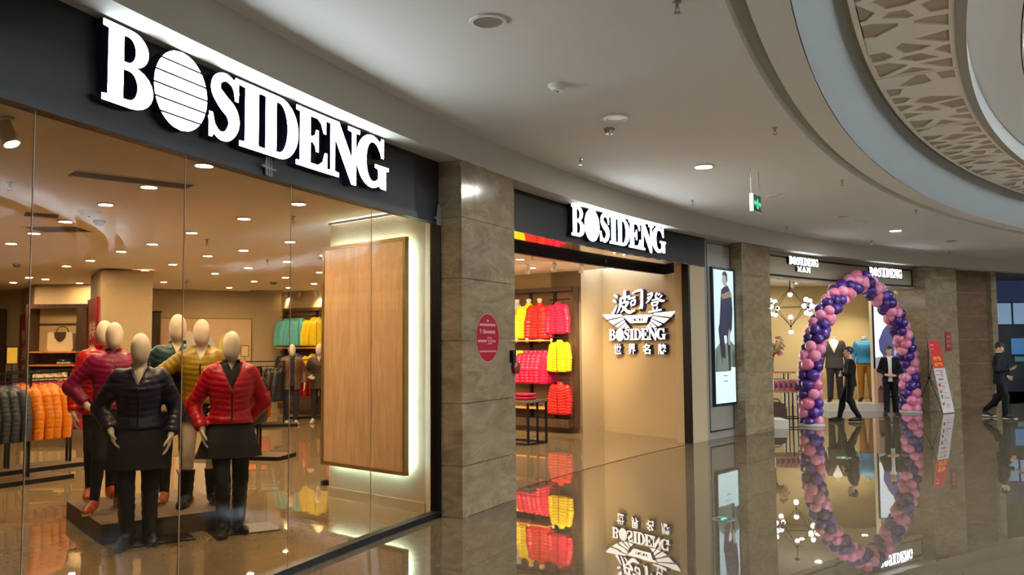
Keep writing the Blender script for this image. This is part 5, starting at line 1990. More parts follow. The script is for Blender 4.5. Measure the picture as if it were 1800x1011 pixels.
def to_local(v, s):
    """world position of a head-space point"""
    Q = np.array(v, float)
    if getattr(s, 'nod', None):
        c, n = math.cos(s.nod), math.sin(s.nod)
        Q = np.array([[1, 0, 0], [0, c, n], [0, -n, c]]).T @ Q
    if getattr(s, 'yaw', None):
        c, n = math.cos(s.yaw), math.sin(s.yaw)
        Q = np.array([[c, n, 0], [-n, c, 0], [0, 0, 1]]).T @ Q
    return Q * s.k + s.head


def hand_fn(P, W, D, N, side, k=1.0, curl=.35):
    D = np.array(D, float)
    D /= np.linalg.norm(D)
    N = np.array(N, float)
    N -= D * (N @ D)
    N /= np.linalg.norm(N)
    S = np.cross(D, N) * side          # towards the thumb
    d = cone(P, W - D * .03, W + D * .01, .026 * k, .024 * k)
    for i, (off, ln, r) in enumerate(((.027, .072, .0085), (.009, .080, .009), (-.009, .074, .0085), (-.026, .058, .0075))):
        kn = W + D * (.088 - .004 * abs(i - 1)) * k + S * off * k
        d = smin(d, cone(P, W + D * .012 + S * off * .6 * k, kn, .0135 * k, .0115 * k), .014)
        p, a = kn, .25 * curl
        for j, f in enumerate((.46, .31, .23)):
            a += curl * (.8 if j else .5)
            q = p + (D * math.cos(a) + N * math.sin(a)) * ln * f * k
            d = smin(d, cone(P, p, q, (r - .0006 * j) * k, (r - .0006 * (j + 1)) * k), .004)
            p = q
    t0 = W + D * .022 + S * .022 * k
    t1 = t0 + (D * .62 + S * .70 + N * .25) * .042 * k
    t2 = t1 + (D * .86 + S * .30 + N * .40) * .032 * k
    t3 = t2 + (D * .95 + S * .05 + N * .35) * .024 * k
    for a, b, r0_, r1_ in ((t0, t1, .0145, .0115), (t1, t2, .0108, .0095), (t2, t3, .0093, .0075)):
        d = smin(d, cone(P, a, b, r0_ * k, r1_ * k), .007)
    return d


def figure_body(name, s, material, parent, egg=True, cell=.0155, head=True, face=False):
    pts = [s.head, s.neck] + [v for q in (s.sh, s.el, s.wr, s.hip, s.kn, s.an) for v in q.values()] + [s.an[x] + s.ft[x] * 1.4 for x in (1, -1)]
    lo, hi = np.min(pts, 0) - .17, np.max(pts, 0) + .20
    lo[2] = min(a[2] for a in s.an.values()) - .14
    meshes = [surface_nets(lambda P: body_fn(P, s, head, egg), lo, hi, cell)]
    for x in (1, -1):
        W = s.wr[x]
        meshes.append(surface_nets(lambda P: hand_fn(P, W, s.hd[x], s.hn[x], x, s.k * 1.02, s.curl), W - .23, W + .23, .0055))
    if face:
        meshes.append(surface_nets(lambda P: head_fn(P, s), s.head - .16, s.head + .16, .0062))
    return part_np(name, meshes, material, parent)


def sleeve(P, s, x, r0_, r1_, r2_, puff=0, pitch=.05, cuff=1.0):
    e, h = sd_cone(P, s.sh[x] * A3(.96, 1, 1), s.el[x], r0_, r1_)
    e = e - quilt(h * np.linalg.norm(s.el[x] - s.sh[x]), pitch, puff)
    w = s.el[x] + (s.wr[x] - s.el[x]) * cuff
    f, h2 = sd_cone(P, s.el[x], w, r1_, r2_)
    f = f - quilt(h2 * np.linalg.norm(w - s.el[x]), pitch, puff)
    ax = (w - s.el[x]) / np.linalg.norm(w - s.el[x])
    f = np.maximum(f, (P - w) @ ax)
    return smin(e, f, .03)


def jacket_fig_fn(P, s, hem=.80, puff=.010, pitch=.052, hood=True, r=(.072, .062, .048), wide=1.0, vneck=0.0, cuff=.93, openf=0.0, collar=True):
    k = s.k
    m = s.male
    z = P[:, 2] / k
    a = np.array([.190, .186, .172, .165, .182, .192, .188, .150, .085]) * wide + (.02 if m else 0)
    b = np.array([.140, .136, .120, .118, .138, .138, .118, .088, .066]) * (wide * .5 + .5)
    zs = np.array([hem, hem + .05, 1.05, 1.12, 1.25, 1.32, 1.40, 1.455, 1.495])
    d = prof_tube(P, zs * k, a * k, b * k, amp=quilt(z + .015 * np.cos(P[:, 0] * 11), pitch, puff) if puff else None)
    for x in (-1, 1):
        d = smin(d, sleeve(P, s, x, r[0] * k, r[1] * k, r[2] * k, puff, pitch, cuff), .035)
    if collar:
        c = prof_tube(P, np.array([1.44, 1.50, 1.545]) * k, np.array([.090, .078, .080]) * k, np.array([.082, .074, .076]) * k, y0=np.array([-.012, -.008, -.002]) * k)
        d = smin(d, c, .02)
    d = np.maximum(d, -prof_tube(P, np.array([1.47, 1.50, 1.60]) * k, np.array([.056, .066, .070]) * k, np.array([.054, .062, .066]) * k, y0=np.array([-.008, -.004, .0]) * k))
    if hood:
        h = ell(P, A3(0, -.105, 1.455) * k, A3(.135, .065, .085) * k)
        h = smin(h, cone(P, A3(-.105, -.03, 1.48) * k, A3(-.085, .065, 1.40) * k, .042 * k, .024 * k), .04)
        h = smin(h, cone(P, A3(.105, -.03, 1.48) * k, A3(.085, .065, 1.40) * k, .042 * k, .024 * k), .04)
        d = smin(d, h, .02)
    if vneck:
        y = P[:, 1]
        w = np.maximum((z - vneck) * .42, -.01) * k
        d = np.where(y > -.01, np.maximum(d, -np.maximum(np.abs(P[:, 0]) - w, -.05 - 0 * y)), d)
    if openf:
        w = np.interp(z, [hem, 1.1, 1.5], [openf * 1.1, openf * .8, openf * 1.1]) * k
        d = np.where(P[:, 1] > 0, np.maximum(d, w - np.abs(P[:, 0])), d)
    return d


def fig_bounds(s, zlo, zhi):
    pts = [v for q in (s.sh, s.el, s.wr) for v in q.values()]
    lo, hi = np.min(pts, 0) - .13, np.max(pts, 0) + .13
    lo = np.minimum(lo, A3(-.3, -.24, zlo))
    hi = np.maximum(hi, A3(.3, .24, zhi))
    lo[2], hi[2] = min(zlo, lo[2]), zhi
    return lo, hi


def wear_jacket(s, parent, col, name='jacket', cell=.0125, zlo=.70, **kw):
    lo, hi = fig_bounds(s, (kw.get('hem', .80) - .05) * s.k, 1.62 * s.k)
    return part_np(name, [surface_nets(lambda P: jacket_fig_fn(P, s, **kw), lo, hi, cell)], col, parent)


def zip_strip(s, parent, z0, z1, m=None, **kw):
    ys = np.linspace(.30, .0, 160)
    pts = []
    for z in np.linspace(z0, z1, 9):
        P = np.stack([np.zeros(160), ys, np.full(160, z)], 1)
        v = jacket_fig_fn(P, s, **kw)
        i = int(np.argmax(v < 0)) if (v < 0).any() else None
        if i is not None:
            pts.append((0, ys[i] + .002, z))
    if len(pts) > 2:
        MB().tube(pts, .007, 6).build('zip_line', m or M_BLACK, parent, True, world=False)


def legs_fn(P, s, r=(.098, .066, .046), top=.99, cut=.0):
    k = s.k
    d = prof_tube(P, np.array([.86, .93, top]) * k, np.array([.165, .170, .140]) * k, np.array([.125, .125, .105]) * k, y0=np.array([-.01, -.01, 0]) * k)
    for x in (-1, 1):
        l = smin(cone(P, s.hip[x], s.kn[x], r[0] * k, r[1] * k), cone(P, s.kn[x], s.an[x] + A3(0, 0, cut), r[1] * k, r[2] * k), .03)
        calf = s.kn[x] * .72 + s.an[x] * .28 + A3(0, -.016, 0)
        l = smin(l, ell(P, calf, A3(.052, .056, .13) * k * (r[1] / .062)), .03)
        l = np.maximum(l, (s.an[x][2] - .035 + cut) - P[:, 2])
        d = smin(d, l, .03)
    return d


def wear_legs(s, parent, m, name='trousers', cell=.0145, **kw):
    pts = [v for q in (s.hip, s.kn, s.an) for v in q.values()]
    lo, hi = np.min(pts, 0) - .17, np.max(pts, 0) + .17
    return part_np(name, [surface_nets(lambda P: legs_fn(P, s, **kw), lo, hi, cell)], m, parent)


def wear_skirt(s, parent, m, z0, z1, w0, w1):
    mb = MB()
    n = 40
    prof = []
    for i in range(7):
        t = i / 6
        prof.append((z1 + (z0 - z1) * t, w1 + (w0 - w1) * (t ** .8)))
    vs, fs = [], []
    for i, (z, w) in enumerate(prof):
        for j in range(n):
            a = 2 * PI * j / n
            rr = w * (1 + .045 * (i / 6) * math.cos(a * 7))
            vs.append((rr * math.cos(a), rr * .74 * math.sin(a) - .01, z))
    for i in range(6):
        for j in range(n):
            fs.append((i * n + j, i * n + (j + 1) % n, (i + 1) * n + (j + 1) % n, (i + 1) * n + j))
    fs.append(tuple(range(n)))
    fs.append(tuple(6 * n + j for j in range(n - 1, -1, -1)))
    mb.add(vs, fs)
    return mb.build('skirt', m, parent, True, world=False, auto=50)


def wear_shoes(s, parent, m, boot=0.0, sole=None, heel=.0):
    k = s.k
    for x in (1, -1):
        an, ft = s.an[x], s.ft[x]

        def fn(P):
            ball = an + ft
            toe = an + ft * 1.42
            toe[2] = ball[2]
            hl = an + A3(0, -.042, -.042) * k
            d = smin(cone(P, an + A3(0, 0, -.01), ball, .047 * k, .040 * k), cone(P, hl, ball, .042 * k, .040 * k), .03)
            d = smin(d, cone(P, ball, toe, .041 * k, .029 * k), .025)
            if boot:
                top = an + (s.kn[x] - an) / np.linalg.norm(s.kn[x] - an) * boot
                b, h = sd_cone(P, an - A3(0, 0, .01), top, .055 * k, .068 * k)
                b = b - .006 * np.abs(np.sin(h * boot * 42 + P[:, 0] * 14))
                ax = (top - an) / np.linalg.norm(top - an)
                b = np.maximum(b, (P - top) @ ax)
                d = smin(d, b, .03)
            return np.maximum(d, (min(ball[2], hl[2]) - .030 * k) - P[:, 2])
        lo = np.min([an, an + ft * 1.5, an + A3(0, 0, boot)], 0) - .13
        hi = np.max([an, an + ft * 1.5, s.kn[x] * (1 if boot else 0) + an * (0 if boot else 1)], 0) + .13
        o = part_np('boot' if boot else 'shoe', [surface_nets(fn, lo, hi, .010)], m, parent)
        if sole:
            zb = min((an + ft)[2], an[2] - .042 * k) - .030 * k
            mb = MB()
            c = an + ft * .62
            dirv = Vector((ft[0], ft[1], 0)).normalized()
            sd = Vector((-dirv.y, dirv.x, 0))
            pl = [Vector((c[0], c[1], zb)) + dirv * u * k + sd * v * k for u, v in ((-.15, -.030), (-.155, .0), (-.15, .030), (.02, .036), (.10, .040), (.155, .018), (.160, -.010), (.12, -.036), (.02, -.036))]
            mb.prism(pl, (0, 0, .018))
            mb.build('sole', sole, o, world=False)


M_TAN = mat('tan_leather', (176, 76, 28), 0.35)
M_SOLE = mat('pale_sole', (196, 180, 156), 0.6)
M_LEGGING = mat('dark_jersey', (22, 26, 34), 0.8)
M_SKIRT = mat('dark_wool', (26, 28, 34), 0.9)
M_STAND = mat('stand_plate', (40, 34, 30), 0.3, 0.3)

# low wooden platform
pf = at(178, 958)
pl_, pr_ = at(120, 925), at(417, 925)
ex_ = (pr_ - pf).normalized()
ey_ = Vector((-ex_.y, ex_.x, 0))
LX, LY, PH = (pr_ - pf).length, 1.55, .175
plat = thing('display_platform', 'low grey wooden display platform under the group of window mannequins', 'platform', pf)
for k in range(2):
    MB().obox(pf + ex_ * .0 + ey_ * (k * LY / 2 + .003), ex_ * LX, ey_ * (LY / 2 - .006), (0, 0, PH)).build('platform_block', M_WOODGREY, plat)


def plate(x, y, z, wx, wy, rz, parent_label):
    t = thing('base_plate', parent_label, 'base plate', (x, y, z), rz)
    MB().box((0, 0, .006), (wx, wy, .012)).build('plate', M_STAND, t, world=False)
    MB().box((0, -wy * .3, .014), (.05, .05, .006)).build('socket', M_STEEL, t, world=False)
    return t


def window_mannequin(loc, rz, s, label):
    return thing('shop_mannequin', label, 'mannequin', loc, rz, 'dressed mannequins in the show window')


def akimbo(x, k=1.0, out=.20, back=-.10, hand=(.0, .0)):
    """hand on the hip"""
    return dict(el=(x * (.165 + out) * k, back, 1.17 * k), wr=(x * .20 * k, .085, 1.0 * k))


def steel_rod(parent, s, x=.0, y=-.09, z1=.30):
    MB().tube([(x, y, .0), (x, y, z1), (x + .02, y + .03, z1 + .05)], .007, 8).lathe([(.03, 0), (.03, .01), (.008, .014)], (x, y, 0), 12).build('support_rod', M_STEEL, parent, True, world=False)


def face_cam(p, turn=0.0):
    """rotation that turns +y to the camera, plus a turn"""
    return math.atan2(-p[1], -p[0]) - PI / 2 + turn


KW = 1.0
# --- navy jacket, standing on the floor in front
p = at(240, 957)
s = Pose(H=1.88, an={1: (.075, .08, .085), -1: (-.10, -.06, .085)}, kn={1: (.085, .11, .50), -1: (-.10, -.02, .50)}, el={1: (.345, -.10, 1.22), -1: (-.31, -.06, 1.20)}, wr={1: (.225, .06, 1.02), -1: (-.275, .09, .965)}, hd={1: (-.3, .35, -.9), -1: (.15, .25, -1)}, hn={1: (-1, .1, .2), -1: (1, 0, 0)}, curl=.30)
t = window_mannequin(p, face_cam(p, -.10), s, 'egg-headed white mannequin in a dark navy quilted jacket on the floor before the platform')
figure_body('body', s, M_PLASTER, t)
kw = dict(hem=.98, hood=False, vneck=1.36)
wear_jacket(s, t, K['navy'], **kw)
zip_strip(s, t, 1.06, 1.40, **kw)
wear_skirt(s, t, M_SKIRT, .68, 1.08, .285, .175)
wear_legs(s, t, M_LEGGING, 'leggings')
wear_shoes(s, t, M_SHOE, .40)
plate(*(p + Vector((.10, .16, 0))), .62, .42, face_cam(p, .2), 'dark flat base plate on the floor under the navy-jacketed mannequin')

# --- red jacket, on the floor at the right
p = at(402, 936)
s = Pose(H=1.90, an={1: (.06, .10, .085), -1: (-.09, -.05, .085)}, kn={1: (.075, .12, .51), -1: (-.10, -.0, .51)}, el={1: (.335, -.12, 1.20), -1: (-.32, -.12, 1.22)}, wr={1: (.255, .055, .98), -1: (-.16, -.16, 1.02)}, hd={1: (-.10, .25, -1), -1: (.8, .2, -.4)}, hn={1: (-1, .2, 0), -1: (.2, 1, 0)}, curl=.30)
# image left is the figure's right hand
t = window_mannequin(p, face_cam(p, .10), s, 'egg-headed white mannequin in a bright red quilted jacket with black collar on the floor')
figure_body('body', s, M_PLASTER, t)
kw = dict(hem=.97, vneck=1.27)
wear_jacket(s, t, K['red'], **kw)
zip_strip(s, t, 1.06, 1.33, **kw)
wear_jacket(s, t, M_BLACKCLOTH, 'inner_shirt', hem=1.22, hood=False, puff=0, wide=.80, r=(.05, .045, .04), cuff=.3, vneck=1.44)
wear_skirt(s, t, M_SKIRT, .72, 1.08, .30, .175)
wear_legs(s, t, M_LEGGING, 'leggings')
wear_shoes(s, t, M_SHOE, .42)
plate(*(p + Vector((.10, .10, 0))), .62, .42, face_cam(p, .2), 'dark flat base plate on the floor under the red-jacketed mannequin')

# --- magenta jacket, on the platform at the left
p = at(193, 893, PH)
s = Pose(H=1.83, el={1: (.37, -.09, 1.20), -1: (-.35, -.09, 1.20)}, wr={1: (.215, .07, 1.0), -1: (-.20, .09, 1.0)}, hd={1: (-.75, .55, -.35), -1: (.3, .5, -.8)}, hn={1: (-.3, -.6, -.7), -1: (.8, -.3, 0)}, an={1: (.16, .10, .085), -1: (-.09, -.04, .085)}, kn={1: (.13, .10, .50), -1: (-.09, .0, .50)}, ft={1: (.075, .135, -.055)}, curl=.25)
t = window_mannequin(p, face_cam(p, .18), s, 'egg-headed white mannequin in a magenta quilted jacket, hand on hip, on the platform')
figure_body('body', s, M_PLASTER, t)
kw = dict(hem=.95, hood=False)
wear_jacket(s, t, cloth('berry', (140, 8, 70)), cuff=.78, **kw)
zip_strip(s, t, 1.0, 1.42, **kw)
wear_skirt(s, t, M_SKIRT, .80, 1.0, .205, .165)
wear_legs(s, t, M_LEGGING, 'leggings', r=(.09, .06, .042))
wear_shoes(s, t, M_TAN, 0, M_SOLE)
steel_rod(t, s, -.22, -.04)

# --- scarlet long jacket behind it
p = at(176, 874, PH)
s = Pose(H=1.87, el={1: (.275, -.05, 1.17), -1: (-.30, -.06, 1.18)}, wr={1: (.275, .06, .90), -1: (-.22, .06, 1.0)}, hd={1: (-.05, .2, -1), -1: (.3, .3, -.9)})
t = window_mannequin(p, face_cam(p, .10), s, 'egg-headed white mannequin in an orange-red hooded jacket, hidden behind the magenta one')
figure_body('body', s, M_PLASTER, t)
wear_jacket(s, t, K['scarlet'], hem=.84)
wear_legs(s, t, M_LEGGING, 'leggings')
wear_shoes(s, t, M_TAN, 0, M_SOLE)

# --- teal jacket at the back
p = at(307, 880, PH)
s = Pose(H=1.92, el={1: (.34, -.10, 1.21), -1: (-.35, -.09, 1.21)}, wr={1: (.20, .07, 1.03), -1: (-.205, .09, 1.01)}, hd={1: (-.6, .55, -.45), -1: (.6, .55, -.5)}, hn={1: (-.5, -.5, -.5), -1: (.5, -.5, -.5)}, an={1: (.10, .03, .085), -1: (-.11, -.03, .085)}, curl=.25)
t = window_mannequin(p, face_cam(p, -.05), s, 'egg-headed white mannequin in a dark teal jacket behind the navy and yellow ones')
figure_body('body', s, M_PLASTER, t)
kw = dict(hem=.92, hood=False, vneck=1.40)
wear_jacket(s, t, K['teal'], cuff=.85, **kw)
zip_strip(s, t, .97, 1.38, **kw)
wear_legs(s, t, M_LEGGING, 'leggings', r=(.10, .066, .045))
wear_shoes(s, t, M_TAN, 0, M_SOLE)

# --- mustard jacket with one arm out
p = at(350, 886, PH)
s = Pose(H=1.86, el={1: (.42, .04, 1.30), -1: (-.345, -.09, 1.20)}, wr={1: (.66, .10, 1.22), -1: (-.20, .09, 1.0)}, hd={1: (1, .1, -.35), -1: (.5, .5, -.6)}, hn={1: (0, .2, -1), -1: (.6, -.5, -.3)}, an={1: (.12, .06, .085), -1: (-.13, -.03, .085)}, kn={1: (.105, .07, .50), -1: (-.11, .02, .5)}, ft={-1: (-.05, .14, -.055)}, curl=.25)
t = window_mannequin(p, face_cam(p, -.08), s, 'egg-headed white mannequin in a mustard yellow hooded jacket with one arm stretched out')
figure_body('body', s, M_PLASTER, t)
kw = dict(hem=.97, vneck=1.38)
wear_jacket(s, t, K['mustard'], cuff=.9, **kw)
zip_strip(s, t, 1.06, 1.42, **kw)
wear_skirt(s, t, M_SKIRT, .84, 1.06, .215, .175)
wear_shoes(s, t, M_SHOE, .28)
steel_rod(t, s, .20, -.02)

# --- two mannequins at the back of the shop
p = at(512, 747)
s = Pose(H=1.80, el={1: (.28, -.05, 1.16), -1: (-.29, -.05, 1.16)}, wr={1: (.27, .05, .90), -1: (-.28, .05, .92)})
t = thing('shop_mannequin', 'white mannequin in an open brown padded jacket beside the back rack', 'mannequin', p, face_cam(p, .1), 'mannequins at the back of the shop')
figure_body('body', s, M_PLASTER, t, cell=.02)
wear_jacket(s, t, K['brown'], hem=.78, openf=.045, cell=.018, wide=1.12)
wear_jacket(s, t, mat('navy_knit', (34, 40, 58), .85), 'inner_shirt', hem=.86, hood=False, puff=0, wide=.84, cell=.018, r=(.05, .045, .04), cuff=.5)
wear_legs(s, t, mat('dark_denim', (30, 34, 46), .8), cell=.02)
MB().ball((.11, -.02, 1.46), .06).ball((-.11, -.02, 1.46), .06).ball((.07, .06, 1.42), .05).ball((-.07, .06, 1.42), .05).ball((0, -.09, 1.49), .07).build('fur_collar', mat('cream_fur', (214, 186, 140), .9, bump=(40, .5)), t, True, world=False)
p = at(560, 743)
s = Pose(H=1.81, el={1: (.30, -.06, 1.16), -1: (-.28, -.04, 1.16)}, wr={1: (.21, .16, 1.05), -1: (-.30, .06, .90)}, hd={1: (-.6, .7, -.1), -1: (0, .2, -1)}, an={1: (.12, .04, .085), -1: (-.10, -.03, .085)})
t = thing('shop_mannequin', 'white mannequin in a dark long coat with fur hood at the back of the shop', 'mannequin', p, face_cam(p, -.05), 'mannequins at the back of the shop')
figure_body('body', s, M_PLASTER, t, cell=.02)
wear_jacket(s, t, K['umber'], hem=.76, cell=.018, wide=1.08, vneck=1.37)
wear_legs(s, t, M_LEGGING, cell=.02)
MB().ball((.13, -.02, 1.47), .07).ball((-.13, -.02, 1.47), .07).ball((0, -.11, 1.48), .09).ball((.10, .05, 1.43), .05).ball((-.10, .05, 1.43), .05).build('fur_hood', mat('brown_fur', (110, 78, 52), .9, bump=(40, .5)), t, True, world=False)

# ------------------------------------------------------------------ third shop: two headless mannequins on the display step
M_GREYWOOL = mat('charcoal_wool', (52, 46, 44), .8)
M_BLUESHIRT = mat('blue_shirt', (40, 118, 166), .5, bump=(9, .3))
M_KHAKI = mat('ochre_trousers', (150, 98, 22), .7)
M_WHITE = mat('white_gloss', (226, 222, 214), .35)


def headless(px, label, H=1.95):
    y = 23.15
    p = Vector(((px - 900) / 1500 * y + .07, y, .17))
    t = thing('headless_mannequin', label, 'mannequin', p, face_cam(p, 0), 'headless mannequins on the display step')
    k = H / 1.78
    s = Pose(H=H, male=True, el={1: (.30, -.05, 1.14 * k), -1: (-.30, -.05, 1.14 * k)}, wr={1: (.33, .05, .90 * k), -1: (-.33, .05, .90 * k)}, an={1: (.13, .02, .085 * k), -1: (-.13, -.01, .085 * k)}, kn={1: (.115, .03, .51 * k), -1: (-.115, .02, .51 * k)}, curl=.5)
    s.head = A3(0, .01, 1.63) * k
    return t, s


t, s = headless(1459, 'headless white mannequin in a dark grey suit and white shirt on the display step')
figure_body('body', s, M_WHITE, t, head=False, cell=.018)
wear_legs(s, t, mat('dark_trousers', (38, 32, 30), .8), r=(.108, .078, .068), cell=.018)
wear_jacket(s, t, M_SHIRT, 'shirt', hem=.90, hood=False, puff=0, wide=.90, r=(.055, .05, .045), cuff=.6, cell=.016)
wear_jacket(s, t, M_GREYWOOL, 'suit_jacket', hem=.82, hood=False, puff=0, wide=1.06, r=(.074, .062, .050), vneck=1.2, cell=.014, collar=False)
wear_shoes(s, t, M_SHOE)
MB().lathe([(.052, 0), (.056, .02), (.045, .03)], (0, 0, 1.565 * s.k), 16).build('neck_cap', M_WHITE, t, True, world=False)
t, s = headless(1513, 'headless white mannequin in a blue shirt and ochre trousers on the display step')
figure_body('body', s, M_WHITE, t, head=False, cell=.018)
wear_legs(s, t, M_KHAKI, r=(.108, .074, .058), cell=.018)
wear_jacket(s, t, M_BLUESHIRT, 'shirt', hem=.93, hood=False, puff=.004, pitch=.11, wide=1.02, r=(.072, .060, .046), cell=.014)
MB().lathe([(.178, -.02), (.180, .02)], (0, -.004, .955 * s.k), 28, sy=.76).build('belt', mat('brown_belt', (40, 26, 20), .4), t, world=False)
wear_shoes(s, t, M_SHOE)
MB().lathe([(.052, 0), (.056, .02), (.045, .03)], (0, 0, 1.575 * s.k), 16).build('neck_cap', M_WHITE, t, True, world=False)


# ------------------------------------------------------------------ people
def hair_fn(P, s, long=False, bun=False):
    k = s.k
    Q = (P - s.head) / k
    if getattr(s, 'yaw', None):
        c, n = math.cos(s.yaw), math.sin(s.yaw)
        Q = Q @ np.array([[c, n, 0], [-n, c, 0], [0, 0, 1]]).T
    if getattr(s, 'nod', None):
        c, n = math.cos(s.nod), math.sin(s.nod)
        Q = Q @ np.array([[1, 0, 0], [0, c, n], [0, -n, c]]).T
    d = ell(Q, (0, -.016, .040), (.087, .106, .098))
    face = np.maximum(np.maximum(.030 - Q[:, 1], Q[:, 2] - (.068 + .0 * Q[:, 1])), -1)
    d = np.maximum(d, -face)
    d = np.maximum(d, -(np.maximum(np.maximum(-.02 - Q[:, 1], Q[:, 2] - .0), -1)))
    d = np.maximum(d, -.075 - Q[:, 2])
    d = np.minimum(d, np.maximum(ell(Q, (0, .050, .078), (.066, .052, .030)), .055 - Q[:, 2]))
    if bun:
        d = smin(d, ell(Q, (0, -.115, -.01), (.045, .04, .045)), .02)
    d = d + .003 * np.sin(Q[:, 0] * 160) * np.sin(Q[:, 2] * 60)
    return d * k


def person(name, s, label, p, rz, bun=False, skin=M_SKIN):
    t = thing(name, label, 'person', p, rz)
    figure_body('body', s, skin, t, egg=False, cell=.0165, head=False, face=True)
    part_np('hair', [surface_nets(lambda P: hair_fn(P, s, bun=bun), s.head - .19, s.head + .19, .0085)], M_HAIR, t)
    for x in (1, -1):
        MB().ball(tuple(to_local((.031 * x, .077, .012), s)), .0125 * s.k, 10, 6).build('eye', mat('eye_white', (226, 220, 214), .3), t, True, world=False)
        MB().ball(tuple(to_local((.031 * x, .0865, .012), s)), .0055 * s.k, 8, 5).build('iris', M_BLACK, t, True, world=False)
    MB().tube([tuple(to_local((x, .1005 - abs(x) * .25, -.0635), s)) for x in (-.02, -.01, 0, .01, .02)], .003 * s.k, 5).build('lips', mat('lips', (150, 84, 78), .5), t, True, world=False)
    return t


# salesman in profile, arms folded before him, walking to the left
p = at(1497, 741)
k = 1.66 / 1.78
s = Pose(H=1.66, male=True, el={1: (.245, .03, 1.09), -1: (-.235, .05, 1.08)}, wr={1: (.02, .215, 1.02), -1: (-.03, .20, 1.07)}, hd={1: (-1, .05, .1), -1: (1, .05, -.1)}, hn={1: (0, -1, 0), -1: (0, -1, 0)}, an={1: (.09, .24, .085), -1: (-.09, -.15, .105)}, kn={1: (.09, .16, .48), -1: (-.09, .05, .48)}, ft={1: (.01, .15, -.055), -1: (-.01, .15, -.065)}, curl=.5)
s.nod = .05
t = person('person', s, 'person with short black hair and glasses in a black sweater, walking with arms folded', p, face_cam(p, -1.42))
wear_legs(s, t, M_SUIT, 'trousers', r=(.100, .072, .058))
wear_jacket(s, t, M_SUIT, 'sweater', hem=.84, hood=False, puff=0, wide=1.02, r=(.070, .060, .046), collar=False, cuff=.85)
wear_shoes(s, t, M_SHOE)
mb = MB()
mb.lathe([(.072, 0), (.066, .035)], (0, -.008, 1.455 * s.k), 20)
mb.build('shirt_collar', M_SHIRT, t, True, world=False)
mb = MB()
for x in (1, -1):
    mb.tube([tuple(to_local((.033 * x + .021 * math.cos(a), .101, .010 + .016 * math.sin(a)), s)) for a in np.linspace(0, 2 * PI, 12, endpoint=False)], .0022, 5, closed=True)
    mb.tube([tuple(to_local(q, s)) for q in ((.054 * x, .098, .014), (.076 * x, .05, .012), (.080 * x, -.005, .008))], .0022, 5)
mb.tube([tuple(to_local(q, s)) for q in ((-.012, .104, .012), (.012, .104, .012))], .0022, 5)
mb.build('glasses', M_BLACK, t, True, world=False)

# saleswoman facing the camera with clasped hands
p = at(1567, 729)
s = Pose(H=1.66, el={1: (.240, -.04, 1.07), -1: (-.240, -.04, 1.07)}, wr={1: (.085, .19, .965), -1: (-.085, .195, .95)}, hd={1: (-.85, .35, -.1), -1: (.85, .30, .05)}, hn={1: (0, -1, -.2), -1: (0, -1, -.2)}, an={1: (.10, .02, .085), -1: (-.10, .0, .085)}, ft={1: (.05, .14, -.055), -1: (-.05, .14, -.055)}, curl=.55)
t = person('person', s, 'person in a black suit and white blouse standing with clasped hands before the balloon arch', p, face_cam(p, .05), bun=True)
wear_legs(s, t, M_SUIT, 'trousers', r=(.102, .080, .072))
wear_jacket(s, t, M_SHIRT, 'blouse', hem=.86, hood=False, puff=0, wide=.88, r=(.05, .045, .04), cuff=.6)
wear_jacket(s, t, M_SUIT, 'suit_jacket', hem=.82, hood=False, puff=0, wide=1.0, r=(.068, .058, .046), cuff=.9, collar=False, openf=.045)
wear_shoes(s, t, M_SHOE)

# man walking to the right, looking down at a phone
p = at(1760, 735)
s = Pose(H=1.73, male=True, el={1: (.25, .0, 1.10), -1: (-.24, -.03, 1.12)}, wr={1: (.13, .25, 1.12), -1: (-.19, .14, .95)}, hd={1: (-.25, .9, .25), -1: (.1, .7, -.7)}, hn={1: (-.3, 0, 1), -1: (1, 0, 0)}, an={1: (.09, .10, .085), -1: (-.09, -.33, .17)}, kn={1: (.09, .13, .49), -1: (-.09, -.01, .49)}, ft={1: (.01, .15, -.055), -1: (-.01, .115, -.115)}, curl=.6)
s.nod = -.45
t = person('person', s, 'person in black walking past the dark niche wall, looking down at a phone', p, face_cam(p, 1.40))
wear_legs(s, t, M_SUIT, 'trousers', r=(.102, .076, .062))
wear_jacket(s, t, M_SUIT, 'jacket', hem=.80, hood=False, puff=0, wide=1.03, r=(.072, .062, .048))
wear_shoes(s, t, M_SHOE, 0, M_SOLE)
ph = thing('mobile_phone', 'small phone held in the hand of the person walking past the niche', 'phone', p, face_cam(p, 1.40))
MB().obox(A3(.055, .33, 1.165), (.07, 0, 0), (0, .13, .06), (0, -.004, .009)).build('case', M_BLACK, ph, world=False)
MB().obox(A3(.059, .336, 1.1765), (.062, 0, 0), (0, .12, .0555), (0, -.0004, .001)).build('screen', glow('phone_screen', (170, 190, 210), .6), ph, world=False)
# ------------------------------------------------------------------ balloon arch
aL, aR = at(1427, 749), at(1603, 722)
aR = at(1601, 725)
AU = (aR - aL).normalized()
AW = (aR - aL).length
AN = Vector((AU.y, -AU.x, 0))
half = [(0.0, .10), (-.02, .6), (.0, 1.2), (.22, 1.75), (.62, 2.28), (1.25, 2.75), (2.05, 3.08), (AW / 2, 3.22)]
pathp = half + [(AW - a, z) for a, z in half[::-1][1:]]
dense = smooth_path(pathp, 24)
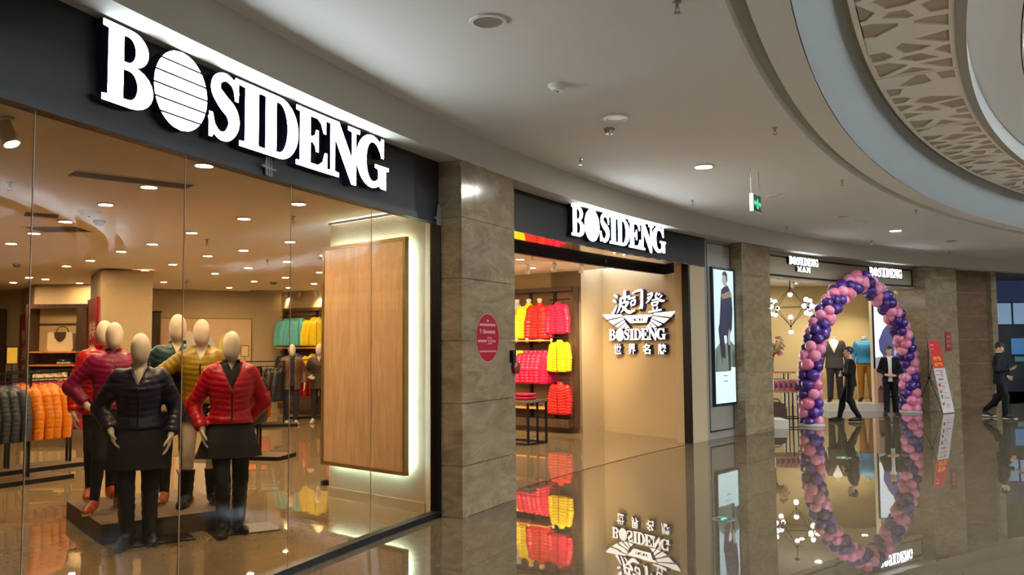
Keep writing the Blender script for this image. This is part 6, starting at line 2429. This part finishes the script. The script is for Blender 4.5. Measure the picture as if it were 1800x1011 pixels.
# equal steps
cum = [0]
for i in range(1, len(dense)):
    cum.append(cum[-1] + math.hypot(dense[i][0] - dense[i - 1][0], dense[i][1] - dense[i - 1][1]))
STEP = .19
nl = int(cum[-1] / STEP)
arch = thing('balloon_arch', 'tall arch of pink and purple balloons before the third shop', 'balloon arch', (aL + aR) / 2)
_b = MB()
prof = [(.012, -.132), (.018, -.122), (.06, -.105), (.095, -.065), (.114, -.015), (.118, .03), (.105, .075), (.07, .108), (.03, .122), (.004, .125)]
_b.lathe(prof, (0, 0, 0), 16)
_o = _b.build('balloon', M_BLACK, None, True)
BALLOON = _o.data
bpy.data.objects.remove(_o)
M_BPINK = mat('balloon_pink', (226, 140, 172), .32, coat=.3)
M_BPINK2 = mat('balloon_rose', (218, 118, 150), .32, coat=.3)
M_BPURP = mat('balloon_purple', (58, 26, 110), .28, coat=.3)
M_BPURP2 = mat('balloon_violet', (74, 34, 130), .28, coat=.3)
aloc = (aL + aR) / 2
for i in range(nl + 1):
    sN = cum[-1] * i / nl
    x = float(np.interp(sN, cum, [q[0] for q in dense]))
    z = float(np.interp(sN, cum, [q[1] for q in dense]))
    x2 = float(np.interp(min(sN + .05, cum[-1]), cum, [q[0] for q in dense]))
    z2 = float(np.interp(min(sN + .05, cum[-1]), cum, [q[1] for q in dense]))
    x1 = float(np.interp(max(sN - .05, 0), cum, [q[0] for q in dense]))
    z1 = float(np.interp(max(sN - .05, 0), cum, [q[1] for q in dense]))
    tg = (AU * (x2 - x1) + Vector((0, 0, z2 - z1))).normalized()
    c = aL + AU * x + Vector((0, 0, z))
    e2 = tg.cross(AN).normalized()
    for j in range(4):
        an = PI / 2 * j + (i % 2) * PI / 4 + .15
        rad = AN * math.cos(an) + e2 * math.sin(an)
        # two-colour spiral: colour steps round by an eighth of a turn per layer
        pink = math.degrees(an) % 360 < 0 or (math.degrees(an) - i * 78) % 360 < 180
        sc_ = random.uniform(.98, 1.16)
        o = new_obj('balloon', BALLOON, arch, [random.choice((M_BPINK, M_BPINK, M_BPINK2)) if pink else random.choice((M_BPURP, M_BPURP, M_BPURP2))])
        o.location = c + rad * .135 - aloc
        o.rotation_euler = rad.to_track_quat('Z', 'Y').to_euler()
        o.scale = (sc_, sc_, sc_)
MB().tube([aL + AU * a + Vector((0, 0, z)) for a, z in dense[::6]], .012, 6).build('arch_pole', M_STEEL, arch)
for q in (aL, aR):
    MB().lathe([(.27, 0), (.275, .015), (.26, .05), (.20, .065), (.03, .07)], q, 28).build('base_disc', mat('base_grey', (176, 172, 160), .5), arch, True, auto=40)

# ------------------------------------------------------------------ chandelier
cc = Vector((6.72, 20.6, 2.62))
ch = thing('chandelier', 'black wire-framed chandelier with round glowing globes inside the third shop', 'chandelier', Vector((cc.x, cc.y, Z3)))
R3, HT = .50, .46
top, bot = cc + Vector((0, 0, HT)), cc - Vector((0, 0, HT))
eq = [cc + Vector((R3 * math.cos(a), R3 * math.sin(a), 0)) for a in (.35, .35 + PI / 2, .35 + PI, .35 + 1.5 * PI)]
M_WIRE = mat('dark_bronze', (40, 32, 24), .4, .6)
M_GLOBE = glow('globe_glow', (1.0, .95, .84), 3.5)
MB().tube([Vector((cc.x, cc.y, Z3)), top], .012, 8).lathe([(.06, 0), (.06, -.02), (.015, -.03)], (cc.x, cc.y, Z3), 16).build('rod', M_WIRE, ch)
for i in range(4):
    for pq in ((top, eq[i]), (bot, eq[i]), (eq[i], eq[(i + 1) % 4])):
        MB().tube(pq, .007, 6).build('frame_bar', M_WIRE, ch)
for q in [top, bot] + eq:
    MB().ball(q, .028, 10, 6).build('joint', M_WIRE, ch, True)


def globe(q, d):
    e = q + d
    MB().tube([q, e], .008, 6).tube([e - d.normalized() * .012, e + d.normalized() * .022], .035, 10).build('lamp_holder', M_WIRE, ch)
    MB().ball(e + d.normalized() * .055, .056, 14, 9).build('glass_globe', M_GLOBE, ch, True)


globe(top, Vector((0, 0, -.10)))
globe(bot, Vector((0, 0, .16)))
globe(bot, Vector((0, 0, -.08)))
for q in eq:
    r_ = (q - cc).normalized()
    globe(q, (r_ * .5 + Vector((0, 0, 1))).normalized() * .12)
    globe(q, (r_ * .5 - Vector((0, 0, 1))).normalized() * .12)
    globe(q, (r_ + Vector((-r_.y, r_.x, 0)) * .8).normalized() * .12)
    globe(q, (r_ - Vector((-r_.y, r_.x, 0)) * .8).normalized() * .12)

# ------------------------------------------------------------------ table, vase, gift boxes, bag, plinth by the pillar
tb = Vector((5.72, 18.95, 0))
tbl = thing('display_table', 'honey-wood table on black legs just inside the third shop by the stone pillar', 'table', tb)
MB().box(tb + Vector((.18, 0, .70)), (1.05, .62, .035)).build('table_top', M_WOODLIGHT, tbl)
for x in (-.30, .36, .64):
    for y in (-.27, .27):
        MB().box(tb + Vector((x, y, .341)), (.03, .03, .682)).build('leg', M_BLACK, tbl)
MB().box(tb + Vector((.17, .27, .12)), (.9, .025, .025)).box(tb + Vector((.17, -.27, .12)), (.9, .025, .025)).build('stretcher', M_BLACK, tbl)
sh2 = Vector((6.10, 19.95, 0))
t = thing('side_table', 'higher honey-wood side table behind the gift boxes, carrying the flower vase', 'table', sh2)
MB().box(sh2 + Vector((.0, 0, 1.08)), (.85, .4, .035)).build('table_top', M_WOODLIGHT, t)
for x in (-.35, .25):
    for y in (-.16, .16):
        MB().box(sh2 + Vector((x, y, .531)), (.03, .03, 1.062)).build('leg', M_BLACK, t)
MB().box(sh2 + Vector((-.05, 0, .92)), (.57, .025, .025)).build('stretcher', M_BLACK, t)
M_GIFT = mat('gift_red', (196, 52, 58), .4, noise=(18, .2, (236, 170, 160)))
M_GIFTP = mat('gift_pale', (236, 210, 200), .4)
for i in range(5):
    q = tb + Vector((.06 + i * .112, -.05 + .02 * (i % 2), .718))
    t = thing('gift_box', 'small red patterned gift box on the honey-wood table, %s from the stone pillar' % ORD[i], 'gift box', q, .05 * (i % 2), 'gift boxes on the honey-wood table')
    MB().box((0, 0, .105), (.10, .10, .21)).build('carton', M_GIFT, t, world=False)
    MB().box((0, 0, .225), (.104, .104, .03)).build('lid', M_GIFTP, t, world=False)
    MB().box((0, -.051, .10), (.06, .003, .09)).build('print_patch', mat('gift_print', (120, 60, 110), .5), t, world=False)
q = tb + Vector((.64, -.20, .718))
t = thing('folded_scarf', 'small dark teal folded scarf lying on the honey-wood table beside the gift boxes', 'scarf', q, .2)
mb = MB()
for j in range(3):
    mb.box((.01 * j, .0, .014 + j * .026), (.26 - .02 * j, .18, .024), .08 * j)
mb.build('folds', mat('scarf_teal', (30, 66, 84), .8), t, world=False)
MB().box((.12, 0, .04), (.02, .19, .03)).build('band', M_SHIRT, t, world=False)
# vase with lilies
vq = sh2 + Vector((-.08, 0, 1.098))
t = thing('flower_vase', 'glass vase of pink and white lilies on the higher side table', 'vase', vq)
MB().lathe([(.055, 0), (.058, .02), (.05, .16), (.065, .34), (.062, .34), (.046, .16), (.05, .03)], vq, 18).build('vase', mat('vase_glass', (110, 110, 96), .1, 0, .8), t, True)
fl_rng = random.Random(5)
mbs, mbl = MB(), MB()
M_LILY = mat('lily_pale', (240, 206, 206), .6)
M_LILY2 = mat('lily_pink', (222, 120, 132), .6)
for i in range(26):
    th_, u_ = fl_rng.uniform(0, 2 * PI), fl_rng.uniform(0, 1)
    rr = .05 + .25 * math.sqrt(u_)
    tip = vq + Vector((rr * math.cos(th_), rr * math.sin(th_), .62 + .20 * (1 - u_) + fl_rng.uniform(-.10, .06)))
    low_ = i >= 20
    if low_:
        tip = vq + Vector((fl_rng.uniform(-.12, .18), fl_rng.uniform(-.18, -.05), fl_rng.uniform(.32, .46)))
    mbs.tube([vq + Vector((0, 0, .10)), vq + Vector((rr * .3 * math.cos(th_), rr * .3 * math.sin(th_), .40)), tip], .005, 5)
    d = (tip - vq - Vector((0, 0, .3))).normalized()
    a = d.orthogonal().normalized()
    b = d.cross(a)
    fm = MB()
    for j in range(6):
        an = j * PI / 3
        pd = a * math.cos(an) + b * math.sin(an)
        sd = d.cross(pd)
        fm.add([tip, tip + pd * .045 + sd * .024 + d * .03, tip + pd * .085 + d * .018, tip + pd * .045 - sd * .024 + d * .03, tip + pd * .045 + d * .022], [(0, 1, 4), (1, 2, 4), (2, 3, 4), (3, 0, 4)])
    fm.build('lily_flower', M_LILY2 if (low_ or i % 5 == 0) else M_LILY, t)
mbs.build('stems', mat('stem_green', (66, 92, 44), .6), t)
for i in range(9):
    th_ = fl_rng.uniform(-.6, 2.2)
    r0__ = vq + Vector((.08 * math.cos(th_), .08 * math.sin(th_), .40 + .02 * i))
    dv = Vector((math.cos(th_), math.sin(th_), -.1 + .1 * (i % 3)))
    sd = Vector((-dv.y, dv.x, 0)).normalized() * .028
    MB().add([r0__, r0__ + dv * .11 + sd, r0__ + dv * .24 - Vector((0, 0, .04)), r0__ + dv * .11 - sd, r0__ + dv * .11 + Vector((0, 0, .015))], [(0, 1, 4), (1, 2, 4), (2, 3, 4), (3, 0, 4)]).build('leaf', mat('leaf_green', (60, 92, 48), .5), t)
# brown bag under the table
q = tb + Vector((.08, .02, 0))
t = thing('travel_bag', 'brown leather travel bag on the floor under the honey-wood table', 'bag', q)
MB().prism([q + Vector((x, -.12, z)) for x, z in ((-.2, 0), (.2, 0), (.21, .30), (.16, .42), (.06, .46), (-.06, .46), (-.16, .42), (-.21, .30))], (0, .24, 0)).build('bag_body', mat('bag_brown', (92, 58, 46), .5), t)
MB().tube([q + Vector((.10 * math.cos(a), 0, .44 + .09 * math.sin(a))) for a in np.linspace(0, PI, 9)], .012, 7).build('bag_handle', M_BLACK, t, True)
q = at(1371, 755)
q = Vector((5.28, 17.75, 0))
t = thing('display_plinth', 'low white plinth on the floor between the stone pillar and the balloon arch', 'plinth', q)
MB().box(q + Vector((.08, .25, .085)), (.62, .62, .17)).build('plinth_body', mat('plinth_white', (206, 200, 184), .4), t)
MB().box(q + Vector((.08, .25, .176)), (.60, .60, .012)).build('plinth_top', M_WHITEW, t)
# dark tall clothes rail behind the vase
q = Vector((6.35, 22.9, 0))
t = thing('clothes_stand', 'tall dark garment stand with purple clothes behind the flower vase', 'clothes stand', q)
MB().box(q + Vector((0, 0, .015)), (.7, .4, .03)).build('base', M_BLACK, t)
for x in (-.32, .32):
    MB().box(q + Vector((x, 0, 1.23)), (.05, .05, 2.40)).build('post', M_BLACK, t)
MB().box(q + Vector((0, 0, 2.40)), (.70, .05, .05)).build('top_rail', M_BLACK, t)
for i in range(3):
    hang_jacket(q + Vector((-.2 + i * .2, 0, 2.36)), PI / 2, K['violet'], 'violet jacket on the tall garment stand behind the flower vase, %s from the pillar' % ORD[i], 'violet jackets on the garment stand', 'coarse')

# ------------------------------------------------------------------ poster on the white wall of the third shop
ps = thing('lightbox_poster', 'lit poster of a figure in a blue denim jacket on the white wall', 'poster', Vector((9.98, 22.39, .32)))
yP = 22.395


def pq(px, py, lay=0):
    """point on the poster wall for a fraction across and up"""
    return Vector((9.46 + 1.02 * px, yP - .004 - .0015 * lay, .34 + 2.42 * py))


MB().box((9.97, yP + .0, 1.55), (1.06, .03, 2.46)).build('frame', M_BLACK, ps)
PE = 0.4
pw = glow('poster_white', (232, 238, 240), PE)


def ppoly(name, pts, m, lay):
    MB().prism([pq(x, y, lay) - Vector((0, .014, 0)) for x, y in pts], (0, -.001, 0)).build(name, m, ps)


ppoly('picture_ground', [(0.02, .01), (.98, .01), (.98, .99), (.02, .99)], pw, 0)
ppoly('picture_sand', [(.02, .01), (.98, .01), (.98, .40), (.5, .46), (.02, .42)], glow('poster_grey', (150, 152, 160), PE * .8), 1)
ppoly('picture_jacket', [(.26, .42), (.58, .42), (.62, .60), (.58, .74), (.40, .80), (.24, .72), (.12, .60), (.14, .50), (.30, .38)], glow('poster_denim', (70, 74, 124), PE * .8), 2)
ppoly('picture_shirt', [(.50, .44), (.62, .44), (.72, .62), (.62, .76), (.54, .70)], glow('poster_shirt', (190, 170, 190), PE * .8), 3)
ppoly('picture_head', [(.46, .80), (.56, .79), (.62, .86), (.60, .94), (.50, .96), (.42, .90)], glow('poster_skin', (206, 176, 160), PE * .8), 3)
ppoly('picture_trousers', [(.28, .03), (.42, .03), (.46, .30), (.52, .03), (.66, .03), (.60, .42), (.26, .42)], glow('poster_dark', (60, 56, 66), PE * .7), 2)
# cardboard figure box beside the woman
q = Vector((9.42, 21.95, .172))
t = thing('paper_bag', 'tall beige printed carton with a dark pattern on the display step behind the saleswoman', 'carton', q)
MB().box(q + Vector((0.06, .10, .45)), (.30, .22, .90)).build('carton_body', mat('carton_beige', (190, 150, 120), .6), t)
MB().box(q + Vector((0.06, -.012, .22)), (.298, .004, .34)).build('print_lower', mat('carton_print', (120, 74, 62), .6), t)
MB().prism([q + Vector((x, -.0135, z)) for x, z in ((-.06, .42), (-.02, .50), (.03, .44), (.08, .52), (.12, .44), (.18, .50), (.18, .38), (-.06, .36))], (0, -.003, 0)).build('print_dark', mat('carton_dark', (60, 34, 30), .6), t)
MB().tube([q + Vector((.0 + .06, .1 - .0, .90)) + Vector((.08 * math.cos(a), 0, .07 * math.sin(a))) for a in np.linspace(0, PI, 9)], .006, 6).build('carry_cord', M_BLACK, t)

# ------------------------------------------------------------------ X banner by the far pillar
bB = at(1668, 727)
hgt = 1.76
bw_dir = Vector((.80, .60, 0)).normalized()
W_ = .56
bcx = bB
lean = Vector((-.30, .02, hgt))
xb = thing('banner_stand', 'leaning red and white promotional banner on a thin tripod before the far pillar', 'banner', bcx)
xb_w = bw_dir * W_
bo = bcx - bw_dir * (W_ / 2) + Vector((0, 0, .02))
bn_ = bw_dir.cross(lean).normalized()
bn_ = bn_ if bn_.y < 0 else -bn_


def bq(x, y, lay=0):
    return bo + xb_w * x + lean * y + bn_ * (.003 + .0015 * lay)


MB().prism([bq(0, 0), bq(1, 0), bq(1, 1), bq(0, 1)], bn_ * -.003).build('sheet', mat('banner_white', (226, 222, 218), .5), xb)


def bpl(name, pts, m, lay=1):
    MB().prism([bq(x, y, lay) for x, y in pts], bn_ * -.0008).build(name, m, xb)


M_BR = mat('banner_scarlet', (196, 22, 30), .5)
M_BY = mat('banner_gold', (232, 176, 20), .5)
M_BG = mat('banner_ink', (96, 84, 84), .5)
bpl('red_field', [(0, .62), (1, .62), (1, 1), (0, 1)], M_BR)
for x0, x1, y0, y1, m in ((.12, .42, .935, .95, 'w'), (.12, .34, .885, .895, 'w'), (.10, .46, .58, .59, 'g'), (.10, .40, .525, .535, 'g'), (.20, .62, .455, .475, 'r'), (.32, .64, .362, .374, 'r'), (.34, .56, .335, .342, 'g'), (.36, .70, .275, .280, 'g'), (.40, .84, .195, .207, 'r'), (.36, .60, .225, .232, 'g'), (.38, .76, .105, .118, 'r'), (.40, .72, .075, .082, 'g')):
    n = max(3, int((x1 - x0) / .05))
    mb = MB()
    for i in range(n):
        a = x0 + (x1 - x0) * i / n
        mb.prism([bq(a, y0, 2), bq(a + (x1 - x0) / n * .75, y0, 2), bq(a + (x1 - x0) / n * .75, y1, 2), bq(a, y1, 2)], bn_ * -.0006)
    mb.build('print_row', {'w': M_SHIRT, 'g': M_BG, 'r': M_BR}[m], xb)
for y in (.405, .315, .145):
    bpl('red_corner', [(.12, y), (.34, y), (.20, y - .045), (.12, y - .045)], M_BR, 2)
bpl('rule', [(.08, .412), (.92, .412), (.92, .415), (.08, .415)], M_BG, 2)
bpl('picture_patch', [(.16, .20), (.27, .20), (.27, .255), (.16, .255)], M_BG, 2)


def bfr(x, y):
    return lambda u, v, w: bq(x, y, 3) + bw_dir * u + lean.normalized() * v - bn_ * w


text_mesh('print_figures', '购物', .12, .34, bfr(.16, .72), .0008, xb, (M_BY, M_BY), fat=.03)
text_mesh('print_figures', '狂欢', .10, .40, bfr(.14, .645), .0008, xb, (M_BY, M_BY), fat=.03)
text_mesh('print_figures', '8.5', .07, .12, bfr(.50, .555), .0008, xb, (M_BR, M_BR), fat=.02)
text_mesh('print_figures', '7.0', .07, .12, bfr(.44, .50), .0008, xb, (M_BR, M_BR), fat=.02)
hub = bo + xb_w * .5 + lean * .50 - bn_ * .30
for x, y in ((0, 0), (1, 0), (0, 1), (1, 1)):
    MB().tube([hub, bq(x, y) - bn_ * .006], .008, 6).build('arm', M_BLACK, xb)
fl1 = Vector((bcx.x - .62, bcx.y + .42, .008))
MB().tube([hub, fl1], .009, 6).build('leg', M_BLACK, xb)
MB().ball(hub, .045, 10, 7).build('hub', M_BLACK, xb, True)

# ------------------------------------------------------------------ the dark shop at the far end
y0f = 30.0


def fx(px, y):
    return (px - 900) / 1500 * y + .02 * y * .0


fs_ = struct(MB().box((23.5, y0f + .15, 2.0), (14.0, .2, 4.2)).build('far_shop_wall', mat('far_dark', (16, 20, 28), .6)))
t = thing('far_shopfront', 'far dark shopfront with a pale blue lit window band beyond the niche wall', 'shopfront', Vector((18.5, y0f, 0)))
FE = .55
for (x0, x1, z0, z1, m, nm) in ((17.0, 26, 3.12, 4.1, glow('far_blue', (58, 74, 120), .09), 'blue_header'), (17.0, 26, 2.36, 3.10, glow('far_window', (158, 196, 232), .15), 'lit_window'), (17.5, 18.0, 1.30, 1.86, glow('far_screen', (70, 130, 190), .18), 'small_screen'), (17.6, 18.3, 1.05, 1.22, glow('far_sign', (90, 150, 160), .1), 'sign_strip'),
                                (17.4, 18.4, .45, .95, mat('far_counter', (40, 46, 50), .6), 'counter'), (17.0, 26, 2.30, 2.36, M_BLACK, 'mullion'), (17.55, 17.60, 2.36, 3.1, M_BLACK, 'mullion'), (19.0, 19.05, 2.36, 3.1, M_BLACK, 'mullion'), (17.0, 26, 3.10, 3.13, M_BLACK, 'mullion')):
    MB().box(((x0 + x1) / 2, y0f + .03 - (.03 if nm in ('mullion', 'small_screen', 'sign_strip') else 0), (z0 + z1) / 2), (x1 - x0, .04, z1 - z0)).build(nm, m, t)
t = thing('light_column', 'green glowing column in the far dark shop at the picture edge', 'light column', Vector((18.05, 29.2, 0)))
MB().lathe([(.38, .9), (.40, .95), (.40, 1.95), (.36, 2.0)], (18.45, 29.2, 0), 20).build('green_drum', glow('drum_green', (70, 190, 120), .2), t, True, auto=40)
MB().lathe([(.30, 0), (.30, .9)], (18.45, 29.2, 0), 20).build('pedestal', M_BLACK, t)

# ------------------------------------------------------------------ escalator handrail at the right edge
e = Vector((8.12, 13.05, 0))
t = thing('escalator_handrail', 'black rubber escalator handrail loop with a steel skirt at the right picture edge', 'escalator', e)
pts = [e + Vector((2.2, -2.2, .98)), e + Vector((.9, -.9, .98)), e + Vector((.35, -.35, .97))]
for a in np.linspace(PI / 2, 1.5 * PI, 12):
    pts.append(e + Vector((.16, -.16, .62)) + Vector((.7071, -.7071, 0)) * (.34 * math.cos(a)) + Vector((0, 0, .34 * math.sin(a))))
pts += [e + Vector((.9, -.9, .29)), e + Vector((2.2, -2.2, .29))]
MB().tube(pts, .038, 10).build('rubber_rail', M_SHOE, t, True)
MB().tube([q + Vector((0.012, -.012, 0)) - Vector((0, 0, 0.0)) for q in pts], [.03] * len(pts), 8).build('steel_guide', M_STEEL, t, True)
MB().prism([q - Vector((-.004, .004, 0)) for q in pts], Vector((.012, .012, 0))).build('balustrade_glass', M_CLEAR, t)
MB().prism([e + Vector((.16, -.16, 0)), e + Vector((2.2, -2.2, 0)), e + Vector((2.2, -2.2, .27)), e + Vector((.16, -.16, .27))], Vector((.10, .10, 0))).build('skirt_panel', M_STEEL, t)
